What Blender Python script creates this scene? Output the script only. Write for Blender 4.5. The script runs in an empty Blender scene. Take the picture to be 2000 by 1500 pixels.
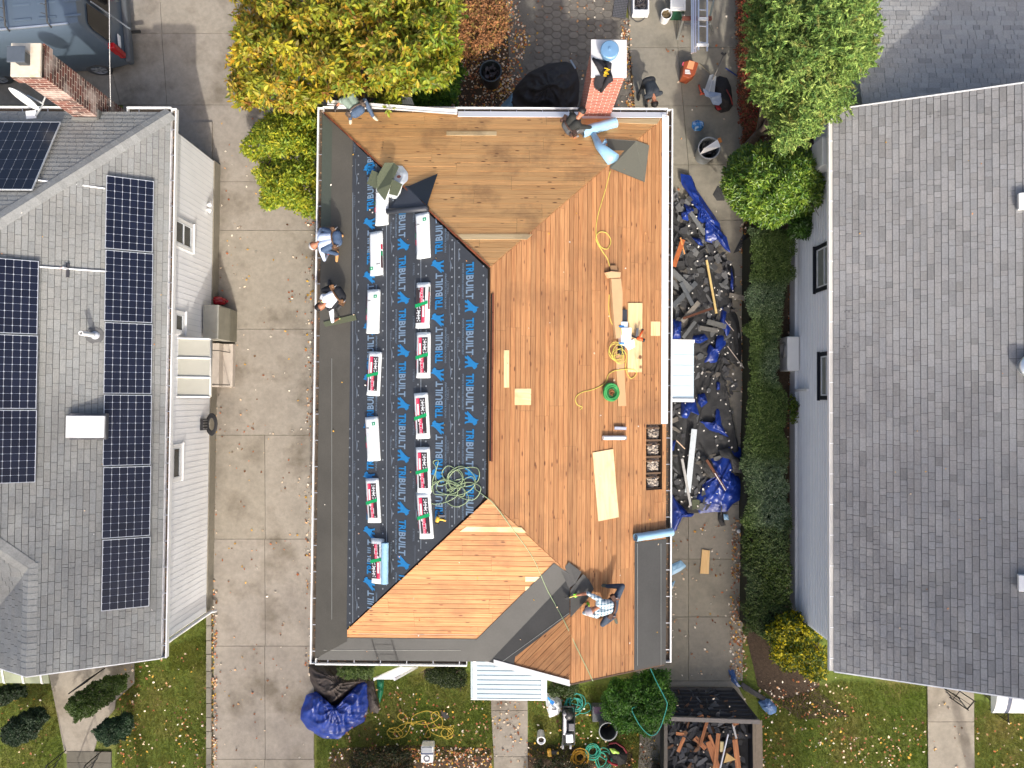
import bpy, bmesh, math, random
import numpy as np
from mathutils import Vector, Matrix, Euler
random.seed(7)
rnd = random.random
def U(a, b): return a + (b - a) * random.random()
R = math.radians
scene = bpy.context.scene
COL = scene.collection
CAM_H = 21.0
F = 1400.0                      # focal length in pixels of a 2000 px wide picture
cam_d = bpy.data.cameras.new("camera")
cam_d.sensor_width = 36.0
cam_d.lens = 36.0 * F / 2000.0
cam_d.clip_end = 500.0
cam = bpy.data.objects.new("camera", cam_d)
COL.objects.link(cam)
cam_R = Matrix.Rotation(R(0.45), 3, 'Z') @ Matrix.Rotation(0.0214, 3, 'X') @ Matrix.Rotation(0.00714, 3, 'Y')
cam.location = (0, 0, CAM_H)
cam.rotation_euler = cam_R.to_euler()
scene.camera = cam
SUN_EL, SUN_AZ = R(38), R(14)       # azimuth measured from south (-Y) towards +X
sun_from = Vector((math.sin(SUN_AZ) * math.cos(SUN_EL), -math.cos(SUN_AZ) * math.cos(SUN_EL), math.sin(SUN_EL)))
sd = bpy.data.lights.new("sun", 'SUN')
sd.energy = 2.15
sd.angle = R(1.2)
sd.color = (1.0, 0.95, 0.87)
sun = bpy.data.objects.new("sun", sd)
COL.objects.link(sun)
sun.rotation_euler = sun_from.to_track_quat('Z', 'Y').to_euler()
sun.location = (20, -40, 40)
world = bpy.data.worlds.new("World")
scene.world = world
world.use_nodes = True
wn = world.node_tree.nodes
bg = wn["Background"]
sky = wn.new("ShaderNodeTexSky")
sky.sky_type = 'NISHITA'
sky.sun_disc = False
sky.sun_elevation = SUN_EL
sky.sun_rotation = math.pi - SUN_AZ
sky.air_density = 0.8
sky.dust_density = 6.0
sky.ozone_density = 1.0
world.node_tree.links.new(sky.outputs[0], bg.inputs[0])
bg.inputs[1].default_value = 0.15
scene.view_settings.view_transform = 'Standard'
scene.view_settings.look = 'None'
scene.view_settings.exposure = 0.8
scene.view_settings.gamma = 1.0
scene.render.engine = 'CYCLES'
def ray(px, py):
    d = Vector(((px - 1000) / F, -(py - 750) / F, -1.0))
    return cam_R @ d
def P(px, py, z=0.0):
    d = ray(px, py)
    t = (z - CAM_H) / d.z
    return Vector((d.x * t, d.y * t, z))
def PX(px, py, X):
    d = ray(px, py)
    t = X / d.x
    return Vector((X, d.y * t, CAM_H + d.z * t))
def PY(px, py, Y):
    d = ray(px, py)
    t = Y / d.y
    return Vector((d.x * t, Y, CAM_H + d.z * t))
def onH(px, py, h, off=0.0):
    z = 3.5
    for _ in range(40):
        p = P(px, py, z)
        z = 0.5 * z + 0.5 * (h(p.x, p.y) + off)
    return P(px, py, z)
def tag(o, label=None, cat=None, group=None, kind=None):
    if label: o['label'] = label
    if cat: o['category'] = cat
    if group: o['group'] = group
    if kind: o['kind'] = kind
    return o
def empty(name, loc, label=None, cat=None, group=None, rz=0.0):
    o = bpy.data.objects.new(name, None)
    o.location = loc
    o.rotation_euler = (0, 0, rz)
    o.empty_display_size = 0.2
    COL.objects.link(o)
    tag(o, label, cat, group)
    bpy.context.view_layer.update()
    return o
class MB:
    def __init__(s):
        s.v = []; s.f = []; s.m = []; s.c = []; s.uv = []
    def add(s, verts, faces, mi=0, col=(1, 1, 1), uvs=None):
        b = len(s.v)
        s.v += [tuple(v) for v in verts]
        for k, f in enumerate(faces):
            s.f.append([b + i for i in f]); s.m.append(mi); s.c.append(col)
            s.uv.append(uvs[k] if uvs else None)
    def frame_box(s, o, u, v, w, mi=0, col=(1, 1, 1)):
        """box with corner o and edge vectors u, v, w"""
        o, u, v, w = Vector(o), Vector(u), Vector(v), Vector(w)
        vs = [o, o + u, o + u + v, o + v, o + w, o + u + w, o + u + v + w, o + v + w]
        if u.cross(v).dot(w) < 0:
            fs = [(0, 1, 2, 3), (4, 7, 6, 5), (0, 4, 5, 1), (1, 5, 6, 2), (2, 6, 7, 3), (3, 7, 4, 0)]
        else:
            fs = [(0, 3, 2, 1), (4, 5, 6, 7), (0, 1, 5, 4), (1, 2, 6, 5), (2, 3, 7, 6), (3, 0, 4, 7)]
        s.add(vs, fs, mi, col)
    def box(s, c, size, rz=0.0, mi=0, col=(1, 1, 1), rx=0.0, ry=0.0):
        m = Euler((rx, ry, rz)).to_matrix()
        u, v, w = m @ Vector((size[0], 0, 0)), m @ Vector((0, size[1], 0)), m @ Vector((0, 0, size[2]))
        s.frame_box(Vector(c) - (u + v + w) / 2, u, v, w, mi, col)
    def bar(s, a, b, wid, th, mi=0, col=(1, 1, 1), up=(0, 0, 1)):
        a, b, up = Vector(a), Vector(b), Vector(up)
        d = b - a
        side = d.cross(up)
        if side.length < 1e-6: side = d.cross(Vector((1, 0, 0)))
        side.normalize()
        n = side.cross(d).normalized()
        s.frame_box(a - side * wid / 2 - n * th / 2, d, side * wid, n * th, mi, col)
    def prism(s, pts, z0, z1, mi=0, col=(1, 1, 1)):
        n = len(pts)
        ar = sum(pts[i][0] * pts[(i + 1) % n][1] - pts[(i + 1) % n][0] * pts[i][1] for i in range(n))
        if ar < 0: pts = pts[::-1]
        vs = [(p[0], p[1], z0) for p in pts] + [(p[0], p[1], z1) for p in pts]
        fs = [list(range(n))[::-1], list(range(n, 2 * n))] + [(i, (i + 1) % n, n + (i + 1) % n, n + i) for i in range(n)]
        s.add(vs, fs, mi, col)
    def slab(s, pts, off, mi=0, col=(1, 1, 1)):
        """polygon of 3-D points thickened along off (points must wind CCW seen from outside = +off)"""
        pts = [Vector(p) for p in pts]; off = Vector(off)
        n = len(pts)
        nn = Vector((0, 0, 0))
        for i in range(1, n - 1): nn += (pts[i] - pts[0]).cross(pts[i + 1] - pts[0])
        if nn.dot(off) < 0: pts = pts[::-1]
        vs = pts + [p + off for p in pts]
        fs = [list(range(n))[::-1], list(range(n, 2 * n))] + [(i, (i + 1) % n, n + (i + 1) % n, n + i) for i in range(n)]
        s.add(vs, fs, mi, col)
    def tube(s, pts, r, n=8, mi=0, col=(1, 1, 1), closed=False, cap=True):
        pts = [Vector(p) for p in pts]
        rs = r if isinstance(r, (list, tuple)) else [r] * len(pts)
        vs = []; N = len(pts)
        prev = None
        for i, p in enumerate(pts):
            if closed: d = pts[(i + 1) % N] - pts[i - 1]
            else: d = pts[min(i + 1, N - 1)] - pts[max(i - 1, 0)]
            if d.length < 1e-9: d = Vector((0, 0, 1))
            d.normalize()
            if prev is None:
                a = d.cross(Vector((0, 0, 1)))
                if a.length < 0.05: a = d.cross(Vector((1, 0, 0)))
            else:
                a = prev - d * prev.dot(d)
                if a.length < 1e-6: a = d.cross(Vector((1, 0, 0)))
            a.normalize(); prev = a
            b = d.cross(a)
            for k in range(n):
                t = 2 * math.pi * k / n
                vs.append(p + (a * math.cos(t) + b * math.sin(t)) * rs[i])
        fs = []
        for i in range(N if closed else N - 1):
            j = (i + 1) % N
            for k in range(n):
                l = (k + 1) % n
                fs.append((i * n + k, i * n + l, j * n + l, j * n + k))
        if cap and not closed:
            fs.append(list(range(n))[::-1]); fs.append([(N - 1) * n + k for k in range(n)])
        s.add(vs, fs, mi, col)
    def lathe(s, c, prof, n=24, mi=0, col=(1, 1, 1), axis=None, sx=1.0):
        """profile list of (r, z) turned round a vertical axis (or axis vector) at c"""
        c = Vector(c)
        m = Matrix.Identity(3)
        if axis is not None: m = Vector(axis).to_track_quat('Z', 'Y').to_matrix()
        vs = []
        for r_, z_ in prof:
            for k in range(n):
                t = 2 * math.pi * k / n
                vs.append(c + m @ Vector((r_ * math.cos(t) * sx, r_ * math.sin(t), z_)))
        fs = []
        for i in range(len(prof) - 1):
            for k in range(n):
                l = (k + 1) % n
                fs.append((i * n + k, i * n + l, (i + 1) * n + l, (i + 1) * n + k))
        s.add(vs, fs, mi, col)
    def disc(s, c, r, n=24, mi=0, col=(1, 1, 1), axis=(0, 0, 1)):
        m = Vector(axis).to_track_quat('Z', 'Y').to_matrix()
        s.add([Vector(c) + m @ Vector((r * math.cos(2 * math.pi * k / n), r * math.sin(2 * math.pi * k / n), 0)) for k in range(n)], [list(range(n))], mi, col)
    def build(s, name, mats, parent=None, smooth=False, bevel=0.0, label=None):
        me = bpy.data.meshes.new(name)
        me.from_pydata(s.v, [], s.f)
        if not isinstance(mats, (list, tuple)): mats = [mats]
        for m in mats: me.materials.append(m)
        me.polygons.foreach_set('material_index', s.m)
        ca = me.color_attributes.new('Col', 'FLOAT_COLOR', 'CORNER')
        cols = []
        for p, c in zip(s.f, s.c):
            cols += (list(c[:3]) + [1.0]) * len(p)
        ca.data.foreach_set('color', cols)
        if any(u is not None for u in s.uv):
            ul = me.uv_layers.new(name='UVMap')
            fl = []
            for p, u in zip(s.f, s.uv):
                if u is None: fl += [0.0, 0.0] * len(p)
                else:
                    for q in u: fl += [q[0], q[1]]
            ul.data.foreach_set('uv', fl)
        if smooth:
            me.polygons.foreach_set('use_smooth', [True] * len(me.polygons))
        me.validate(); me.update()
        o = bpy.data.objects.new(name, me)
        COL.objects.link(o)
        if parent is not None:
            o.parent = parent
            o.matrix_parent_inverse = parent.matrix_world.inverted()
        if bevel > 0:
            b = o.modifiers.new('bevel', 'BEVEL'); b.width = bevel; b.segments = 2; b.limit_method = 'ANGLE'; b.angle_limit = R(40)
        if label: o['label'] = label
        return o
def single(name, mb, mats, label, cat, group=None, smooth=False, bevel=0.0, kind=None):
    o = mb.build(name, mats, None, smooth, bevel)
    if kind: return tag(o, label, cat, group, kind)
    return tag(o, label, cat, group)
def struct(name, mb, mats, smooth=False):
    o = mb.build(name, mats, None, smooth); o['kind'] = 'structure'; return o
def lin(r, g, b):
    def c(x):
        x /= 255.0
        return x / 12.92 if x <= 0.04045 else ((x + 0.055) / 1.055) ** 2.4
    return (c(r), c(g), c(b))
def sc(c, k): return tuple(min(1.0, x * k) for x in c[:3])
MATS = {}
def mat(name, col=(0.5, 0.5, 0.5), rough=0.7, var=0.15, scale=4.0, bump=0.0, bscale=40.0, metal=0.0, usecol=True,
        var2=0.0, scale2=0.6, col2=None, trans=0.0, spec=0.5, stretch=None, thr=0.5, emit=0.0, coat=0.0):
    if name in MATS: return MATS[name]
    m = bpy.data.materials.new(name); m.use_nodes = True
    nt = m.node_tree; n = nt.nodes; L = nt.links
    b = n['Principled BSDF']
    tc = n.new('ShaderNodeTexCoord')
    mp = n.new('ShaderNodeMapping')
    if stretch: mp.inputs['Scale'].default_value = stretch
    L.new(tc.outputs['Object'], mp.inputs['Vector'])
    def noise(sc_, det=6.0, rg=0.6):
        t = n.new('ShaderNodeTexNoise'); t.inputs['Scale'].default_value = sc_; t.inputs['Detail'].default_value = det
        t.inputs['Roughness'].default_value = rg
        L.new(mp.outputs[0], t.inputs['Vector']); return t
    base = n.new('ShaderNodeRGB'); base.outputs[0].default_value = (*col[:3], 1)
    cur = base.outputs[0]
    if usecol:
        at = n.new('ShaderNodeAttribute'); at.attribute_name = 'Col'
        mx = n.new('ShaderNodeMix'); mx.data_type = 'RGBA'; mx.blend_type = 'MULTIPLY'; mx.inputs[0].default_value = 1.0
        L.new(cur, mx.inputs[6]); L.new(at.outputs['Color'], mx.inputs[7]); cur = mx.outputs[2]
    if col2 is not None:
        t = noise(scale2)
        rp = n.new('ShaderNodeMapRange'); rp.inputs['From Min'].default_value = thr - 0.08; rp.inputs['From Max'].default_value = thr + 0.12
        L.new(t.outputs[0], rp.inputs['Value'])
        c2 = n.new('ShaderNodeRGB'); c2.outputs[0].default_value = (*col2[:3], 1)
        mx = n.new('ShaderNodeMix'); mx.data_type = 'RGBA'
        L.new(rp.outputs[0], mx.inputs[0]); L.new(cur, mx.inputs[6]); L.new(c2.outputs[0], mx.inputs[7]); cur = mx.outputs[2]
    for v_, s_ in ((var, scale), (var2, scale2)):
        if v_ > 0:
            t = noise(s_)
            rp = n.new('ShaderNodeMapRange')
            rp.inputs['From Min'].default_value = 0.25; rp.inputs['From Max'].default_value = 0.75
            rp.inputs['To Min'].default_value = 1 - v_; rp.inputs['To Max'].default_value = 1 + v_
            L.new(t.outputs[0], rp.inputs['Value'])
            vm = n.new('ShaderNodeVectorMath'); vm.operation = 'SCALE'
            L.new(cur, vm.inputs[0]); L.new(rp.outputs[0], vm.inputs['Scale']); cur = vm.outputs[0]
    L.new(cur, b.inputs['Base Color'])
    b.inputs['Roughness'].default_value = rough
    b.inputs['Metallic'].default_value = metal
    b.inputs['Specular IOR Level'].default_value = spec
    if coat: b.inputs['Coat Weight'].default_value = coat
    if bump > 0:
        t = noise(bscale, 4.0)
        bp = n.new('ShaderNodeBump'); bp.inputs['Strength'].default_value = min(1.0, bump); bp.inputs['Distance'].default_value = 0.02
        L.new(t.outputs[0], bp.inputs['Height']); L.new(bp.outputs[0], b.inputs['Normal'])
    if trans > 0:
        out = n['Material Output']
        tr = n.new('ShaderNodeBsdfTranslucent'); L.new(cur, tr.inputs[0])
        ms = n.new('ShaderNodeMixShader'); ms.inputs[0].default_value = trans
        L.new(b.outputs[0], ms.inputs[1]); L.new(tr.outputs[0], ms.inputs[2]); L.new(ms.outputs[0], out.inputs[0])
    MATS[name] = m
    return m
def wood_mat(name, col, dark, knot=True):
    """sawn board: UV u runs along the board in metres, v across; Col carries the tone of each board"""
    m = bpy.data.materials.new(name); m.use_nodes = True
    nt = m.node_tree; n = nt.nodes; L = nt.links
    b = n['Principled BSDF']
    uv = n.new('ShaderNodeUVMap')
    mp = n.new('ShaderNodeMapping'); mp.inputs['Scale'].default_value = (1.6, 34.0, 1.0)
    L.new(uv.outputs[0], mp.inputs['Vector'])
    g = n.new('ShaderNodeTexNoise'); g.inputs['Scale'].default_value = 1.0; g.inputs['Detail'].default_value = 5; g.inputs['Distortion'].default_value = 0.6
    L.new(mp.outputs[0], g.inputs['Vector'])
    cr = n.new('ShaderNodeValToRGB')
    cr.color_ramp.elements[0].position = 0.28; cr.color_ramp.elements[0].color = (*dark, 1)
    cr.color_ramp.elements[1].position = 0.62; cr.color_ramp.elements[1].color = (*col, 1)
    L.new(g.outputs[0], cr.inputs[0])
    cur = cr.outputs[0]
    at = n.new('ShaderNodeAttribute'); at.attribute_name = 'Col'
    mx = n.new('ShaderNodeMix'); mx.data_type = 'RGBA'; mx.blend_type = 'MULTIPLY'; mx.inputs[0].default_value = 1.0
    L.new(cur, mx.inputs[6]); L.new(at.outputs['Color'], mx.inputs[7]); cur = mx.outputs[2]
    tc = n.new('ShaderNodeTexCoord')
    st = n.new('ShaderNodeTexNoise'); st.inputs['Scale'].default_value = 0.8; st.inputs['Detail'].default_value = 7; st.inputs['Roughness'].default_value = 0.65
    L.new(tc.outputs['Object'], st.inputs['Vector'])
    rp = n.new('ShaderNodeMapRange'); rp.inputs['From Min'].default_value = 0.50; rp.inputs['From Max'].default_value = 0.78; rp.inputs['To Max'].default_value = 0.85
    L.new(st.outputs[0], rp.inputs['Value'])
    mx2 = n.new('ShaderNodeMix'); mx2.data_type = 'RGBA'; mx2.inputs[7].default_value = (*lin(118, 84, 58), 1)
    L.new(rp.outputs[0], mx2.inputs[0]); L.new(cur, mx2.inputs[6]); cur = mx2.outputs[2]
    if knot:
        vo = n.new('ShaderNodeTexVoronoi'); vo.inputs['Scale'].default_value = 1.0; vo.feature = 'F1'
        mp2 = n.new('ShaderNodeMapping'); mp2.inputs['Scale'].default_value = (2.2, 7.0, 1.0)
        L.new(uv.outputs[0], mp2.inputs['Vector']); L.new(mp2.outputs[0], vo.inputs['Vector'])
        rk = n.new('ShaderNodeMapRange'); rk.inputs['From Min'].default_value = 0.08; rk.inputs['From Max'].default_value = 0.15
        rk.inputs['To Min'].default_value = 0.9; rk.inputs['To Max'].default_value = 0.0
        L.new(vo.outputs['Distance'], rk.inputs['Value'])
        mx3 = n.new('ShaderNodeMix'); mx3.data_type = 'RGBA'; mx3.inputs[7].default_value = (*lin(84, 44, 26), 1)
        L.new(rk.outputs[0], mx3.inputs[0]); L.new(cur, mx3.inputs[6]); cur = mx3.outputs[2]
    L.new(cur, b.inputs['Base Color'])
    b.inputs['Roughness'].default_value = 0.75
    bp = n.new('ShaderNodeBump'); bp.inputs['Strength'].default_value = 0.3; bp.inputs['Distance'].default_value = 0.006
    L.new(g.outputs[0], bp.inputs['Height']); L.new(bp.outputs[0], b.inputs['Normal'])
    MATS[name] = m
    return m
def clip_poly(poly, a, b, c):
    """keep the part of the 2-D polygon where a*x + b*y <= c"""
    out = []
    n = len(poly)
    for i in range(n):
        p, q = poly[i], poly[(i + 1) % n]
        dp, dq = a * p[0] + b * p[1] - c, a * q[0] + b * q[1] - c
        if dp <= 0: out.append(p)
        if (dp < 0 < dq) or (dq < 0 < dp):
            t = dp / (dp - dq)
            out.append((p[0] + (q[0] - p[0]) * t, p[1] + (q[1] - p[1]) * t))
    return out
def clip_convex(poly, conv):
    n = len(conv)
    ar = sum(conv[i][0] * conv[(i + 1) % n][1] - conv[(i + 1) % n][0] * conv[i][1] for i in range(n))
    cv = conv if ar > 0 else conv[::-1]
    for i in range(n):
        p, q = cv[i], cv[(i + 1) % n]
        ex, ey = q[0] - p[0], q[1] - p[1]
        a, b = ey, -ex
        poly = clip_poly(poly, a, b, a * p[0] + b * p[1])
        if len(poly) < 3: return []
    return poly
def area2(p):
    return abs(sum(p[i][0] * p[(i + 1) % len(p)][1] - p[(i + 1) % len(p)][0] * p[i][1] for i in range(len(p)))) / 2
class Plane:
    """roof plane: height = a*x + b*y + c; local (s,t) frame: e1 horizontal along the eave, e2 up the slope"""
    def __init__(s, a, b, c):
        s.a, s.b, s.c = a, b, c
        s.n = Vector((-a, -b, 1)).normalized()
        s.e1 = Vector((0, 0, 1)).cross(s.n)
        if s.e1.length < 1e-6: s.e1 = Vector((1, 0, 0))
        s.e1.normalize()
        s.e2 = s.n.cross(s.e1).normalized()
    def z(s, x, y): return s.a * x + s.b * y + s.c
    def pt(s, x, y, off=0.0): return Vector((x, y, s.z(x, y))) + s.n * off
    def to(s, p):           # xy -> (e1,e2)
        v = Vector((p[0], p[1], s.z(p[0], p[1]) - s.c)); return (v.dot(s.e1), v.dot(s.e2))
    def fr(s, q, off=0.0):  # (e1,e2) -> world
        return s.e1 * q[0] + s.e2 * q[1] + Vector((0, 0, s.c)) + s.n * off
    def px(s, px, py, off=0.0):   # picture -> point on plane (+off)
        d = ray(px, py); o = Vector((0, 0, CAM_H))
        p0 = Vector((0, 0, s.c)) + s.n * off
        t = (p0 - o).dot(s.n) / d.dot(s.n)
        return o + d * t
M_conc = mat('concrete', lin(150, 142, 130), 0.9, var=0.14, scale=9, bump=0.35, bscale=60, var2=0.24, scale2=0.75, col2=lin(104, 96, 84), thr=.56)
M_conc2 = mat('concrete_grey', lin(138, 132, 118), 0.9, var=0.12, scale=9, bump=0.35, bscale=60, var2=0.2, scale2=0.6, col2=lin(98, 94, 84), thr=.60)
M_soil = mat('soil', lin(74, 60, 46), 0.95, var=0.4, scale=12, bump=0.8, bscale=25)
M_lawn = mat('lawn', lin(92, 106, 38), 0.95, var=0.35, scale=14, bump=0.9, bscale=45, col2=lin(116, 108, 56), scale2=0.8, thr=0.56)
M_pav = mat('paver', lin(112, 106, 98), 0.9, var=0.2, scale=10, bump=0.5, bscale=50)
M_white = mat('white_paint', lin(232, 232, 230), 0.45, var=0.03, scale=6)
M_alu = mat('aluminium', lin(205, 208, 212), 0.35, var=0.08, scale=20, metal=0.75)
M_black = mat('black_plastic', (1, 1, 1), 0.5, var=0.2, scale=10)
M_paint = mat('tinted_plastic', (1, 1, 1), 0.4, var=0.06, scale=8)
M_matte = mat('tinted_matte', (1, 1, 1), 0.85, var=0.15, scale=12, bump=0.2, bscale=60)
M_metalc = mat('tinted_metal', (1, 1, 1), 0.38, var=0.08, scale=10, metal=0.8)
M_rub = mat('rubber', (1, 1, 1), 0.7, var=0.1, scale=10)
M_cloth = mat('cloth', (1, 1, 1), 0.9, var=0.1, scale=25, bump=0.5, bscale=14)
M_brick_dark = None
M_glass = mat('window_glass', lin(48, 56, 60), 0.08, var=0.0, usecol=False, spec=0.8)
BLK = lin(28, 28, 30)
g = MB()
g.add([(-160, -160, 0), (160, -160, 0), (160, 160, 0), (-160, 160, 0)], [(0, 1, 2, 3)])
struct('ground', g, M_lawn)
def sheet(name, polys, z, m, thick=None, col=(1, 1, 1), struct_=True):
    b = MB()
    for pl in polys:
        pts = [P(x, y, z) for x, y in pl]
        if thick: b.prism([(p.x, p.y) for p in pts], z - thick, z, 0, col)
        else:
            b.add(pts, [list(range(len(pts)))[::-1]], 0, col)
    return struct(name, b, m)
sheet('soil_bed', [[(1452, 420), (1600, 420), (1600, 1350), (1660, 1400), (1560, 1405), (1480, 1340), (1448, 1200)],
                   [(1434, -60), (1640, -60), (1640, 300), (1600, 430), (1440, 430), (1445, 250)]], 0.012, M_soil)
sheet('leafy_yard', [[(640, -80), (1010, -80), (1010, 230), (640, 230)], [(1200, 40), (1238, 40), (1250, 232), (1120, 232)]], 0.008, M_soil)
sheet('planting_bed', [[(648, 1462), (800, 1455), (958, 1462), (966, 1560), (640, 1560)], [(1030, 1450), (1060, 1452), (1235, 1470), (1235, 1560), (1030, 1560)]], 0.01, M_soil)
M_asph = mat('yard_asphalt', lin(104, 100, 92), 0.95, var=0.2, scale=18, bump=0.6, bscale=50, var2=0.15, scale2=1.2)
sheet('yard_paving', [[(985, -80), (1212, -80), (1222, 60), (1240, 240), (1000, 240)]], 0.014, M_asph)
def slabs(name, rows, gap, z, m, jit=0.08, seed=1, tint=(1, 1, 1)):
    """rows: list of quads in picture coordinates"""
    r_ = random.Random(seed); b = MB()
    for q in rows:
        pts = [P(x, y, z) for x, y in q]
        c = sum(pts, Vector()) / len(pts)
        pp = []
        for p in pts:
            d = (p - c); k = max(0.0, 1 - gap / max(0.3, abs(d.x))); k2 = max(0.0, 1 - gap / max(0.3, abs(d.y)))
            pp.append((c.x + d.x * k, c.y + d.y * k2))
        t = 1 + r_.uniform(-jit, jit)
        b.prism(pp, z - 0.12, z, 0, (tint[0] * t, tint[1] * t, tint[2] * t * r_.uniform(0.97, 1.02)))
    return struct(name, b, m)
qs = []
ys = [-150, 65, 205, 355, 450, 643, 850, 1053, 1262, 1483, 1650]
for i in range(len(ys) - 1):
    a, c = ys[i], ys[i + 1]
    if c <= 210:
        qs.append([(-80, a), (200, a), (235, c), (-80, c)])
        qs.append([(200, a), (312 + (a / 205) * 12, a), (312 + (c / 205) * 14, c), (235, c)])
        qs.append([(312 + (a / 205) * 12, a), (480, a), (480, c), (312 + (c / 205) * 14, c)])
        qs.append([(480, a), (640, a), (640, c), (480, c)])
    else:
        x0 = 240 if c <= 355 else 417
        x1 = 616
        if a >= 850:
            qs.append([(x0, a), (517, a), (518, c), (x0 - 1, c)]); qs.append([(517, a), (x1 - 2, a), (x1 - 3, c), (518, c)])
        else:
            qs.append([(x0, a), (x1, a), (x1, c), (x0, c)])
slabs('driveway', qs, 0.006, 0.04, M_conc, 0.045, 3)
qs = []
ys = [-120, 93, 207, 322, 430, 540, 640, 765, 870, 985, 1092, 1205, 1330]
for i in range(len(ys) - 1):
    a, c = ys[i], ys[i + 1]
    mx = lambda y: 1316 + min(max(y, 0), 320) * 0.09
    lx = lambda y: 1222 + max(0, y) * 0.085 if y < 240 else 1242
    rx = lambda y: 1437 + min(max(y, 0), 400) * 0.035
    qs.append([(lx(a), a), (mx(a), a), (mx(c), c), (lx(c), c)])
    qs.append([(mx(a), a), (rx(a), a), (rx(c), c), (mx(c), c)])
slabs('side_driveway', qs, 0.006, 0.04, M_conc2, 0.05, 5)
slabs('street_driveway', [[(1300, 1330), (1436, 1330), (1476, 1405), (1480, 1650), (1240, 1650), (1250, 1420)]], 0.006, 0.03, M_conc2, 0.03, 6)
slabs('front_walk', [[(958, 1330), (1030, 1330), (1031, 1388), (959, 1388)], [(959, 1388), (1031, 1388), (1031, 1478), (964, 1478)], [(964, 1478), (1031, 1478), (1034, 1600), (966, 1600)]], 0.006, 0.05, M_conc, 0.05, 8)
slabs('garden_path', [[(92, 1300), (262, 1296), (262, 1335), (226, 1368), (224, 1385), (196, 1420), (182, 1472), (126, 1472), (108, 1380)]], 0.004, 0.045, M_conc, 0.02, 9)
slabs('entrance_walk', [[(1811, 1320), (1903, 1320), (1903, 1410), (1812, 1410)], [(1812, 1410), (1903, 1410), (1905, 1620), (1814, 1620)]], 0.006, 0.05, M_conc, 0.05, 10)
slabs('patio_step', [[(336, 238), (414, 238), (414, 330), (336, 330)]], 0.0, 0.10, M_conc, 0.02, 12)
b = MB(); y = 1195.0; r_ = random.Random(4)
while y < 1560:
    h = r_.uniform(26, 34)
    a0, a1 = P(403, y, 0.11), P(412, y + h - 1.2, 0.11)
    t = r_.uniform(0.85, 1.1)
    b.box(((a0.x + a1.x) / 2, (a0.y + a1.y) / 2, 0.05), (abs(a1.x - a0.x), abs(a1.y - a0.y), 0.13), 0, 0, (t, t, t))
    y += h
struct('kerb', b, M_conc2)
b = MB(); y = -40.0
while y < 400:
    a0, a1 = P(1437 + max(0, y) * 0.035, y, 0.1), P(1443 + max(0, y) * 0.035, y + 66, 0.1)
    b.box(((a0.x + a1.x) / 2, (a0.y + a1.y) / 2, 0.05), (abs(a1.x - a0.x), abs(a1.y - a0.y), 0.14), 0, 0, (1, 1, 1)); y += 68
struct('side_kerb', b, M_conc2)
b = MB(); r_ = random.Random(11)
c0 = P(1120, 110, 0.03)
L_, W_ = 0.32, 0.20
for j in range(-9, 10):
    for i in range(-5, 7):
        cx = c0.x + i * (L_ * 0.76 + 0.008) + 0.0
        cy = c0.y + (j + (0.5 if i % 2 else 0)) * (W_ + 0.012)
        u = 1010 + cx * 66.7; w = 780 - cy * 66.7
        if u < 1035 + 12 * math.sin(w * 0.08) or u > 1214 + 0.08 * w or w < -30 or w > 225: continue
        hx = [(-L_ / 2, 0), (-L_ / 4, -W_ / 2), (L_ / 4, -W_ / 2), (L_ / 2, 0), (L_ / 4, W_ / 2), (-L_ / 4, W_ / 2)]
        t = r_.uniform(0.8, 1.1)
        zz = 0.034 + r_.uniform(-0.003, 0.003)
        b.prism([(cx + p[0], cy + p[1]) for p in hx], 0.0, zz, 0, (t, t, t * 0.98))
struct('hexagon_paving', b, M_pav)
EZ = 3.2; SL = 0.54
HXL = P(625, 750, EZ).x; HXR = P(1311, 750, EZ).x      # eave lines
HYT = P(960, 213, EZ).y + 0.02; HYB = P(760, 1298, EZ).y
HXR -= .13; HYT -= .13; HYB += .13
HX0, HX1 = HXL, HXR
pW = Plane(SL, 0, EZ - SL * HX0)
pE = Plane(-SL, 0, EZ + SL * HX1)
pN = Plane(0, -SL, EZ + SL * HYT)
pS = Plane(0, SL, EZ - SL * HYB)
XR = (HX0 + HX1) / 2; ZR = pW.z(XR, 0)
YRT = HYT - (XR - HX0); YRB = HYB + (XR - HX0)
XG = 1.26; YGV = pS and (pE.z(XG, 0) - EZ) / SL + HYB    # front gable: ridge X, where it meets the hip
ZG = pE.z(XG, 0)
XGL = XG - (ZG - EZ) / 0.70
pG = Plane(0.70, 0, EZ - 0.70 * XGL)
YGF = HYB - 0.03                                          # gable rake line
def hmain(x, y):
    h = min(pW.z(x, y), pE.z(x, y), pN.z(x, y), pS.z(x, y))
    if y < YGV + 0.6: h = max(h, min(pG.z(x, y), pE.z(x, y)))
    return h
M_deckE = wood_mat('roof_boards_red', lin(178, 130, 86), lin(146, 97, 60))
M_deckN = wood_mat('roof_boards_tan', lin(230, 178, 116), lin(202, 148, 94))
M_deckS = wood_mat('roof_boards_front', lin(186, 137, 90), lin(158, 104, 64))
M_new = wood_mat('new_board', lin(234, 206, 158), lin(214, 180, 128))
M_dark = mat('dark_gap', lin(30, 22, 16), 0.95, var=0.1, usecol=False)
house = empty('house', (XR, (HYT + HYB) / 2, 0), 'middle house with bare wooden boards and black paper on its stripped hip roof', 'house')
HM = MB()
wi = 0.45
HM.box(((HX0 + HX1) / 2, (HYT + HYB) / 2, 1.5), (HX1 - HX0 - 2 * wi, HYT - HYB - 2 * wi, 3.0), 0, 0, (1, 1, 1))
HM.frame_box((XG - 2.2, HYB + 0.2, 0), (HX1 - wi - XG + 2.2, 0, 0), (0, 1, 0), (0, 0, 3.0))
M_wallw = mat('siding_cream', lin(222, 220, 212), 0.6, var=0.05, scale=3)
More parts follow.
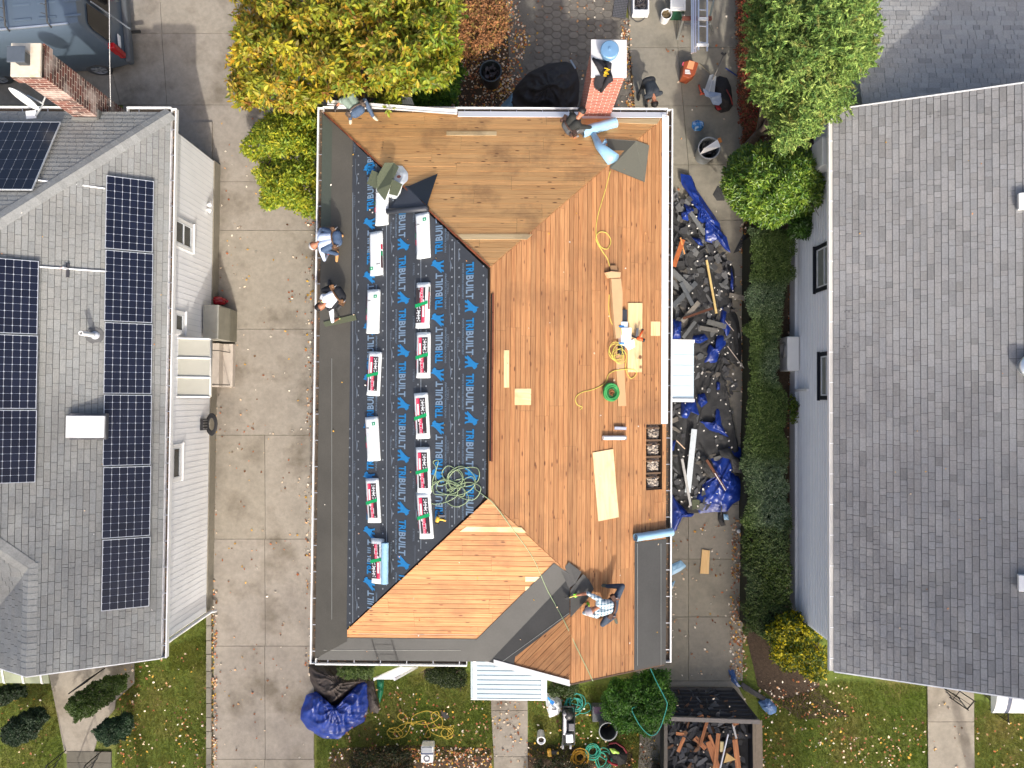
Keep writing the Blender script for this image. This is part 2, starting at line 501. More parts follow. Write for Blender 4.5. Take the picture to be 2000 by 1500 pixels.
HM.build('wall', M_wallw, house)
sf = MB()
sf.box(((HX0 + HX1) / 2, (HYT + HYB) / 2, EZ - 0.17), (HX1 - HX0 - 0.1, HYT - HYB - 0.1, 0.05))
sf.build('soffit', M_white, house)
def dist_plank(pl, plane, conv, width, along, m, name, seed, off=0.02, len_rng=(1.6, 4.6), holes=(), skip_dark=0.02, parent=house, toned=0.10, angle=None):
    """boards laid over a convex patch of a roof plane. along: 0 -> along the eave, 1 -> up the slope"""
    r_ = random.Random(seed); b = MB()
    cv = [plane.to(p) for p in conv]
    if angle is not None:
        ca, sa = math.cos(angle), math.sin(angle)
    elif along == 0: ca, sa = 1, 0
    else: ca, sa = 0, 1
    tr = lambda q: (q[0] * ca + q[1] * sa, -q[0] * sa + q[1] * ca)
    inv = lambda q: (q[0] * ca - q[1] * sa, q[0] * sa + q[1] * ca)
    cl = [tr(q) for q in cv]
    lo, hi = min(q[1] for q in cl), max(q[1] for q in cl)
    l0, l1 = min(q[0] for q in cl), max(q[0] for q in cl)
    v = lo; k = 0
    run_u = None
    while v < hi:
        u = l0 - r_.uniform(0, 3)
        base = 1 + r_.uniform(-toned, toned)
        if k % 3 and run_u is not None: cuts = run_u
        else:
            cuts = []; uu = u
            while uu < l1:
                uu += r_.uniform(*len_rng); cuts.append(uu)
            run_u = cuts
        u = l0 - 0.01
        for c in cuts + [l1 + 0.01]:
            c = min(c, l1 + 0.01)
            if c <= u: continue
            rect = [(u + 0.002, v + 0.005), (c - 0.002, v + 0.005), (c - 0.002, v + width - 0.005), (u + 0.002, v + width - 0.005)]
            polys = [clip_convex(rect, cl)]
            for hol in holes:
                hl = [tr(plane.to(h)) for h in hol]
                hx0, hx1 = min(q[0] for q in hl), max(q[0] for q in hl); hy0, hy1 = min(q[1] for q in hl), max(q[1] for q in hl)
                np_ = []
                for pg in polys:
                    if len(pg) < 3: continue
                    xs = [q[0] for q in pg]; vs_ = [q[1] for q in pg]
                    if max(xs) <= hx0 or min(xs) >= hx1 or (min(vs_) + max(vs_)) / 2 <= hy0 or (min(vs_) + max(vs_)) / 2 >= hy1: np_.append(pg); continue
                    np_.append(clip_poly(pg, 1, 0, hx0)); np_.append(clip_poly(pg, -1, 0, -hx1))
                polys = np_
            t = base * (1 + r_.uniform(-0.06, 0.06))
            w_ = r_.uniform(-0.03, 0.03)
            zo = off + r_.uniform(-0.002, 0.002)
            ou, ov = r_.uniform(0, 50), r_.uniform(0, 5)
            for pg in polys:
                if len(pg) < 3 or area2(pg) < 1e-3: continue
                q3 = [inv(q) for q in pg]
                w3 = [plane.fr(q, zo) for q in q3]
                n = len(w3)
                dn = plane.n * -0.02
                vs = w3 + [p + dn for p in w3]
                fs = [list(range(n))] + [(i, n + i, n + (i + 1) % n, (i + 1) % n) for i in range(n)]
                uvt = [(q[0] + ou, q[1] + ov) for q in pg]
                uvs = [uvt] + [[uvt[i], uvt[i], uvt[(i + 1) % n], uvt[(i + 1) % n]] for i in range(n)]
                b.add(vs, fs, 0, (t * (1 + w_), t, t * (1 - w_)), uvs)
            u = c
        v += width; k += 1
    return b.build(name, m, parent)
def patch(plane, conv, off, m, name, parent=house, col=(1, 1, 1)):
    b = MB()
    pts = [plane.pt(x, y, off) for x, y in conv]
    nn = (pts[1] - pts[0]).cross(pts[2] - pts[0])
    if nn.dot(plane.n) < 0: pts = pts[::-1]
    b.add(pts, [list(range(len(pts)))], 0, col)
    return b.build(name, m, parent)
polyN = [(HX0, HYT), (HX1, HYT), (XR, YRT)]
polyW = [(HX0, HYT), (XR, YRT), (XR, YRB), (HX0, HYB)]
polyE = [(HX1, HYT), (HX1, HYB), (XG, YGF), (XG, YGV), (XR, YRB), (XR, YRT)]
polyE1 = [(HX1, HYT), (HX1, HYB), (XG, HYB), (XG, YGV), (XR, YRB), (XR, YRT)]
E_a = [(HX1, HYT), (HX1, YGV), (XG, YGV), (XR, YRB), (XR, YRT)]
E_b = [(HX1, YGV), (HX1, YGF), (XG, YGF), (XG, YGV)]
S_c = [(HX0, HYB), (XGL, HYB), (XG, YGV), (XR, YRB)]
G_c = [(XGL, YGF), (XG, YGF), (XG, YGV), (XGL + 0.02, HYB)]
sub = MB()
hol0 = onH(1260, 828, hmain); hol1 = onH(1300, 955, hmain)
HOLE = [(hol0.x, hol0.y), (HX1 - 0.12, hol0.y), (HX1 - 0.12, hol1.y), (hol0.x, hol1.y)]
def subpoly(plane, conv, off=-0.012):
    pts = [plane.pt(x, y, off) for x, y in conv]
    nn = (pts[1] - pts[0]).cross(pts[2] - pts[0])
    if nn.dot(plane.n) < 0: pts = pts[::-1]
    sub.add(pts, [list(range(len(pts)))])
subpoly(pN, polyN); subpoly(pW, polyW); subpoly(pS, S_c); subpoly(pG, G_c)
y0h, y1h = hol0.y, hol1.y
subpoly(pE, [(HX1, HYT), (HX1, y0h), (XR, y0h), (XR, YRT)])
subpoly(pE, [(hol0.x, y0h), (hol0.x, y1h), (XR, y1h), (XR, y0h)])
subpoly(pE, [(HX1, y0h), (HX1, y1h), (HX1 - 0.12, y1h), (HX1 - 0.12, y0h)])
subpoly(pE, [(HX1, y1h), (HX1, YGV), (XG, YGV), (XR, YRB), (XR, y1h)])
subpoly(pE, E_b)
sub.build('roof_base', M_dark, house)
new_rows = []
dist_plank(None, pN, polyN, 0.145, 0, M_deckN, 'north_roof_boards', 21, toned=0.11)
dist_plank(None, pS, [(HX0 + 0.62, HYB + 0.62), (XGL + 0.35, HYB + 0.62), (XG, YGV), (XR, YRB)], 0.145, 0, M_deckS, 'front_roof_boards', 22, toned=0.13)
dist_plank(None, pE, E_a, 0.125, 0, M_deckE, 'east_roof_boards', 23, toned=0.17, holes=[HOLE])
dist_plank(None, pE, E_b, 0.125, 0, M_deckE, 'gable_east_boards', 24, toned=0.17)
gq0, gq1 = pG.to((XGL, HYB)), pG.to((XG, YGV))
dist_plank(None, pG, G_c, 0.15, 0, M_deckE, 'gable_roof_boards', 25, toned=0.10, angle=math.atan2(gq1[1] - gq0[1], gq1[0] - gq0[0]))
bay = MB()
zb = -0.34
X0, X1 = hol0.x, HX1 - 0.12
bay.add([pE.pt(X0, y0h, zb), pE.pt(X1, y0h, zb), pE.pt(X1, y1h, zb), pE.pt(X0, y1h, zb)], [(3, 2, 1, 0)], 0, (0.3, 0.3, 0.3))
for yy in (y0h, y1h):
    bay.add([pE.pt(X0, yy, zb), pE.pt(X1, yy, zb), pE.pt(X1, yy, 0), pE.pt(X0, yy, 0)], [(0, 1, 2, 3)], 0, (0.25, 0.2, 0.15))
for xx in (X0, X1):
    bay.add([pE.pt(xx, y0h, zb), pE.pt(xx, y1h, zb), pE.pt(xx, y1h, 0), pE.pt(xx, y0h, 0)], [(0, 1, 2, 3)], 0, (0.25, 0.2, 0.15))
bay.build('open_bay', mat('bay_dark', lin(104, 88, 74), 0.95), house)
rf = MB()
for k in range(0, 5):
    yy = y0h + (y1h - y0h) * k / 4 + (0.025 if k == 4 else 0)
    rf.frame_box(pE.pt(X0 - 0.02, yy + 0.02, -0.2), pE.pt(X1, yy + 0.02, -0.2) - pE.pt(X0 - 0.02, yy + 0.02, -0.2), (0, -0.045, 0), pE.n * 0.175)
    if k < 4:
        rf.frame_box(pE.pt(X0 + 0.0, yy - 0.09, -0.2), pE.pt(X0 + 0.42, yy - 0.09, -0.2) - pE.pt(X0, yy - 0.09, -0.2), (0, -0.035, 0), pE.n * 0.16)
rf.build('rafter', wood_mat('old_rafter', lin(120, 96, 74), lin(80, 62, 48), knot=False), house)
ins = MB(); r_ = random.Random(5)
for k in range(4):
    ya, yb = y0h + (y1h - y0h) * (k + 0.1) / 4, y0h + (y1h - y0h) * (k + 0.93) / 4
    N1 = 13
    vs = [];
    for i in range(N1):
        for j in range(N1):
            x = X0 + 0.15 + (X1 - X0 - 0.16) * i / (N1 - 1); y = ya + (yb - ya) * j / (N1 - 1)
            e = min(i, j, N1 - 1 - i, N1 - 1 - j) / 3.0
            vs.append(pE.pt(x, y, -0.13 + 0.09 * min(1, e) + r_.uniform(-0.035, 0.045)))
    fs = [(i * N1 + j, i * N1 + j + 1, (i + 1) * N1 + j + 1, (i + 1) * N1 + j) for i in range(N1 - 1) for j in range(N1 - 1)]
    for f_ in fs:
        t = r_.uniform(0.55, 1.25); ins.add([vs[q] for q in f_], [(0, 1, 2, 3)], 0, (t, t * 0.98, t * 0.95))
ins.build('insulation', mat('insulation', lin(186, 176, 164), 0.95, var=0.4, scale=30), house)
def newboard(q, plane, off=0.026, th=0.006, m=None, name='new_board', parent=house):
    pts = [plane.px(x, y, off) for x, y in q]
    b = MB()
    n = len(pts)
    L_ = (pts[1] - pts[0]).length
    W_ = (pts[2] - pts[1]).length
    flip = L_ < W_
    uvt = [(0, 0), (L_, 0), (L_, W_), (0, W_)] if not flip else [(0, 0), (0, L_), (W_, L_), (W_, 0)]
    o_ = rnd() * 20
    uvt = [(u + o_, v + o_) for u, v in uvt]
    top = [p + plane.n * th for p in pts]
    nn = (pts[1] - pts[0]).cross(pts[2] - pts[0])
    idx = [0, 1, 2, 3] if nn.dot(plane.n) > 0 else [3, 2, 1, 0]
    vs = top + pts
    sides = []
    for a in range(4):
        c = (a + 1) % 4; sides.append((idx[a], idx[a] + 4, idx[c] + 4, idx[c]))
    b.add(vs, [idx] + sides, 0, (1, 1, 1), [[uvt[i] for i in idx]] + [[uvt[f[0]], uvt[f[0]], uvt[f[3]], uvt[f[3]]] for f in sides])
    return b.build(name, m or M_new, parent)
newboard([(893, 458), (1040, 458), (1030, 468), (903, 468)], pN)
newboard([(872, 257), (970, 257), (970, 265), (872, 265)], pN)
newboard([(912, 1028), (1018, 1030), (1028, 1040), (898, 1038)], pS)
newboard([(1026, 1126), (1062, 1126), (1062, 1136), (1026, 1136)], pS)
newboard([(1026, 1145), (1060, 1145), (1052, 1155), (1026, 1154)], pS)
newboard([(1294, 232), (1302, 232), (1302, 296), (1294, 296)], pE, name='new_board')
newboard([(1205, 232), (1290, 232), (1283, 243), (1205, 240)], pN, name='new_board')
newboard([(984, 684), (994, 684), (994, 757), (984, 757)], pE)
newboard([(1005, 759), (1037, 759), (1037, 791), (1005, 791)], pE)
newboard([(1271, 628), (1289, 628), (1289, 656), (1271, 656)], pE)
M_memb = mat('eave_membrane', lin(82, 79, 72), 0.85, var=0.10, scale=30, bump=0.15, bscale=120, var2=0.16, scale2=1.1)
M_memd = mat('new_membrane', lin(66, 66, 65), 0.7, var=0.10, scale=20, bump=0.15, bscale=100, var2=0.2, scale2=1.0)
M_undl = mat('underlayment', lin(58, 61, 66), 0.55, var=0.08, scale=20, bump=0.35, bscale=5, var2=0.12, scale2=1.5)
XE1 = pW.px(686, 750).x          # inner edge of the eave strip
def subdiv_patch(plane, conv, off, nx, m, name, amp=0.004, seed=1, parent=house):
    """polygon patch as fine grid so it can wrinkle"""
    cv = [plane.to(p) for p in conv]
    l0, l1 = min(q[0] for q in cv), max(q[0] for q in cv); t0, t1 = min(q[1] for q in cv), max(q[1] for q in cv)
    r_ = random.Random(seed); ph = [(r_.uniform(1, 5), r_.uniform(1, 5), r_.uniform(0, 6)) for _ in range(7)]
    hh = lambda s, t: off + amp * sum(math.sin(a * s + b * t + c) for a, b, c in ph) / 3
    b = MB(); st = nx
    i = 0
    u = l0
    while u < l1:
        v = t0
        while v < t1:
            pg = clip_convex([(u, v), (u + st, v), (u + st, v + st), (u, v + st)], cv)
            if len(pg) >= 3 and area2(pg) > 1e-6:
                w = [plane.fr(q, hh(*q)) for q in pg]
                b.add(w, [list(range(len(w)))])
            v += st
        u += st
    return b.build(name, m, parent, smooth=False)
patch(pW, [(HX0 - 0.01, HYT - 0.02), (XE1, HYT - 0.02 - (XE1 - HX0)), (XE1, HYB + 0.6), (HX0 - 0.01, HYB)], 0.030, M_memb, 'eave_membrane')
patch(pW, [(HX0 - 0.01, HYT - 0.05), (HX0 + 0.28, HYT - 0.40), (HX0 + 0.28, YRT + 1.4), (HX0 - 0.01, YRT + 1.4)], 0.0335, mat('membrane_edge', lin(72, 79, 70), 0.85, var=0.1, scale=20), 'eave_membrane')
XS2 = XGL + 0.35
patch(pS, [(HX0, HYB - 0.01), (XGL + 0.1, HYB - 0.01), (XGL + 0.50, HYB + 0.66), (HX0 + 0.66, HYB + 0.66)], 0.034, M_memd, 'front_membrane')
v0, v1 = Vector((XGL, HYB)), Vector((XG, YGV))
vd = (v1 - v0).normalized(); vn = Vector((-vd.y, vd.x))
wv = 0.52
va = v0 + vd * 0.0; vb = v1 + vd * 0.02
patch(pS, [(v0.x - 0.55, HYB), (v0.x, HYB), (vb.x, vb.y), (vb.x + vn.x * wv, vb.y + vn.y * wv * 1.0), (v0.x - 0.35, HYB + 0.62)], 0.038, M_memd, 'valley_membrane')
_g = [pG.px(1004, 1308), pG.px(1008, 1282), pG.px(1120, 1200)]
patch(pG, [(v0.x - 0.02, YGF), (_g[0].x, YGF), (_g[1].x, _g[1].y), (XG - .005, _g[2].y), (XG - .005, YGV + .02)], 0.036, M_memd, 'valley_membrane')
fl = MB()
fp = [onH(1096, 1116, hmain, .046), onH(1111, 1098, hmain, .06), onH(1136, 1117, hmain, .10), onH(1124, 1139, hmain, .05), onH(1112, 1150, hmain, .046)]
fl.slab(fp, (0, 0, 0.005))
fp = [pE.px(1114, 1152, .045), pE.px(1124, 1139, .045), pE.px(1139, 1121, .10), pE.px(1151, 1133, .09), pE.px(1160, 1150, .05), pE.px(1146, 1172, .045), pE.px(1114, 1206, .045)]
fl.slab(fp, (0, 0, 0.005))
fl.build('valley_membrane', M_memd, house)
ya, yb = pE.px(1275, 1055).y, YGF
patch(pE, [(pE.px(1238, 1100).x, ya), (HX1, ya), (HX1, yb), (pE.px(1238, 1100).x, yb)], 0.030, M_memd, 'east_eave_membrane')
cl = MB()
for (x0, y0, x1, y1, pl) in ((632, 1270, 900, 1270, pS), (700, 1238, 930, 1240, pS), (1245, 1062, 1245, 1300, pE), (1291, 1062, 1291, 1300, pE),
                             (962, 1306, 1112, 1197, pG), (648, 700, 648, 1210, pW)):
    cl.bar(pl.px(x0, y0, .044), pl.px(x1, y1, .044), 0.010, 0.002, 0, (1, 1, 1), up=pl.n)
cl.build('chalk_line', mat('chalk', lin(150, 152, 148), 0.9, usecol=False), house)
WE = [pW.px(x, 750).x for x in (685, 755, 822, 888, 952)]
undA = [(WE[0], HYT - 0.04 - (WE[0] - HX0)), (XR - 0.03, YRT - 0.05), (XR - 0.03, YRB + 0.10), (XR - 0.14, YRB - 0.10), (WE[0], HYB + 0.02 + (WE[0] - HX0))]
for k in range(5):
    x0 = WE[k]; x1 = (WE[k + 1] + 0.07) if k < 4 else XR - 0.03
    pg = clip_poly(undA, -1, 0, -x0); pg = clip_poly(pg, 1, 0, x1)
    subdiv_patch(pW, pg, 0.036 + 0.0 * k + (0.004 if k % 2 else 0.0), 0.12, M_undl, 'underlayment', amp=0.0012 * (k < 9), seed=k)
def pin(poly, x, y):
    c = False; n = len(poly)
    for i in range(n):
        x1, y1 = poly[i]; x2, y2 = poly[(i + 1) % n]
        if (y1 > y) != (y2 > y) and x < (x2 - x1) * (y - y1) / (y2 - y1) + x1: c = not c
    return c
_tc = {}
def text_mesh(s, bold=0.0):
    """flat letters, height 1, as (verts2d, faces)"""
    key = (s, bold)
    if key in _tc: return _tc[key]
    cu = bpy.data.curves.new('t', 'FONT'); cu.body = s; cu.size = 1.0; cu.offset = bold; cu.space_character = 1.05; cu.resolution_u = 3
    o = bpy.data.objects.new('t', cu); COL.objects.link(o)
    dg = bpy.context.evaluated_depsgraph_get()
    me = bpy.data.meshes.new_from_object(o.evaluated_get(dg))
    vs = [(v.co.x, v.co.y) for v in me.vertices]; fs = [tuple(p.vertices) for p in me.polygons]
    bpy.data.objects.remove(o); bpy.data.meshes.remove(me); bpy.data.curves.remove(cu)
    _tc[key] = (vs, fs); return _tc[key]
def put_text(mb, s, org, u, v, length, height, n, mi=0, col=(1, 1, 1), bold=0.0, clip=None):
    """org: world lower-left, u: unit along text, v: unit letter-up; scaled to length x height"""
    vs, fs = text_mesh(s, bold)
    x0, x1 = min(p[0] for p in vs), max(p[0] for p in vs); y0, y1 = min(p[1] for p in vs), max(p[1] for p in vs)
    sx, sy = length / (x1 - x0), height / (y1 - y0)
    W = [org + u * ((p[0] - x0) * sx) + v * ((p[1] - y0) * sy) for p in vs]
    fl = []
    for f_ in fs:
        if clip is not None:
            c = sum((W[i] for i in f_), Vector()) / len(f_)
            if not clip(c.x, c.y): continue
        nn = (W[f_[1]] - W[f_[0]]).cross(W[f_[2]] - W[f_[0]])
        fl.append(f_ if nn.dot(n) > 0 else f_[::-1])
    mb.add(W, fl, mi, col)
GOAT = [(-.14,.16),(0,.28),(.18,.44),(.38,.60),(.52,.78),(.58,1.0),(.70,.86),(.86,.88),(1.04,.72),(1.0,.60),(.86,.56),(.82,.36),(.86,.14),(.94,0),(.76,0),(.68,.22),(.58,.26),(.52,.0),(.36,0),(.40,.22),(.24,.20),(.12,.0),(-.06,0),(.04,.16)]
def put_poly(mb, pts, org, u, v, sx, sy, n, mi=0, col=(1, 1, 1), clip=None):
    from mathutils.geometry import tessellate_polygon
    W = [org + u * p[0] * sx + v * p[1] * sy for p in pts]
    if clip is not None and not all(clip(p.x, p.y) for p in W): return
    tri = tessellate_polygon([[Vector((p[0], p[1], 0)) for p in pts]])
    fl = []
    for t in tri:
        nn = (W[t[1]] - W[t[0]]).cross(W[t[2]] - W[t[0]])
        fl.append(tuple(t) if nn.dot(n) > 0 else tuple(t)[::-1])
    mb.add(W, fl, mi, col)
prt = MB()
BLUE = lin(30, 118, 176); SIL = lin(116, 138, 160); GRY = lin(98, 108, 120)
inU = lambda x, y: pin([(p[0], p[1]) for p in undA], x, y) and pin([(WE[0], 99), (XR - .05, 99), (XR - .05, -99), (WE[0], -99)], x, y)
o_ = 0.047
up = Vector((0, 1, 0)); S = pW.e2 if pW.e2.x > 0 else -pW.e2          # S: up slope (towards ridge, +x)
def column(cx, sgn, y_first, pitch, nrep):
    for k in range(nrep):
        yy = y_first + pitch * k
        p = pW.px(cx, yy, o_)
        if sgn > 0:
            u_ = up; v_ = -S
        else: u_ = -up; v_ = S
        hgt = 0.205
        org = p - v_ * hgt / 2
        put_text(prt, 'TRI', org, u_, v_, 0.27, hgt, pW.n, 0, BLUE, 0.035, inU)
        put_text(prt, 'BUILT', org + u_ * 0.285, u_, v_, 0.53, hgt * 0.96, pW.n, 0, SIL, 0.03, inU)
        put_poly(prt, GOAT, org + u_ * 0.845 - v_ * 0.02, u_, v_, 0.27, 0.36, pW.n, 0, BLUE, inU)
        put_text(prt, 'SYNTHETIC ROOFING UNDERLAYMENT', org - v_ * 0.10, u_, v_, 0.80, 0.045, pW.n, 0, SIL, 0.0, inU)
for (cx, sg, ys) in ((723, 1, [340, 411, 516, 621, 722, 823, 918, 1015, 1122, 1222]),
                     (786, -1, [396, 500, 603, 706, 808, 910, 1015, 1120]),
                     (857, 1, [495, 604, 709, 816, 920, 1015]),
                     (918, -1, [512, 621, 730, 838, 945])):
    for y_ in ys:
        column(cx, sg, y_, 0, 1)
small = MB()
for (cx, sg, y_s) in ((694, 1, 300), (762, -1, 330), (810, 1, 330), (877, 1, 470), (893, -1, 450), (946, -1, 480)):
    y_ = y_s
    while y_ < 1230:
        p = pW.px(cx, y_, o_)
        u_ = up * sg; v_ = (-S) * sg
        put_text(small, 'TRIBUILT', p, u_, v_, 0.30, 0.055, pW.n, 0, GRY, 0.01, inU)
        put_poly(small, [(0, 0), (1, 0), (1, .1), (0, .1)], pW.px(cx, y_ + 42, o_), up, S, 0.40, 0.10, pW.n, 0, GRY, inU)
        put_poly(small, [(0, 0), (.5, .5), (1, 0)], pW.px(cx + 2, y_ + 62, o_), up, S, 0.30, 0.10, pW.n, 0, GRY, inU)
        y_ += 104
for cx in (680 + 9, 755, 822, 888, 951):
    a, c = pW.px(cx, 240, o_), pW.px(cx, 1290, o_)
    y_ = 280
    while y_ < 1240:
        p = pW.px(cx, y_, o_); q = pW.px(cx, y_ + 24, o_)
        if inU(p.x, p.y) and inU(q.x, q.y): small.bar(p, q, 0.012, 0.002, 0, lin(140, 150, 160), up=pW.n)
        y_ += 24
for cx in (683, 700, 716 + 32, 768, 817, 832, 883, 897, 944):
    y_ = 250 + (cx % 7) * 3
    while y_ < 1240:
        p = pW.px(cx + U(-0.6, .6), y_, o_)
        if inU(p.x, p.y): small.disc(p, 0.022, 8, 0, lin(132, 138, 144), pW.n)
        y_ += 18
prt.build('printed_lettering', mat('print_ink', (1, 1, 1), 0.6, var=0.05, scale=20), house)
small.build('printed_marks', mat('print_ink2', (1, 1, 1), 0.6, var=0.05, scale=20), house)
he = MB()
for k in range(40):
    t0_, t1_ = k / 40, (k + 0.96) / 40
    a = Vector((HX0, HYT, EZ)).lerp(Vector((XR, YRT, ZR)), t0_); c = Vector((HX0, HYT, EZ)).lerp(Vector((XR, YRT, ZR)), t1_)
    w = U(.6, 1.0)
    he.bar(a + Vector((0, 0, .032)), c + Vector((0, 0, .032)), U(0.02, 0.045), 0.02, 0, (w, w * .8, w * .7))
he.build('hip_edge', mat('raw_edge', lin(150, 92, 60), 0.9), house)
rv = MB()
p0, p1 = pE.px(961, 575, 0.0), pE.px(961, 900, 0.0)
rv.box((XR + 0.055, (p0.y + p1.y) / 2, ZR + 0.005), (0.075, p0.y - p1.y, 0.05), 0, 0, (1, 1, 1))
rv.build('ridge_slot', M_dark, house)
rb = MB()
for k in range(9):
    yy = p1.y + (p0.y - p1.y) * (k + 0.5) / 9
    rb.box((XR + 0.075, yy, ZR + 0.02), (0.035, 0.42, 0.03), 0, 0, (.8, .7, .7))
rb.build('ridge_board', mat('ridge_wood', lin(120, 70, 48), 0.9), house)
def gutter(a, b, out, name='gutter', parent=house, w=0.13, z=EZ, dirt=True, hang=0.65, mfl=None):
    """open gutter from a to b (2-D), out = outward unit 2-D"""
    a, b = Vector((a[0], a[1], 0)), Vector((b[0], b[1], 0)); o2 = Vector((out[0], out[1], 0))
    d = (b - a).normalized()
    g_ = MB()
    T = 0.012
    Z = Vector((0, 0, 1))
    g_.frame_box(a + Z * (z - 0.12), b - a, o2 * w, Z * 0.01, 0, (.9, .9, .9))
    g_.frame_box(a + o2 * (w) + Z * (z - 0.119), b - a, o2 * T, Z * 0.13)
    g_.frame_box(a + o2 * (w - 0.012) + Z * (z + 0.0115), b - a, o2 * 0.034, Z * 0.012)
    g_.frame_box(a + o2 * 0.0 + Z * (z - 0.11), b - a, o2 * T, Z * 0.1)
    for e in (a, b - d * T): g_.frame_box(e + Z * (z - 0.109), d * T, o2 * (w - .001), Z * 0.12)
    o = g_.build(name, M_white, parent)
    L_ = (b - a).length; k = 0.3
    while k < L_:
        h = MB(); h.frame_box(a + d * k + Z * (z - 0.01) + o2 * 0.013, d * 0.016, o2 * (w - 0.02), Z * 0.012); h.build('gutter_hanger', M_alu, o)
        k += hang
    dl = MB()
    dl.frame_box(a + d * .02 + o2 * .013 + Z * (z - 0.109), (b - a) - d * .04, o2 * (w - .015), Z * 0.012, 0, (1, 1, 1))
    k = 0.0
    r_ = random.Random(int(L_ * 77))
    if dirt:
        while k < L_ - 0.05:
            s_ = r_.uniform(0.012, 0.035); t = r_.uniform(.6, 1.5)
            dl.box(a + d * k + o2 * r_.uniform(.03, w - .03) + Z * (z - .088), (s_, s_ * 1.3, .012), r_.uniform(0, 3), 0, r_.choice([(2.6 * t, 1.6 * t, .9 * t), (1.8 * t, 1.4 * t, 1.1 * t), (3.6, 3.1, 2.5), (1, .9, .8)]))
            k += r_.uniform(0.02, 0.14)
    dl.build('gutter_dirt', mat('gutter_dirt', lin(82, 72, 62), 0.95), o)
    return o
gutter((HX0, HYB - .13), (HX0, HYT + .13), (-1, 0))
gutter((HX0 - .02, HYT), (HX1 + .02, HYT), (0, 1), dirt=False)
gutter((HX1, HYB + .0), (HX1, HYT + .13), (1, 0))
gx = P(912, 1300, EZ).x
gutter((HX0 - .02, HYB), (gx, HYB), (0, -1))
fs_ = MB()
fs_.frame_box(pE.pt(HX1 - 0.16, HYT - 0.05, 0.036), Vector((0, -(HYT - 0.05 - y0h), 0)), (pE.pt(HX1 + 0.02, 0, 0.036) - pE.pt(HX1 - 0.16, 0, 0.036)), pE.n * 0.01)
fs_.frame_box(pN.pt(P(895, 220, EZ).x, HYT - 0.15, 0.034), Vector((HX1 - 0.02 - P(895, 220, EZ).x, 0, 0)), (pN.pt(0, HYT + 0.02, 0.034) - pN.pt(0, HYT - 0.15, 0.034)), pN.n * 0.01)
fs_.build('drip_edge', mat('bright_white', lin(242, 243, 246), 0.35, var=0.01, usecol=False), house)
fa = MB()
a_, c_ = Vector((P(958, 1306, 3.4).x, YGF, 0)), None
def rake(x0, x1, pl, hh, name, m):
    b = MB()
    p0, p1 = pl.pt(x0, YGF, 0.0), pl.pt(x1, YGF, 0.0)
    b.frame_box(p0 - Vector((0, 0.0, hh)), p1 - p0, (0, -0.03, 0), (0, 0, hh + 0.035))
    return b.build(name, m, house)
rake(XGL - 0.15, XG, pG, 0.16, 'rake_fascia', M_white)
rake(XG, HX1 - 0.02, pE, 0.14, 'rake_fascia', wood_mat('old_fascia', lin(96, 76, 60), lin(62, 48, 40), knot=False))
wf = MB()   # white metal on top of left rake
p0, p1 = pG.pt(P(966, 1300, 3.5).x, YGF - 0.045, 0.04), pG.pt(XG + 0.01, YGF - 0.045, 0.04)
wf.frame_box(p0, p1 - p0, (0, 0.14, 0), pG.n * 0.01)
wf.build('drip_edge', M_white, house)
gw = MB()
gw.slab([(XGL + .25, YGF + .12, EZ - .2), (HX1 - .3, YGF + .12, EZ - .2), (XG, YGF + .12, ZG - .12)], (0, -0.02, 0))
gw.build('gable_wall', M_wallw, house)
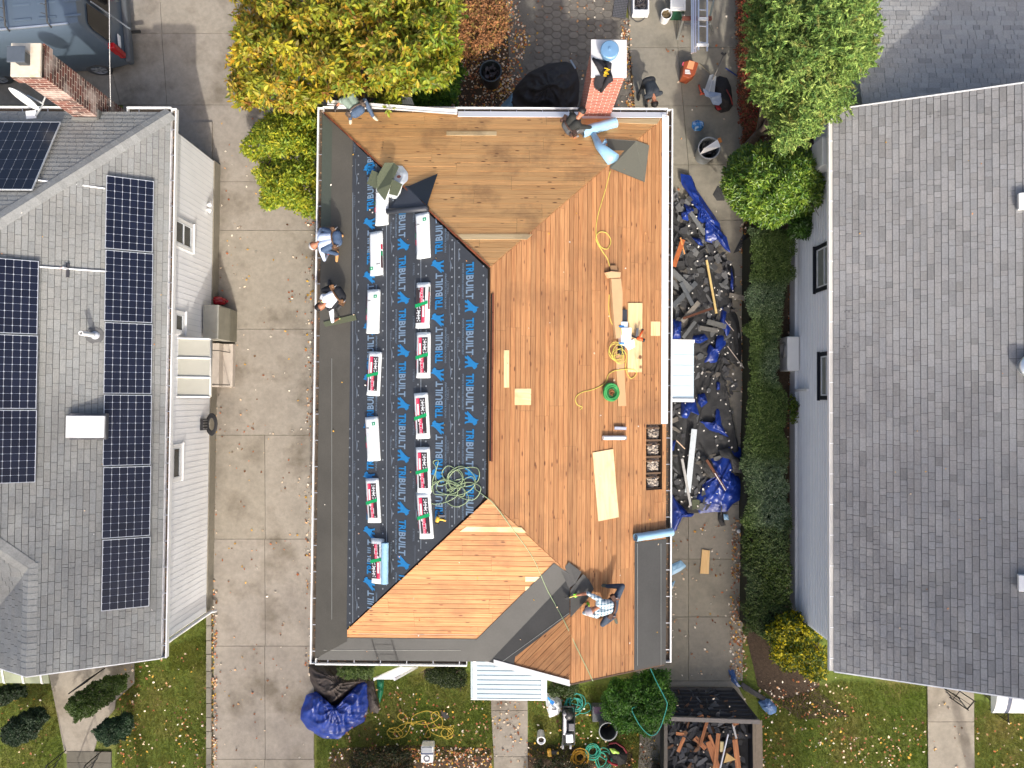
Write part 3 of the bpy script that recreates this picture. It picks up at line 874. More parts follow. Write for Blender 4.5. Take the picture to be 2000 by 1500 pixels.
def brick_mat(name, c1, c2, cm, scale=1.0, soot=0.0):
    m = bpy.data.materials.new(name); m.use_nodes = True
    nt = m.node_tree; n = nt.nodes; L = nt.links; b = n['Principled BSDF']
    uv = n.new('ShaderNodeUVMap')
    br = n.new('ShaderNodeTexBrick')
    br.inputs['Color1'].default_value = (*c1, 1); br.inputs['Color2'].default_value = (*c2, 1); br.inputs['Mortar'].default_value = (*cm, 1)
    br.inputs['Scale'].default_value = 1.0; br.inputs['Mortar Size'].default_value = 0.007 * scale
    br.inputs['Brick Width'].default_value = 0.21 * scale; br.inputs['Row Height'].default_value = 0.075 * scale
    br.inputs['Bias'].default_value = 0.0
    L.new(uv.outputs[0], br.inputs['Vector'])
    t = n.new('ShaderNodeTexNoise'); t.inputs['Scale'].default_value = 14
    tc = n.new('ShaderNodeTexCoord'); L.new(tc.outputs['Object'], t.inputs['Vector'])
    rp = n.new('ShaderNodeMapRange'); rp.inputs['To Min'].default_value = 0.6; rp.inputs['To Max'].default_value = 1.4; L.new(t.outputs[0], rp.inputs['Value'])
    vm = n.new('ShaderNodeVectorMath'); vm.operation = 'SCALE'; L.new(br.outputs[0], vm.inputs[0]); L.new(rp.outputs[0], vm.inputs['Scale'])
    cur = vm.outputs[0]
    at = n.new('ShaderNodeAttribute'); at.attribute_name = 'Col'
    mx = n.new('ShaderNodeMix'); mx.data_type = 'RGBA'; mx.blend_type = 'MULTIPLY'; mx.inputs[0].default_value = 1.0
    L.new(cur, mx.inputs[6]); L.new(at.outputs['Color'], mx.inputs[7]); cur = mx.outputs[2]
    if soot > 0:
        t2 = n.new('ShaderNodeTexNoise'); t2.inputs['Scale'].default_value = 1.7; t2.inputs['Detail'].default_value = 6; L.new(tc.outputs['Object'], t2.inputs['Vector'])
        r2 = n.new('ShaderNodeMapRange'); r2.inputs['From Min'].default_value = 0.5; r2.inputs['From Max'].default_value = 0.62; r2.inputs['To Max'].default_value = soot; L.new(t2.outputs[0], r2.inputs['Value'])
        m3 = n.new('ShaderNodeMix'); m3.data_type = 'RGBA'; m3.inputs[7].default_value = (*lin(215, 200, 188), 1)
        L.new(r2.outputs[0], m3.inputs[0]); L.new(cur, m3.inputs[6]); cur = m3.outputs[2]
    L.new(cur, b.inputs['Base Color']); b.inputs['Roughness'].default_value = 0.9
    bp = n.new('ShaderNodeBump'); bp.inputs['Strength'].default_value = 0.6; bp.inputs['Distance'].default_value = 0.01
    inv = n.new('ShaderNodeMath'); inv.operation = 'SUBTRACT'; inv.inputs[0].default_value = 1.0; L.new(br.outputs['Fac'], inv.inputs[1])
    L.new(inv.outputs[0], bp.inputs['Height']); L.new(bp.outputs[0], b.inputs['Normal'])
    return m
def brick_shaft(mb, base, top, z0, z1):
    """base, top: 4 corners xy each CCW; uv in metres"""
    off = 0.0
    for i in range(4):
        j = (i + 1) % 4
        a, c = Vector((*base[i], z0)), Vector((*base[j], z0)); d, e = Vector((*top[j], z1)), Vector((*top[i], z1))
        w = (c - a).length; h = z1 - z0
        mb.add([a, c, d, e], [(0, 1, 2, 3)], 0, (1, 1, 1), [[(off, 0), (off + w, 0), (off + w, h), (off, h)]])
        off += w
ZT = 5.35
ct = [P(1157, 147, ZT), P(1221, 148, ZT), P(1221, 82, ZT), P(1157, 81, ZT)]
cb_ = [P(1140, 226, 3.28), P(1191, 227, 3.28)]
xl, xr_ = (ct[0].x + cb_[0].x) / 2, (ct[1].x + cb_[1].x) / 2
yf, yk = HYT - 0.10, ct[2].y
chm = MB()
cc = [(cb_[0].x, yf), (cb_[1].x, yf), (ct[1].x, yk), (ct[0].x, yk)]
base4 = [(cb_[0].x, yf), (cb_[1].x, yf), (cb_[1].x + .02, yf + 0.75), (cb_[0].x, yf + 0.75)]
top4 = [(ct[0].x, ct[0].y), (ct[1].x, ct[1].y), (ct[2].x, ct[2].y), (ct[3].x, ct[3].y)]
brick_shaft(chm, base4, top4, 3.0, ZT - .02)
chm_o = chm.build('chimney', brick_mat('chimney_brick', lin(178, 96, 74), lin(150, 76, 58), lin(205, 190, 180)), house)
low = MB()
brick_shaft(low, base4, base4, 0.0, 3.0)
low.build('chimney', MATS.get('cb') or brick_mat('chimney_brick_low', lin(150, 84, 66), lin(130, 70, 54), lin(190, 178, 168)), house)
cr_ = MB()
cr_.prism([(p[0], p[1]) for p in [(top4[0][0] - .03, top4[0][1] - .03), (top4[1][0] + .03, top4[1][1] - .03), (top4[2][0] + .03, top4[2][1] + .03), (top4[3][0] - .03, top4[3][1] + .03)]], ZT - .05, ZT + .03)
cr_.build('chimney_crown', mat('crown', lin(205, 205, 205), 0.7, var=0.08, scale=6, usecol=False), chm_o)
cp = P(1190, 100, ZT + .2)
cap = MB()
cap.lathe((cp.x, cp.y, ZT + .03), [(.15, 0), (.15, .12), (.195, .125), (.20, .25), (.18, .27), (.04, .28), (.03, .30), (.0, .30)], 28)
cap.build('chimney_cap', mat('cap_metal', lin(120, 160, 195), 0.4, var=0.06, metal=0.3, usecol=False), chm_o)
fl = MB()
fl.box(((base4[0][0] + base4[1][0]) / 2, yf - 0.03, pN.z(0, yf) + .03), (.72, .10, .05))
fl.build('chimney_flashing', mat('flashing', lin(214, 178, 168), 0.6, usecol=False), house)
M_can = mat('canopy_metal', lin(138, 157, 170), 0.4, var=0.06, scale=3, var2=0.1, scale2=1.0)
z_c = 2.75
q = [P(919, 1300, z_c), P(1069, 1302, z_c), P(1069, 1366, z_c - .25), P(919, 1366, z_c - .25)]
cn = MB()
xl, xr2 = q[0].x, q[1].x; yt, yb2 = HYB + 0.3, q[2].y
zt, zb2 = z_c + 0.08, z_c - .25
cn.slab([(xl, yt, zt), (xr2, yt, zt), (xr2, yb2, zb2), (xl, yb2, zb2)], (0, 0, -0.04))
n_ = 13
for k in range(n_):
    t = k / (n_ - 1)
    yy = yt + (yb2 - yt) * t; zz = zt + (zb2 - zt) * t
    cn.frame_box((xl + .16, yy, zz), (xr2 - xl - .30, 0, 0), (0, 0.012, 0), (0, 0, 0.014), 0, (.85, .87, .88))
co = cn.build('front_canopy', M_can, house)
tr_ = MB()
for xx in (xl + .10, xr2 - .10, ):
    tr_.bar((xx, yt, zt + .035), (xx, yb2, zb2 + .035), 0.075, 0.03)
tr_.frame_box((xl, yb2 - .03, zb2 - .05), (xr2 - xl, 0, 0), (0, .03, 0), (0, 0, .06))
tr_.build('canopy_trim', M_white, co)
z_s = 2.5
xa, xb = HX1 - 0.3, P(1355, 720, z_s).x
yA, yB = P(1340, 664, z_s).y, P(1340, 785, z_s).y
sc_ = MB()
sc_.slab([(xa, yB, z_s + .14), (xb, yB, z_s), (xb, yA, z_s), (xa, yA, z_s + .14)], (0, 0, -.05))
for k in range(6):
    yy = yB + (yA - yB) * (k + .5) / 6
    sc_.bar((xa, yy, z_s + .142), (xb, yy, z_s + .004), 0.012, 0.008, 0, (.95, .96, .97))
sco = sc_.build('side_canopy', mat('canopy_pale', lin(196, 212, 220), 0.4, var=0.05, scale=3), house)
t2_ = MB()
for yy in (yB + .04, yA - .04): t2_.bar((xa, yy, z_s + .165), (xb + .01, yy, z_s + .025), 0.085, 0.03)
t2_.build('canopy_trim', M_white, sco)
def shingle_mat(name, col):
    return mat(name, col, 0.92, var=0.16, scale=26, bump=0.5, bscale=140, var2=0.13, scale2=0.7)
M_shL = shingle_mat('shingles_weathered', lin(138, 139, 136))
M_shR = shingle_mat('shingles_grey', lin(136, 136, 136))
M_shB = shingle_mat('shingles_rear', lin(150, 150, 148))
def shingles(plane, conv, m, name, parent, expo=0.143, tabs=(0.14, 0.42), seed=1, tone=0.10, off=0.02, under=True, dark_p=0.0, straight=False):
    r_ = random.Random(seed); b = MB()
    cv = [plane.to(p) for p in conv]
    lo, hi = min(q[1] for q in cv), max(q[1] for q in cv)
    l0, l1 = min(q[0] for q in cv), max(q[0] for q in cv)
    v = lo; k = 0
    while v < hi:
        u = l0 - r_.uniform(0, 0.4)
        while u < l1:
            w = r_.uniform(*tabs)
            jl = r_.uniform(-0.008, 0.008)
            g2 = 0.004
            pg = clip_convex([(u + g2, v - 0.004), (u + w - g2, v - 0.004 + jl * 0), (u + w - g2, v + expo - 0.012), (u + g2, v + expo - 0.012)], cv)
            u += w
            if len(pg) < 3 or area2(pg) < 2e-4: continue
            t = 1 + r_.uniform(-tone, tone)
            if r_.random() < dark_p: t *= 0.83
            hgt = lambda q: off + 0.013 * (1 - (q[1] - v) / expo)
            w3 = [plane.fr(q, hgt(q)) for q in pg]
            n = len(w3)
            low = [plane.fr(q, off - 0.004) for q in pg]
            fs = [list(range(n))] + [(i, n + i, n + (i + 1) % n, (i + 1) % n) for i in range(n)]
            wt = r_.uniform(-0.015, 0.015)
            b.add(w3 + low, fs, 0, (t * (1 + wt), t, t * (1 - wt)))
        v += expo; k += 1
    o = b.build(name, m, parent)
    return o
def underlay(plane, conv, name, parent, off=0.008):
    b = MB(); pts = [plane.pt(x, y, off) for x, y in conv]
    nn = (pts[1] - pts[0]).cross(pts[2] - pts[0])
    if nn.dot(plane.n) < 0: pts = pts[::-1]
    b.add(pts, [list(range(len(pts)))])
    return b
M_felt = mat('roof_felt', lin(84, 85, 86), 0.95, var=0.1, usecol=False)
def ridge_caps(a, c, pl1, pl2, m, name, parent, w=0.20, step=0.145, seed=3, off=0.035):
    """bent caps laid along an edge from a to c (world points), wings on the two planes"""
    r_ = random.Random(seed); b = MB()
    a, c = Vector(a), Vector(c); d = (c - a); L_ = d.length; d.normalize()
    s1 = pl1.n.cross(d).normalized(); s2 = d.cross(pl2.n).normalized()
    if s1.z > 0: s1 = -s1
    if s2.z > 0: s2 = -s2
    up_ = (pl1.n + pl2.n).normalized()
    k = 0.0
    while k < L_:
        e = min(k + step + 0.03, L_ + .02); t = r_.uniform(1.05, 1.25)
        p, q = a + d * k, a + d * e
        h0, h1 = off + 0.016, off + 0.004
        P0 = p + up_ * h1; Q0 = q + up_ * h0
        for s_ in (s1, s2):
            b.add([P0, Q0, Q0 + s_ * w, P0 + s_ * w, Q0 - up_ * .015, Q0 + s_ * w - up_ * .015], [(0, 1, 2, 3), (1, 4, 5, 2)], 0, (t, t, t))
        k += step
    return b.build(name, m, parent)
LZ = 3.0
XLE = P(334, 750, LZ).x - .13; YLN = P(338, 211, LZ).y - .13; YLS = P(325, 1285, LZ).y
lE = Plane(-0.5, 0, LZ + 0.5 * XLE)
lN = Plane(0, -0.5, LZ + 0.5 * YLN)
lS = Plane(0, 0.5, LZ - 0.5 * YLS)
XWR = XLE - 2.5; ZWR = lE.z(XWR, 0); YWV = YLS + 2.5
lWW = Plane(0.5, 0, ZWR - 0.5 * XWR)
def hleft(x, y):
    return min(lE.z(x, y), lN.z(x, y), lS.z(x, y) if x < XWR and y < YWV + (XWR - x) else 99)
lh = empty('neighbour_house', (XLE - 4, 0, 0), 'white sided house on the left with solar panels on its grey shingle roof', 'house')
lw = MB()
XLW = P(410, 750, 0.45).x
lw.box(((XLW + XLW - 9) / 2, (YLN + YLS) / 2, 1.72), (9, YLN - YLS - 0.75, 2.55))
M_bat = mat('white_siding', lin(243, 244, 245), 0.5, var=0.04, scale=2)
lwo = lw.build('wall', M_bat, lh)
bt = MB()
yy = YLS + 0.42
while yy < YLN - 0.4:
    bt.box((XLW + 0.004, yy, 1.72), (0.0024, 0.008, 2.55), 0, 0, (.70, .72, .75)); yy += 0.155
bt.build('siding_joint', M_bat, lwo)
lf = MB(); lf.box((XLW - 4.47, (YLN + YLS) / 2, 0.22), (9.0, YLN - YLS - .72, 0.46))
lf.build('foundation', M_conc2, lh)
for nm, pl, cv in (('n', lN, [(XLE, YLN), (XLE - 5, YLN - 5), (XLE - 10, YLN)]),
                   ('e', lE, [(XLE, YLN), (XLE - 5, YLN - 5), (XLE - 5, YLS + 5), (XWR, YWV), (XLE, YWV)]),
                   ('e2', lE, [(XLE, YWV), (XWR, YWV), (XWR, YLS), (XLE, YLS)]),
                   ('s', lS, [(XWR, YWV), (XLE - 5, YLS + 5), (XLE - 10, YLS), (XWR - 2.5, YLS)]),
                   ('w', lWW, [(XWR, YWV), (XWR, YLS), (XWR - 2.5, YLS)])):
    underlay(pl, cv, 'x', lh).build('roof_felt', M_felt, lh)
    shingles(pl, cv, M_shL, 'shingles', lh, seed={'n': 3, 'e': 4, 'e2': 4, 's': 6, 'w': 7}[nm], tone=0.07, tabs=(0.15, 0.36), expo=0.135)
ridge_caps((XLE, YLN, LZ), (XLE - 5, YLN - 5, LZ + 2.5), lN, lE, M_shL, 'hip_cap', lh)
ridge_caps((XWR, YLS, ZWR), (XWR, YWV + .1, ZWR), lE, lWW, M_shL, 'ridge_cap', lh)
ridge_caps((XWR, YWV, ZWR), (XLE - 5, YLS + 5, LZ + 2.5), lE, lS, M_shL, 'hip_cap', lh)
vm_ = MB(); vm_.box(((XLE + XLE - 10) / 2, (YLN + YLS) / 2, LZ - .15), (10, YLN - YLS - .04, .06))
vm_.build('soffit', M_white, lh)
gutter((XLE, YLS), (XLE, YLN + .12), (1, 0), parent=lh, z=LZ)
gutter((XLE - 8, YLN), (XLE - 1.93, YLN), (0, 1), parent=lh, z=LZ, dirt=False)
gutter((XLE - 1.12, YLN), (XLE + .02, YLN), (0, 1), parent=lh, z=LZ, dirt=False)
rkb = MB()
for pl, x0, x1 in ((lE, XLE, XWR), (lWW, XWR, XWR - 2.5)):
    p0, p1 = pl.pt(x0, YLS, 0), pl.pt(x1, YLS, 0)
    rkb.frame_box(p0 - Vector((0, 0, .16)), p1 - p0, (0, -.025, 0), (0, 0, .19))
rkb.build('rake_fascia', M_white, lh)
def wall_window(x, y0, y1, z0, z1, sgn, parent, m_fr=M_white, fw=0.09, dark=None, split=False, name='window'):
    """opening on a wall X = x facing sgn; returns the window"""
    w_ = MB()
    fr = 0.03 * sgn
    for a, c, e, f_ in ((y0 - fw, y1 + fw, z1, z1 + fw), (y0 - fw, y1 + fw, z0 - fw, z0), (y0 - fw, y0, z0, z1), (y1, y1 + fw, z0, z1)):
        w_.frame_box((x, a, e), (fr, 0, 0), (0, c - a, 0), (0, 0, f_ - e))
    o = w_.build(name, m_fr, parent)
    p_ = MB(); p_.frame_box((x + 0.006 * sgn, y0, z0), (0.004 * sgn, 0, 0), (0, y1 - y0, 0), (0, 0, z1 - z0))
    p_.build('pane', M_glass, o)
    s_ = MB()
    for a, c, e, f_ in ((y0, y1, z0, z0 + .035), (y0, y1, z1 - .035, z1), (y0, y0 + .035, z0 + .035, z1 - .035), (y1 - .035, y1, z0 + .035, z1 - .035)):
        s_.frame_box((x + .010 * sgn, a, e), (0.02 * sgn, 0, 0), (0, c - a, 0), (0, 0, f_ - e))
    if split: s_.frame_box((x + .010 * sgn, y0 + .035, (z0 + z1) / 2 - .02), (0.022 * sgn, 0, 0), (0, y1 - y0 - .07, 0), (0, 0, .04))
    s_.build('sash', mat('sash', lin(205, 208, 210), 0.5, usecol=False), o)
    k_ = MB(); k_.frame_box((x, y0 - fw - .02, z0 - fw - .035), (.07 * sgn, 0, 0), (0, y1 - y0 + 2 * fw + .04, 0), (0, 0, .032))
    k_.build('sill', m_fr, o)
    return o
def win_px(a, c, X, sgn, parent, **k):
    p, q = PX(a[0], a[1], X), PX(c[0], c[1], X)
    return wall_window(X, min(p.y, q.y), max(p.y, q.y), min(p.z, q.z), max(p.z, q.z), sgn, parent, **k)
XW_ = XLW + .011
win_px((342, 428), (372, 487), XW_, 1, lh, split=True)
win_px((342, 612), (356, 648), XW_, 1, lh)
win_px((337, 875), (350, 932), XW_, 1, lh)
q0, q1 = P(343, 661, 2.3), P(415, 775, 2.0)
can = MB()
xi, xo = XLW - .02, q1.x
ya_, yb_ = q0.y, q1.y
can.slab([(xi, yb_, 2.42), (xo, yb_, 2.2), (xo, ya_, 2.2), (xi, ya_, 2.42)], (0, 0, -.03), 0, (1, 1, 1))
cno = can.build('door_canopy', mat('canopy_beige', lin(168, 166, 154), 0.45, var=0.06, scale=3), lh)
t = MB()
for k in range(4):
    yy = yb_ + (ya_ - yb_) * k / 3
    t.tube([(xi, yy, 2.445), (xo - .03, yy, 2.225), (xo + .01, yy, 2.18)], 0.026, 8)
t.frame_box((xo, yb_, 2.08), (.015, 0, 0), (0, ya_ - yb_, 0), (0, 0, .12), 0, (.75, .75, .72))
t.build('canopy_rib', M_white, cno, smooth=True)
q0, q1 = P(-60, 1300, 2.2), P(96, 1335, 2.0)
aw = MB(); aw.slab([(q0.x, q1.y, 2.0), (q1.x, q1.y, 2.0), (q1.x, YLS + .1, 2.25), (q0.x, YLS + .1, 2.25)], (0, 0, -.03))
awo = aw.build('front_awning', mat('awning_green', lin(150, 156, 128), 0.5), lh)
t = MB()
for px_ in (8, 46, 82):
    a = P(px_, 1334, 2.02); t.tube([(a.x - .03, YLS + .1, 2.27), (a.x, q1.y + .02, 2.03), (a.x, q1.y, 1.98)], .024, 8)
t.build('awning_rib', M_white, awo, smooth=True)
dsn = MB()
a = P(328, 1232, LZ - .05); c = P(416, 1172, .35)
dsn.tube([(XLE + .05, YLS + .30, LZ - .1), (XLW + .09, YLS + .36, LZ - .35), (XLW + .09, YLS + .36, .35), (XLW + .2, YLS + .36, .22)], .045, 8)
dsn.build('downspout', M_white, lh, smooth=True)
fld = MB(); p = PX(404, 408, XLW + .02)
fld.lathe(p, [(.02, 0), (.05, .04), (.075, .12), (.0, .13)], 14, axis=(1, -.5, -.4))
fld.lathe(p + Vector((0, .1, 0)), [(.02, 0), (.05, .04), (.07, .12), (.0, .13)], 14, axis=(1, .5, -.4))
fld.build('flood_light', M_white, lh, smooth=True)
hp = PX(398, 828, XLW + .02); hp.z = .9
hz = P(412, 829, .9)
hr = empty('hose_reel', (XLW + .02, hz.y, 0), 'coil of black garden hose hanging on the white wall of the left house', 'hose')
m_ = MB()
m_.box((XLW + .05, hz.y, .95), (.08, .32, .24), 0, 0, sc(BLK, 2))
for k in range(4): m_.box((XLW + .10, hz.y - .12 + .08 * k, .95), (.03, .02, .22), 0, 0, (.25, .25, .25))
m_.build('bracket', M_black, hr)
m_ = MB(); r_ = random.Random(9)
pts = []
for i in range(420):
    t = i / 26 * 2 * math.pi
    rr = .25 + .055 * math.sin(i * .13) + r_.uniform(-.006, .006)
    pts.append((XLW + .16 + .10 * math.sin(i * .071) + rr * 0.45 * math.cos(t) * 0 + .05, hz.y + rr * math.cos(t), .85 + rr * .9 * math.sin(t)))
pts = [(XLW + .24 + (p[2] - .85) * .75, p[1], .85 + (p[2] - .85) * .5 + r_.uniform(-.01, .01)) for p in pts]
m_.tube(pts, .019, 6, 0, (.035, .035, .037))
m_.build('hose', M_rub, hr, smooth=True)
ZC = 5.35
tp = [P(24, 148, ZC), P(82, 148, ZC), P(82, 88, ZC), P(24, 88, ZC)]
bp_ = [P(147, 225, 3.1), P(193, 225, 3.1)]
bx0, bx1 = bp_[0].x, bp_[1].x; by0 = YLN - .22; by1 = by0 + .72
M_brL = brick_mat('chimney_brick_weathered', lin(120, 66, 54), lin(64, 46, 44), lin(188, 170, 156), 1.3, soot=0.5)
cm_ = MB()
brick_shaft(cm_, [(bx0, by0), (bx1, by0), (bx1, by1), (bx0, by1)], [(tp[0].x + .02, tp[0].y + .02), (tp[1].x - .02, tp[1].y + .02), (tp[1].x - .02, tp[2].y - .02), (tp[0].x + .02, tp[2].y - .02)], 2.0, ZC - .25)
x0, x1, y0, y1 = tp[0].x - .03, tp[1].x + .05, tp[0].y - .04, tp[2].y + .03
brick_shaft(cm_, [(x0, y0), (x1, y0), (x1, y1), (x0, y1)], [(x0, y0), (x1, y0), (x1, y1), (x0, y1)], ZC - .27, ZC)
cm_.add([(x0, y0, ZC - .27), (x1, y0, ZC - .27), (x1, y1, ZC - .27), (x0, y1, ZC - .27)], [(3, 2, 1, 0)])
cmo = cm_.build('chimney', M_brL, lh)
lw_ = MB(); brick_shaft(lw_, [(bx0, by0), (bx1, by0), (bx1, by1), (bx0, by1)], [(bx0, by0), (bx1, by0), (bx1, by1), (bx0, by1)], 0, 2.0)
lw_.build('chimney', M_brL, lh)
m_ = MB(); m_.box(((x0 + x1) / 2 - .02, (y0 + y1) / 2, ZC + .02), (x1 - x0 - .08, y1 - y0 - .02, .05)); m_.build('chimney_crown', mat('crown_old', lin(205, 196, 178), 0.85, var=0.12, scale=8, col2=lin(196, 150, 90), scale2=3, thr=.62, usecol=False), cmo)
m_ = MB(); cpx = P(30, 105, ZC + .35)
m_.box((cpx.x, cpx.y, ZC + .33), (.40, .36, .03)); m_.box((cpx.x, cpx.y, ZC + .18), (.24, .24, .28), 0, 0, (.5, .5, .5))
m_.build('chimney_cap', mat('cap_grey', lin(96, 104, 112), 0.5, metal=.4), cmo, bevel=.02)
m_ = MB(); m_.box(((bx0 + bx1) / 2, by0 - .01, lN.z(0, by0) + .03), (bx1 - bx0 + .04, .05, .16)); m_.box((bx1 + .02, by0 + .1, lN.z(0, by0) + .0), (.07, .24, .18), 0, 0, (.6, .6, .6))
m_.build('chimney_flashing', mat('lead', lin(120, 120, 116), 0.6), cmo)
M_cell = mat('solar_cells', lin(20, 25, 42), 0.3, var=0.10, scale=2, usecol=True, spec=0.35)
M_grid = mat('solar_grid', lin(190, 196, 205), 0.4, var=0.0, usecol=False)
M_pfr = mat('panel_frame', lin(210, 214, 218), 0.35, metal=.5, usecol=False)
def solar_local(W, Lh, nu, nv):
    """panel in its own frame: x across (W), y along (Lh), z up; returns root-less meshes"""
    fr = MB()
    t, h = .012, .04
    fr.box((0, -Lh / 2 + t / 2, 0), (W, t, h)); fr.box((0, Lh / 2 - t / 2, 0), (W, t, h))
    fr.box((-W / 2 + t / 2, 0, 0), (t, Lh - 2 * t, h)); fr.box((W / 2 - t / 2, 0, 0), (t, Lh - 2 * t, h))
    gl = MB(); gl.box((0, 0, .006), (W - 2 * t, Lh - 2 * t, .006))
    ce = MB(); cu, cv = (W - 2 * t) / nu, (Lh - 2 * t) / nv
    r_ = random.Random(2); gp = .0028; c = .014
    for i in range(nu):
        for j in range(nv):
            x0, y0 = -W / 2 + t + i * cu + gp, -Lh / 2 + t + j * cv + gp; x1, y1 = x0 + cu - 2 * gp, y0 + cv - 2 * gp
            q = [(x0 + c, y0), (x1 - c, y0), (x1, y0 + c), (x1, y1 - c), (x1 - c, y1), (x0 + c, y1), (x0, y1 - c), (x0, y0 + c)]
            tt = r_.uniform(.85, 1.15)
            ce.add([(a, b, .0125) for a, b in q], [list(range(8))], 0, (tt, tt, tt))
    return fr, gl, ce
sol_proto = {}
def solar(plane, quad, label, key='a', nu=6, nv=10, group='solar panels on the left roof', foot=False):
    """quad: picture corners low-left, low-right.. used for centre and size"""
    pts = [plane.px(x, y, .12) for x, y in quad]
    c = sum(pts, Vector()) / 4
    n_ = plane.n
    along_y = abs(plane.e1.y) > 0.5
    ey = Vector((0, 1, 0)) if along_y else plane.e2.copy()
    ex = ey.cross(n_).normalized()
    dx = ((pts[1] - pts[0]) + (pts[2] - pts[3])) / 2; dy = ((pts[3] - pts[0]) + (pts[2] - pts[1])) / 2
    W, Lh = abs(dx.dot(ex)), abs(dy.dot(ey))
    if key not in sol_proto:
        root = empty('solar_panel', (0, 0, 0), label, 'solar panel', group)
        fr, gl, ce = solar_local(W, Lh, nu, nv)
        a = fr.build('frame', M_pfr, root); b = gl.build('backing_glass', M_grid, root); d = ce.build('cells', M_cell, root)
        sol_proto[key] = (root, W, Lh, [a, b, d]); first = True
    else:
        src, W0, L0, ch = sol_proto[key]
        root = src.copy(); COL.objects.link(root); root['label'] = label
        for o in ch:
            k = o.copy(); COL.objects.link(k); k.parent = root
        first = False
    _, W0, L0, _ = sol_proto[key]
    ey2 = n_.cross(ex).normalized()
    m = Matrix((ex, ey2, n_)).transposed().to_4x4()
    m.translation = c
    m = m @ Matrix.Diagonal((W / W0, Lh / L0, 1, 1))
    root.matrix_world = m
    return root
ordn = ['top panel', 'second panel from the top', 'third panel from the top', 'fourth panel from the top', 'fifth panel from the top', 'bottom panel']
ya = [347, 490.5, 630, 770, 910, 1050, 1190]
for k in range(6):
    xa, xb = 207 - 1.5 * k, 300 - 1.4 * k
    solar(lE, [(xa - 1, ya[k + 1] - 1.5), (xb - 1, ya[k + 1] - 1.5), (xb, ya[k] + 1.5), (xa, ya[k] + 1.5)], 'black solar panel, %s in the long row near the gutter' % ordn[k], 'a')
yb = [505, 652.5, 799.5, 945]
for k in range(3):
    xb = 75 - 2 * k
    solar(lE, [(xb - 100, yb[k + 1] - 1.5), (xb - 1, yb[k + 1] - 1.5), (xb, yb[k] + 1.5), (xb - 99, yb[k] + 1.5)], 'black solar panel, %s in the row of three at the picture edge' % ['top one', 'middle one', 'bottom one'][k], 'b')
solar(lN, [(-86, 370), (68, 371), (114, 239), (-30, 238)], 'black solar panel on the slope beside the chimney and satellite dish', 'c', 8, 7)
cd = MB()
for a, c in (((75, 352), (205, 368)), ((77, 521), (205, 530))):
    p, q = onH(a[0], a[1], hleft, .07), onH(c[0], c[1], hleft, .07)
    cd_ = MB(); cd_.tube([p, p.lerp(q, .5) + Vector((0, 0, .05 if a[1] < 400 else 0)), q], .016, 8)
    s_ = p.lerp(q, .35); cd_.box(s_ + Vector((0, 0, .02)), (.14, .035, .01), 0, 0, (1.0, .3, .25))
    cd_.build('conduit', M_paint, lh)
m_ = MB(); p = onH(131, 528, hleft, .03); m_.box(p, (.12, .34, .04), 0, 0, (.06, .06, .07), ry=-.46); m_.box(p + Vector((0.0, .03, .1)), (.05, .05, .12), 0, 0, (.7, .7, .72))
m_.build('conduit_bracket', M_paint, lh)
vp = empty('vent_pipe', onH(188, 655, hleft), 'white plumbing vent pipe on the left roof beside the solar panels', 'vent pipe')
m_ = MB(); p = onH(186, 655, hleft, 0)
m_.lathe(p, [(.0, -.06), (.055, -.06), (.055, .58), (.038, .58), (.036, .2), (0, .2)], 16)
m_.build('pipe', M_white, vp, smooth=False)
m_ = MB(); m_.lathe(p, [(.12, -.06), (.10, .04), (.062, .10), (.062, .14)], 16); m_.build('boot', mat('boot', lin(196, 200, 206), .5), vp)
m_ = MB(); r_ = random.Random(3)
rag = [(math.cos(t) * (.17 + r_.uniform(-.02, .035)), math.sin(t) * (.19 + r_.uniform(-.02, .035))) for t in [i * math.pi / 12 for i in range(24)]]
m_.slab([lE.pt(p.x + a, p.y + b, .034) for a, b in rag], lE.n * .008, 0, (.12, .12, .12)); m_.build('sealant', M_matte, vp)
sk = empty('roof_vent', onH(139, 835, hleft), 'white square box skylight on the left roof beside the solar panels', 'skylight')
m_ = MB(); p0 = [P(103, 858, 4.62), P(175, 858, 4.45), P(176, 812, 4.45), P(105, 812, 4.62)]
cx = sum((p.x for p in p0)) / 4; cy = sum((p.y for p in p0)) / 4
zr = hleft(cx, cy)
m_.box((cx, cy, zr + .13), (.78, .62, .30), 0, 0, (.12, .12, .13), ry=.3)
m_.build('curb', M_matte, sk)
m_ = MB(); m_.box((cx + .02, cy - .0, zr + .33), (.86, .52, .07), 0, 0, (1, 1, 1), ry=.12, rx=-.02); m_.build('cover', M_white, sk, bevel=.01)
dp = onH(80, 262, hleft)
ds = empty('satellite_dish', P(62, 228, 3.2), 'white satellite dish on a bent arm beside the weathered brick chimney', 'satellite dish')
m_ = MB(); pc = P(52, 188, 3.9)
ax = Vector((-.46, -.85, .25)).normalized()
prof = [(0, .0), (.12, .01), (.24, .04), (.33, .085), (.34, .095), (.33, .10), (.24, .055), (.12, .025), (0, .015)]
m_.lathe(pc, prof, 32, axis=ax, sx=1.12); m_.build('dish', M_white, ds, smooth=True)
m_ = MB(); f_ = P(66, 226, 3.15)
m_.tube([pc - ax * .02, P(84, 202, 3.75), P(80, 210, 3.5), P(70, 226, 3.15)], .025, 8); m_.build('mast', mat('galv', lin(190, 194, 196), .5, metal=.3), ds, smooth=True)
m_ = MB(); m_.tube([P(84, 200, 3.75), P(90, 185, 3.95), P(93, 177, 4.05)], .018, 8); m_.box(P(92, 177, 4.07), (.09, .09, .12), .4); m_.build('feed_arm', mat('galv2', lin(170, 172, 172), .5), ds)
m_ = MB(); m_.box(P(61, 224, 3.15), (.26, .20, .02), .1); m_.build('foot', M_white, ds)
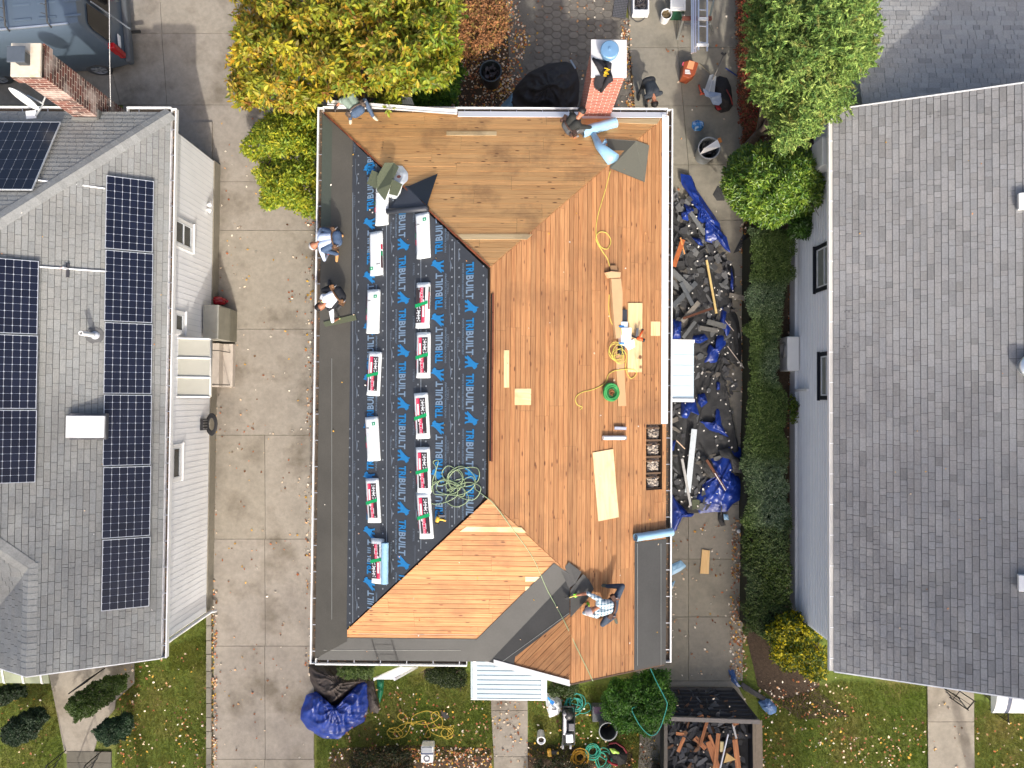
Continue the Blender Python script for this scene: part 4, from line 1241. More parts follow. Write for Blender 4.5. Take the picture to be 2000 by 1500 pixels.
w_ = MB(); w_.tube([P(213, -60, 5.0), P(214, 100, 4.6), P(216, 208, 3.1)], .008, 6)
single('overhead_wire', w_, mat('wire', lin(190, 190, 190), .5), 'thin pale cable crossing over the grey van to the left roof', 'cable')
cab = empty('storage_cabinet', P(422, 630, 0), 'beige metal cabinet with a double sloping lid against the left white wall', 'cabinet')
a, c = P(396, 595, 1.15), P(422, 662, 1.15); e = P(449, 660, .75)
m_ = MB(); m_.frame_box((a.x, c.y, .04), (c.x - a.x + .05, 0, 0), (0, a.y - c.y, 0), (0, 0, 1.08), 0, (1, 1, 1)); cb0 = m_.build('body', mat('cab_metal', lin(150, 148, 138), .5, var=.12, scale=5, col2=lin(158, 138, 90), scale2=2.4, thr=.66), cab, bevel=.01)
m_ = MB(); m_.slab([(c.x + .05, c.y, 1.12), (P(449, 660, .55).x, c.y, .62), (P(449, 660, .55).x, a.y - .05, .62), (c.x + .05, a.y - .05, 1.12)], (0, 0, -.05)); m_.frame_box((c.x + .05, c.y, .04), (P(449, 660, .55).x - c.x - .05, 0, 0), (0, a.y - c.y - .05, 0), (0, 0, .50), 0, (.8, .8, .78))
m_.build('sloping_lid', mat('cab_metal2', lin(130, 126, 112), .6, var=.15, scale=4), cab, bevel=.005)
wc = empty('watering_can', P(434, 588, 0), 'glossy red watering can standing behind the beige cabinet', 'watering can')
m_ = MB(); p = P(433, 590, .0)
m_.lathe(p, [(0, .04), (.11, .04), (.13, .10), (.13, .30), (.10, .38), (.04, .40), (0, .40)], 20, sx=1.7, col=lin(170, 20, 36)); m_.build('tank', mat('gloss_red', (1, 1, 1), .15, var=0, coat=.6), wc, smooth=True)
m_ = MB(); m_.tube([p + Vector((.15, 0, .2)), p + Vector((.28, -.02, .32)), p + Vector((.33, -.02, .40))], [.03, .02, .03], 8, col=lin(170, 20, 36)); m_.tube([p + Vector((-.12, 0, .36)), p + Vector((-.05, 0, .5)), p + Vector((.08, 0, .46)), p + Vector((.12, 0, .36))], .014, 8, col=lin(150, 16, 30)); m_.build('spout', M_paint, wc, smooth=True)
st = MB()
q0, q1 = P(417, 670, .5), P(455, 756, .3)
stp = empty('side_steps', P(436, 714, 0), 'pale concrete door steps below the beige metal canopy', 'steps')
m_ = MB(); m_.frame_box((XLW, q1.y, .04), (P(428, 700, .5).x - XLW, 0, 0), (0, q0.y - q1.y, 0), (0, 0, .46)); m_.build('step', mat('step_conc', lin(186, 176, 164), .85, var=.1, scale=6), stp, bevel=.01)
m_ = MB(); m_.frame_box((P(428, 700, .5).x + .002, q1.y, .04), (P(455, 700, .22).x - P(428, 700, .5).x, 0, 0), (0, q0.y - q1.y, 0), (0, 0, .2)); m_.build('step', MATS['step_conc'], stp, bevel=.01)
m_ = MB(); rx_ = P(452, 748, .22).x - .05
for yy in (q1.y + .06, q0.y - .25):
    m_.tube([(rx_, yy, .2), (rx_, yy, 1.0), (XLW + .1, yy, 1.35)], .014, 6, 0, (.12, .11, .1))
m_.tube([(rx_, q1.y + .06, .95), (rx_ - .35, q1.y + .06, .5), (XLW + .1, q1.y + .06, .95)], .010, 6, 0, (.12, .11, .1))
m_.build('hand_rail', M_metalc, stp)
van = empty('van', P(40, 40, 0), 'slate grey cargo van with black roof racks parked at the upper left', 'van')
vR = Vector((P(250, 75, .5).x - .05, (P(160, 56, 2.55).y + 1.0), 0))
vang = math.atan2(P(155, 55, 2.5).y - P(0, 69, 2.5).y, P(155, 55, 2.5).x - P(0, 69, 2.5).x)
vm = Matrix.Translation(vR) @ Matrix.Rotation(vang, 4, 'Z')
def sec(x, hw_b, hw_t, z0, z1, rtop):
    pts = []
    pts += [(x, -hw_b + .04, z0), (x, -hw_b, z0 + .18), (x, -hw_b - .015, .95), (x, -hw_b + .01, 1.25)]
    pts += [(x, -hw_t - .06, z1 - .45), (x, -hw_t, z1 - rtop), (x, -hw_t + rtop * .5, z1 - .03), (x, -hw_t + rtop * 1.4, z1)]
    pts += [(x, 0, z1 + .03)]
    return pts + [(p[0], -p[1], p[2]) for p in pts[:8]][::-1]
S_ = [sec(-5.6, .80, .60, .45, 1.25, .1), sec(-5.2, .92, .66, .35, 1.35, .1), sec(-4.5, .98, .76, .32, 1.75, .12), sec(-3.8, 1.0, .82, .32, 2.42, .12), sec(-3.2, 1.0, .86, .32, 2.5, .12),
      sec(-1.4, 1.0, .86, .32, 2.5, .12), sec(-.55, .99, .85, .32, 2.5, .12), sec(-.28, .97, .80, .34, 2.44, .14), sec(-.06, .93, .0, .38, 1.2, .1)]
S_[-1] = [(x_ + (0.02), y_, z_) for x_, y_, z_ in sec(-.16, .95, .78, .36, 2.30, .12)]
S_[-1] = [(-.30 + .26 * (1 - max(0, (z_ - 1.15)) / 1.3 * .95) , y_ * .98, z_) for x_, y_, z_ in S_[-1]]
m_ = MB(); n = len(S_[0]); vs = [p for s_ in S_ for p in s_]; fs = []
for i in range(len(S_) - 1):
    for k in range(n):
        l = (k + 1) % n; fs.append((i * n + k, (i + 1) * n + k, (i + 1) * n + l, i * n + l))
fs.append(list(range(n))); fs.append([(len(S_) - 1) * n + k for k in range(n)][::-1])
m_.add([vm @ Vector(p) for p in vs], fs)
M_van = mat('van_paint', lin(92, 106, 120), .32, var=.02, scale=3, metal=.25, usecol=True, coat=.4)
vb = m_.build('body', M_van, van, smooth=True);
e_ = vb.modifiers.new('e', 'EDGE_SPLIT'); e_.split_angle = R(38)
def vbox(c, s, col, m, name, parent=van, bevel=.01, ry=0, smooth=False):
    b = MB(); mm = Euler((0, ry, 0)).to_matrix()
    u, v, w = mm @ Vector((s[0], 0, 0)), Vector((0, s[1], 0)), mm @ Vector((0, 0, s[2]))
    o = Vector(c) - (u + v + w) / 2
    vm3 = vm.to_3x3(); b.frame_box(vm @ o, vm3 @ u, vm3 @ v, vm3 @ w, 0, col)
    return b.build(name, m, parent, bevel=bevel)
M_vgl = mat('van_glass', lin(38, 36, 34), .1, var=0, usecol=False)
for sgn in (-1, 1):
    m_ = MB(); yy0, yy1 = sgn * .06, sgn * .74
    xz = lambda z_: -.30 + .26 * (1 - max(0, (z_ - 1.15)) / 1.3 * .95) + .012
    q = [(xz(1.3), yy0, 1.3), (xz(1.3), yy1, 1.3), (xz(1.9), sgn * .70, 1.95), (xz(2.1), sgn * .60, 2.1), (xz(2.1), yy0, 2.1)]
    m_.slab([vm @ Vector(p) for p in q], vm.to_3x3() @ Vector((.012, 0, .004))); m_.build('rear_window', M_vgl, van)
    vbox((-.02, sgn * .86, 1.08), (.20, .17, .62), lin(170, 14, 18), mat('tail_lamp', (1, 1, 1), .15, var=.05, coat=.6), 'tail_lamp', bevel=.03)
    for xx in (-.95, -3.9):
        w = MB(); c = vm @ Vector((xx, sgn * .90, .36)); ax_ = vm.to_3x3() @ Vector((0, sgn, 0))
        w.lathe(c, [(.22, -.1), (.34, -.09), (.36, -.04), (.36, .06), (.33, .10), (.22, .10)], 28, axis=ax_, col=(.09, .09, .09)); wo = w.build('wheel', M_rub, van, smooth=True)
        w = MB(); w.lathe(c, [(.22, .10), (.21, .06), (.06, .05), (.05, .09), (0, .09)], 28, axis=ax_, col=(.35, .36, .38))
        for a_ in range(7):
            t = a_ * 2 * math.pi / 7; e1 = vm.to_3x3() @ Vector((math.cos(t), 0, math.sin(t)))
            w.bar(c + ax_ * .085 + e1 * .05, c + ax_ * .085 + e1 * .21, .05, .02, 0, (.7, .72, .75), up=ax_)
        w.build('rim', M_metalc, wo)
vbox((.03, 0, .50), (.16, 1.9, .26), (.10, .11, .12), M_rub, 'bumper', bevel=.05)
vbox((.005, -.52, .95), (.02, .34, .13), (.86, .87, .88), M_paint, 'licence_plate', bevel=.003)
vbox((.01, .02, 1.3), (.03, .03, 1.5), (.25, .28, .32), M_paint, 'door_seam', bevel=.002, ry=-.18)
vbox((.24, 0, .42), (.26, .07, .07), (.05, .05, .05), M_metalc, 'tow_hitch')
vbox((.16, .62, 1.30), (.10, .34, .22), (.05, .06, .07), M_rub, 'spare_step')
m_ = MB()
for sgn in (-1, 1): m_.frame_box(vm @ Vector((-3.6, sgn * .80 - .02, 2.49)), vm.to_3x3() @ Vector((3.1, 0, 0)), vm.to_3x3() @ Vector((0, .04, 0)), (0, 0, .035), 0, (.85, .87, .9))
m_.build('roof_rail', M_metalc, van)
for xx in (-3.25, -2.05, -.95, ):
    m_ = MB(); m_.tube([vm @ Vector((xx, -.86, 2.50)), vm @ Vector((xx, -.80, 2.66)), vm @ Vector((xx, .80, 2.66)), vm @ Vector((xx, .86, 2.50))], .022, 8, 0, (.05, .05, .05))
    for yy in (-.6, -.35, .1, .5): m_.tube([vm @ Vector((xx, yy, 2.66)), vm @ Vector((xx - .06, yy, 2.75)), vm @ Vector((xx - .12, yy + .03, 2.70))], .010, 6, 0, (.05, .05, .05))
    m_.build('roof_rack', M_rub, van, smooth=True)
m_ = MB()
for i in range(5):
    for j in range(4):
        m_.box(vm @ Vector((-3.3 + i * .66 + .3, -.6 + j * .4, 2.525)), (.46, .045, .018), vang, 0, (1.12, 1.12, 1.12))
m_.build('roof_rib', M_van, van)
def railing(name, segs, h, label, z0=0.05, npk=7):
    e = empty(name, segs[0], label, 'railing')
    for a, c in zip(segs[:-1], segs[1:]):
        a, c = Vector(a), Vector(c)
        m_ = MB()
        m_.tube([a + Vector((0, 0, h)), c + Vector((0, 0, h))], .018, 6, 0, (.03, .03, .03))
        m_.tube([a + Vector((0, 0, .15)), c + Vector((0, 0, .15))], .012, 6, 0, (.03, .03, .03)); m_.build('hand_rail', M_metalc, e)
        m_ = MB()
        for k in range(npk + 1):
            p = a.lerp(c, k / npk); m_.tube([p + Vector((0, 0, 0)), p + Vector((0, 0, h + (.06 if k in (0, npk) else 0)))], .016 if k in (0, npk) else .008, 6, 0, (.03, .03, .03))
        m_.build('baluster', M_metalc, e)
    return e
railing('iron_railing', [P(205, 1305, .3), P(172, 1330, .1)], .85, 'short black iron railing under the lower edge of the left roof', npk=6)
railing('iron_railing', [P(128, 1466, .05), P(98, 1520, -.2)], .8, 'black iron railing at the left side of the dark sunken steps', npk=4)
railing('iron_railing', [P(200, 1466, .05), P(172, 1520, -.2)], .8, 'black iron railing at the right side of the dark sunken steps', npk=4)
m_ = MB()
for k in range(3):
    a, c = P(130, 1468 + k * 22, .06 - .0 * k), P(216, 1490 + k * 22, .06)
    m_.frame_box((a.x, c.y, .0), (c.x - a.x, 0, 0), (0, a.y - c.y, 0), (0, 0, .055 - k * .012), 0, (.45 - .05 * k,) * 3)
single('entry_steps', m_, M_conc2, 'dark slate steps at the bottom edge between two iron railings', 'steps')
RZ = 3.5
XRE = P(1628, 750, RZ).x; YRN = P(1632, 216, RZ).y; YRS = P(1624, 1310, RZ).y
rE = Plane(0.43, 0, RZ - 0.43 * XRE)
def hright(x, y): return rE.z(x, y)
rh = empty('neighbour_house', (XRE + 4, 0, 0), 'white sided house on the right with a plain grey shingle roof', 'house')
XRW = P(1546, 750, 0.0).x + .02
m_ = MB(); m_.box((XRW + 4.5, (YRN + YRS) / 2, 1.9), (9, YRN - YRS - .7, 3.0)); rwo = m_.build('wall', mat('white_clapboard', lin(244, 245, 245), .5, var=.03, scale=2), rh)
lp = MB(); z_ = .42
while z_ < 3.35:
    lp.box((XRW - .008, (YRN + YRS) / 2, z_), (.016, YRN - YRS - .72, .02), 0, 0, (.80, .82, .84)); z_ += .105
lp.build('clapboard_edge', MATS['white_clapboard'], rwo)
m_ = MB(); m_.box((XRW + 4.42, (YRN + YRS) / 2, .2), (9.0, YRN - YRS - .70, .42)); m_.build('foundation', mat('painted_foundation', lin(222, 226, 230), .8, var=.06, scale=5), rh)
underlay(rE, [(XRE, YRN), (XRE + 7, YRN), (XRE + 7, YRS), (XRE, YRS)], 'x', rh).build('roof_felt', M_felt, rh)
shingles(rE, [(XRE, YRN), (XRE + 5.2, YRN), (XRE + 5.2, YRS), (XRE, YRS)], M_shR, 'shingles', rh, seed=31, tone=0.09, tabs=(0.10, 0.38), expo=0.143, dark_p=.10)
for yy in (YRN, YRS - .03):
    m_ = MB(); p0, p1 = rE.pt(XRE, yy, 0), rE.pt(XRE + 7, yy, 0)
    m_.frame_box(p0 - Vector((0, 0, .17)), p1 - p0, (0, .03, 0), (0, 0, .205)); m_.build('rake_fascia', M_white, rh)
m_ = MB(); m_.box((XRE + 3.5, (YRN + YRS) / 2, RZ - .17), (7, YRN - YRS - .06, .05)); m_.build('soffit', M_white, rh)
g_ = MB(); g_.frame_box((XRE - .11, YRS, RZ - .10), (.012, 0, 0), (0, YRN - YRS, 0), (0, 0, .11)); g_.frame_box((XRE - .098, YRS, RZ - .03), (.11, 0, 0), (0, YRN - YRS, 0), (0, 0, .035), 0, (.72, .69, .64));
go = g_.build('gutter', M_white, rh)
m_ = MB(); yy = YRS + .3
while yy < YRN: m_.box((XRE - .05, yy, RZ + .008), (.10, .018, .008), 0, 0, (1.1, 1.1, 1.1)); yy += .74
m_.build('gutter_strap', M_white, go)
M_blkfr = mat('black_frame', lin(24, 28, 38), .5, var=0, usecol=False)
XV = XRW - .018
for a, c in (((1597, 487), (1618, 558)), ((1605, 694), (1618, 775))):
    p, q = PX(a[0], a[1], XV), PX(c[0], c[1], XV)
    y0, y1 = min(p.y, q.y), max(p.y, q.y)
    z0 = PX(a[0], 700, XV).z; z1 = 2.75
    wo = wall_window(XV, y0 + .03, y1 - .03, z0, z1, -1, rh, m_fr=M_blkfr, fw=.11, split=True)
    for c_ in wo.children:
        if c_.name.startswith('pane'): c_.data.materials[0] = mat('blind_glass', lin(128, 132, 128), .25, usecol=False)
def condenser(y0, y1, z0, z1, x, label, fan=True):
    e = empty('air_conditioner', (x, (y0 + y1) / 2, z0), label, 'air conditioner')
    m_ = MB(); m_.box((x - .22, (y0 + y1) / 2, (z0 + z1) / 2), (.34, y1 - y0, z1 - z0), 0, 0, (.98, .98, .97)); m_.build('case', M_white, e, bevel=.02)
    m_ = MB()
    if fan:
        c = Vector((x - .395, (y0 + y1) / 2 + .12, (z0 + z1) / 2))
        for rr in (.07, .12, .17, .22): m_.tube([c + Vector((0, rr * math.cos(t), rr * math.sin(t))) for t in [i * math.pi / 10 for i in range(20)]], .006, 5, 0, (.6, .6, .6), closed=True)
        m_.disc(c + Vector((.002, 0, 0)), .24, 24, 0, (.25, .26, .27), (-1, 0, 0)); m_.build('fan_grille', M_paint, e)
    else:
        m_.box((x - .22, (y0 + y1) / 2 + .1, z1 + .003), (.03, .30, .006), 0, 0, (.2, .2, .2)); m_.build('handle_slot', M_paint, e)
    m_ = MB()
    for yy in (y0 + .12, y1 - .12): m_.frame_box((x - .40, yy, z0 - .04), (.42, 0, 0), (0, .04, 0), (0, 0, .035), 0, (.3, .3, .3)); pass
    m_.build('bracket', M_paint, e)
    return e
zc = .66
p, q = P(1545, 724, zc), P(1545, 657, zc)
condenser(p.y, q.y, .06, zc, XRW, 'white outdoor condenser unit standing low between the hedge and right wall')
p, q = P(1615, 322, 3.0), P(1615, 266, 3.0)
condenser(p.y, q.y, 2.35, 3.0, XRW, 'white condenser unit hung under the eave beside the round laurel', fan=False)
m_ = MB(); a = PX(1561, 740, XRW - .02)
m_.box((XRW - .05, P(1560, 762, .8).y, .8), (.07, .07, .9)); m_.build('line_cover', M_white, rh)
q0, q1 = P(1940, 1340, 2.1), P(2060, 1397, 2.1)
cv_ = MB(); n_ = 10; L0 = q0.x; pts = []
for k in range(n_ + 1):
    t = k / n_; a_ = t * math.pi / 2
    pts.append((YRS + .2 - (YRS + .2 - q1.y) * math.sin(a_), 2.0 + .35 * math.cos(a_)))
for k in range(n_):
    (ya_, za_), (yb_, zb_) = pts[k], pts[k + 1]
    cv_.add([(L0, ya_, za_), (q1.x, ya_, za_), (q1.x, yb_, zb_), (L0, yb_, zb_)], [(3, 2, 1, 0)])
cv_.add([(L0, y_, z_) for y_, z_ in pts] + [(L0, YRS + .2, 2.0)], [list(range(n_ + 2))], 0, (.85, .87, .9))
cvo = cv_.build('front_awning', M_white, rh)
m_ = MB(); s0 = L0 + .30
for k in range(n_):
    (ya_, za_), (yb_, zb_) = pts[k], pts[k + 1]
    m_.add([(s0, ya_, za_ + .004), (s0 + .10, ya_, za_ + .004), (s0 + .10, yb_, zb_ + .004), (s0, yb_, zb_ + .004)], [(3, 2, 1, 0)], 0, lin(60, 72, 100))
m_.build('awning_stripe', M_paint, cvo)
railing('iron_railing', [P(1838, 1340, .3), P(1855, 1362, .1), P(1868, 1346, .3)], .8, 'short iron railing post above the walk of the right house', npk=2)
railing('iron_railing', [P(1890, 1330, .4), P(1932, 1366, .1), P(1932, 1385, .1)], .8, 'black iron railing beside the white awning at the right', npk=6)
rvx = empty('roof_vent', onH(1998, 716, hright), 'round metal roof vent at the right picture edge', 'roof vent')
m_ = MB(); p = onH(2006, 716, hright); m_.lathe(p, [(.2, -.1), (.2, .12), (.27, .13), (.27, .18), (.1, .25), (0, .26)], 24, col=(.8, .84, .86)); m_.build('hood', M_metalc, rvx, smooth=True)
for yy, nm in ((1140, 'lower'), (392, 'upper')):
    m_ = MB(); p = onH(2012, yy, hright, .1); m_.box(p, (.45, .36, .14), 0, 0, (1, 1, 1), ry=-.4); single('skylight', m_, M_white, '%s white skylight corner at the right picture edge' % nm, 'skylight', bevel=.01)
m_ = MB()
for x_, y_ in ((1817, 221), (1833, 218), (1817, 228), (1833, 226), (1651, 609), (1658, 609), (1649, 677), (1656, 677), (1652, 1262), (1659, 1262)):
    p = onH(x_, y_, hright, .036); m_.disc(p, .022, 8, 0, (.15, .15, .15), rE.n)
m_.build('anchor_hole', M_matte, rh)
rb_ = empty('rear_building', (11, 10, 0), 'lower grey shingled building behind the right house, half in shadow', 'building')
xb0 = P(1681, 200, 3.3).x
rN = Plane(0, -0.24, 3.40 + 0.24 * (YRN + .05))
underlay(rN, [(xb0, YRN + .04), (xb0 + 7, YRN + .04), (xb0 + 7, YRN + 6.5), (xb0, YRN + 6.5)], 'x', rb_).build('roof_felt', M_felt, rb_)
shingles(rN, [(xb0, YRN + .04), (xb0 + 6.5, YRN + .04), (xb0 + 6.5, YRN + 6.5), (xb0, YRN + 6.5)], M_shB, 'shingles', rb_, seed=41, tone=.10, tabs=(.15, .38), dark_p=.1)
m_ = MB(); p, q = P(1650, 212, 2.9), P(1680, 166, 2.9); m_.frame_box((p.x, YRN + .05, 2.4), (xb0 - p.x - .01, 0, 0), (0, q.y - YRN - .05, 0), (0, 0, .5)); m_.build('side_roof', mat('grey_metal_roof', lin(122, 130, 130), .6, usecol=False), rb_)
m_ = MB(); m_.box((xb0 + 3.6, YRN + 3.4, .6), (6.8, 6, 1.2)); m_.box((xb0 + .35, YRN + .5, 1.4), (.5, .8, 1.9)); m_.build('wall', M_wallw, rb_)
rng = np.random.default_rng(12)
def leaf_object(name, pts, nrm, L, W, cols, m, parent=None, bend=0.15, dirs=None):
    """pts (n,3), nrm (n,3), L/W arrays; each leaf two triangles folded along the midrib (4 verts)"""
    n = len(pts)
    nrm = nrm / (np.linalg.norm(nrm, axis=1, keepdims=True) + 1e-9)
    if dirs is None: dirs = rng.normal(size=(n, 3))
    d = dirs - nrm * np.sum(dirs * nrm, axis=1, keepdims=True)
    d /= (np.linalg.norm(d, axis=1, keepdims=True) + 1e-9)
    s = np.cross(nrm, d)
    L = np.asarray(L).reshape(-1, 1) * np.ones((n, 1)); W = np.asarray(W).reshape(-1, 1) * np.ones((n, 1))
    v0 = pts - d * L / 2; v2 = pts + d * L / 2 - nrm * L * bend
    v1 = pts + s * W / 2 + nrm * W * 0.12 + d * L * 0.05; v3 = pts - s * W / 2 + nrm * W * 0.12 + d * L * 0.05
    V = np.stack([v0, v1, v2, v3], 1).reshape(-1, 3)
    me = bpy.data.meshes.new(name)
    me.vertices.add(4 * n); me.vertices.foreach_set('co', V.astype(np.float32).ravel())
    idx = (np.arange(n)[:, None] * 4 + np.array([0, 1, 2, 0, 2, 3])[None, :]).ravel()
    me.loops.add(6 * n); me.loops.foreach_set('vertex_index', idx.astype(np.int32))
    me.polygons.add(2 * n); me.polygons.foreach_set('loop_start', (np.arange(2 * n) * 3).astype(np.int32)); me.polygons.foreach_set('loop_total', np.full(2 * n, 3, np.int32))
    me.update(calc_edges=True)
    ca = me.color_attributes.new('Col', 'FLOAT_COLOR', 'CORNER')
    C = np.ones((n, 6, 4), np.float32); C[:, :, :3] = cols[:, None, :]
    ca.data.foreach_set('color', C.ravel())
    me.materials.append(m)
    o = bpy.data.objects.new(name, me); COL.objects.link(o)
    if parent is not None: o.parent = parent; o.matrix_parent_inverse = parent.matrix_world.inverted()
    return o
def leaf_mat(name, rough=.5, trans=.3, spec=.35):
    return mat(name, (1, 1, 1), rough, var=.12, scale=3, trans=trans, spec=spec)
M_leaf = leaf_mat('leaf'); M_needle = leaf_mat('needle_leaf', .7, .15, .2); M_gloss = leaf_mat('glossy_leaf', .32, .18, .5)
M_dry = mat('dry_leaf', (1, 1, 1), .85, var=.15, scale=20)
M_bark = mat('bark', lin(84, 72, 60), .9, var=.25, scale=14, bump=.6, bscale=30)
def seg_dist(poly, x, y):
    """inside mask and distance to the outline (px)"""
    x = np.asarray(x); y = np.asarray(y)
    ins = np.zeros(x.shape, bool); dmin = np.full(x.shape, 1e9)
    n = len(poly)
    for i in range(n):
        x1, y1 = poly[i]; x2, y2 = poly[(i + 1) % n]
        if y1 != y2:
            c = ((y1 > y) != (y2 > y)) & (x < (x2 - x1) * (y - y1) / (y2 - y1) + x1); ins ^= c
        ex, ey = x2 - x1, y2 - y1
        t = np.clip(((x - x1) * ex + (y - y1) * ey) / (ex * ex + ey * ey + 1e-9), 0, 1)
        dmin = np.minimum(dmin, np.hypot(x - x1 - t * ex, y - y1 - t * ey))
    return ins, dmin
def unproj(px, py, z):
    dcam = np.stack([(px - 1000) / F, -(py - 750) / F, -np.ones_like(px)], 1)
    Rm = np.array([[cam_R[i][j] for j in range(3)] for i in range(3)])
    d = dcam @ Rm.T
    t = (z - CAM_H) / d[:, 2]
    return np.stack([d[:, 0] * t, d[:, 1] * t, z], 1)
def vnoise(x, y, s, seed=0):
    """smooth value noise"""
    r_ = np.random.default_rng(seed); G = r_.random((64, 64))
    u, v = x / s + 13.3, y / s + 7.7
    i, j = np.floor(u).astype(int), np.floor(v).astype(int); fu, fv = u - i, v - j
    fu = fu * fu * (3 - 2 * fu); fv = fv * fv * (3 - 2 * fv)
    g = lambda a, b: G[a % 64, b % 64]
    return (g(i, j) * (1 - fu) + g(i + 1, j) * fu) * (1 - fv) + (g(i, j + 1) * (1 - fu) + g(i + 1, j + 1) * fu) * fv
def pick(pal, n, w=None):
    pal = np.array(pal); k = rng.choice(len(pal), n, p=(None if w is None else np.array(w) / sum(w)))
    return pal[k]
def crown(name, poly, z0, z1, nspr, per, leafL, leafW, palette, wts, m, parent, spread=.16, rimpx=60, clump=45, depth=1.2, up=.8, amp=.55, tint=None, ragged=12, seed=1, gt=.42, gap=.0, radial=False, dense=1.0):
    """sprays of leaves through the upper part of a crown whose outline (picture polygon) is poly; z0 rim height, z1 top height"""
    xs = [p[0] for p in poly]; ys = [p[1] for p in poly]
    N = nspr * 3
    x = rng.uniform(min(xs) - ragged, max(xs) + ragged, N); y = rng.uniform(min(ys) - ragged, max(ys) + ragged, N)
    ins, d = seg_dist(poly, x, y)
    nz = vnoise(x, y, ragged * 2.2, seed); sd = np.where(ins, d, -d)
    keep = sd > (nz - .45) * 2 * ragged
    cl = vnoise(x, y, clump, seed + 1) * .6 + vnoise(x, y, clump * .4, seed + 2) * .4
    if gap > 0: keep &= rng.random(N) > gap * np.clip((gt - cl) * 6, 0, 1)
    x, y, d, cl = x[keep][:nspr], y[keep][:nspr], d[keep][:nspr], cl[keep][:nspr]
    n = len(x)
    t = np.clip(d / rimpx, 0, 1); dome = np.sqrt(1 - (1 - t) ** 2)
    ztop = z0 + (z1 - z0) * dome + (cl - .5) * (z1 - z0) * amp
    z = ztop - np.abs(rng.normal(0, 1, n)) * depth * .33
    z = np.maximum(z, .12)
    C = unproj(x, y, z)
    P_ = np.repeat(C, per, 0); M = len(P_)
    dirs = rng.normal(size=(M, 3)); dirs[:, 2] = dirs[:, 2] * .35 + .15
    dirs /= np.linalg.norm(dirs, axis=1, keepdims=True)
    if radial:
        sp = np.repeat(rng.normal(size=(n, 3)) * [1, 1, .3] + [0, 0, .1], per, 0); sp /= np.linalg.norm(sp, axis=1, keepdims=True)
        al = rng.uniform(0, 1, (M, 1)); P_ = P_ + sp * al * spread * 1.6; dirs = sp + dirs * .8; off = .25
    else:
        P_ = P_ + dirs * spread * rng.uniform(.25, 1, (M, 1)) ; off = 0
    nr = rng.normal(size=(M, 3)) * .55; nr[:, 2] += up
    base = pick(palette, M, wts)
    sprt = np.repeat(pick(palette, n, wts), per, 0)
    cols = base * .45 + sprt * .55
    if tint is not None: cols = cols * tint(np.repeat(x, per), np.repeat(y, per))[:, :]
    cols *= rng.uniform(.75, 1.25, (M, 1))
    s_ = rng.uniform(.7, 1.2, M)
    P_[:, 2] = np.maximum(P_[:, 2], .06)
    return leaf_object(name, P_, nr, leafL * s_, leafW * s_, np.clip(cols, 0, 1), m, parent, dirs=dirs)
def trunk_mesh(name, base, tips, r0, parent, m=None, seed=1, mid=.5):
    r_ = random.Random(seed); b = MB(); base = Vector(base)
    fork = base + Vector((r_.uniform(-.1, .1), r_.uniform(-.1, .1), max(.3, (sum(t[2] for t in tips) / len(tips)) * mid * .6)))
    b.tube([base, base.lerp(fork, .5) + Vector((.03, .02, 0)), fork], [r0, r0 * .8, r0 * .65], 8)
    for t in tips:
        t = Vector(t); pts = [fork]; N_ = 5
        for k in range(1, N_ + 1):
            p = fork.lerp(t, k / N_); p += Vector((r_.uniform(-.12, .12), r_.uniform(-.12, .12), r_.uniform(-.05, .15))) * (1 if k < N_ else 0); pts.append(p)
        b.tube(pts, [r0 * .5 * (1 - .85 * k / N_) + .006 for k in range(N_ + 1)], 6)
        for q in range(3):
            s0 = pts[r_.randint(2, N_)]; e = s0 + Vector((r_.uniform(-.7, .7), r_.uniform(-.7, .7), r_.uniform(-.1, .5))) * min(1, r0 * 13)
            b.tube([s0, s0.lerp(e, .5) + Vector((0, 0, .06)), e], [.018, .012, .005], 5)
    return b.build(name, m or M_bark, parent, smooth=True)
def plant(name, poly, z0, z1, label, cat, group=None, **k):
    cx = sum(p[0] for p in poly) / len(poly); cy = sum(p[1] for p in poly) / len(poly)
    e = empty(name, P(cx, cy, 0), label, cat, group)
    tips = []
    nt = k.pop('tips', 7); r0 = k.pop('r0', .07); hh = z0 + (z1 - z0) * .6
    b = P(cx, cy, hh); b.z = 0
    if 'base' in k: b = Vector(k.pop('base'))
    rr = random.Random(k.get('seed', 1))
    for i in range(nt):
        q = poly[int(i * len(poly) / nt)]; f_ = rr.uniform(.45, .8)
        tips.append(P(cx + (q[0] - cx) * f_, cy + (q[1] - cy) * f_, hh * rr.uniform(.8, 1.0)))
    trunk_mesh('trunk', b, tips, r0, e, seed=k.get('seed', 1), mid=k.pop('mid', .6))
    crown('crown', poly, z0, z1, parent=e, **k)
    return e
G = lin
YT = [(440, -40), (560, -60), (760, -60), (890, -50), (905, 40), (880, 120), (862, 185), (770, 196), (640, 205), (600, 222), (540, 215), (475, 190), (455, 120), (430, 60)]
pal_y = [G(186, 176, 48), G(160, 160, 50), G(132, 144, 46), G(100, 122, 38), G(212, 166, 44), G(176, 124, 54), G(130, 98, 56)]
def tint_y(x, y):
    a = np.clip((x - 640) / 230, 0, 1)[:, None]          # greener to the right
    lo = np.clip((520 - x) / 90, 0, 1)[:, None]          # orange at the left
    t = np.ones((len(x), 3)); t = t * (1 - a) + np.array([.72, .92, .9]) * a
    t = t * (1 - lo * .7) + np.array([1.08, .86, .7]) * lo * .7
    return t
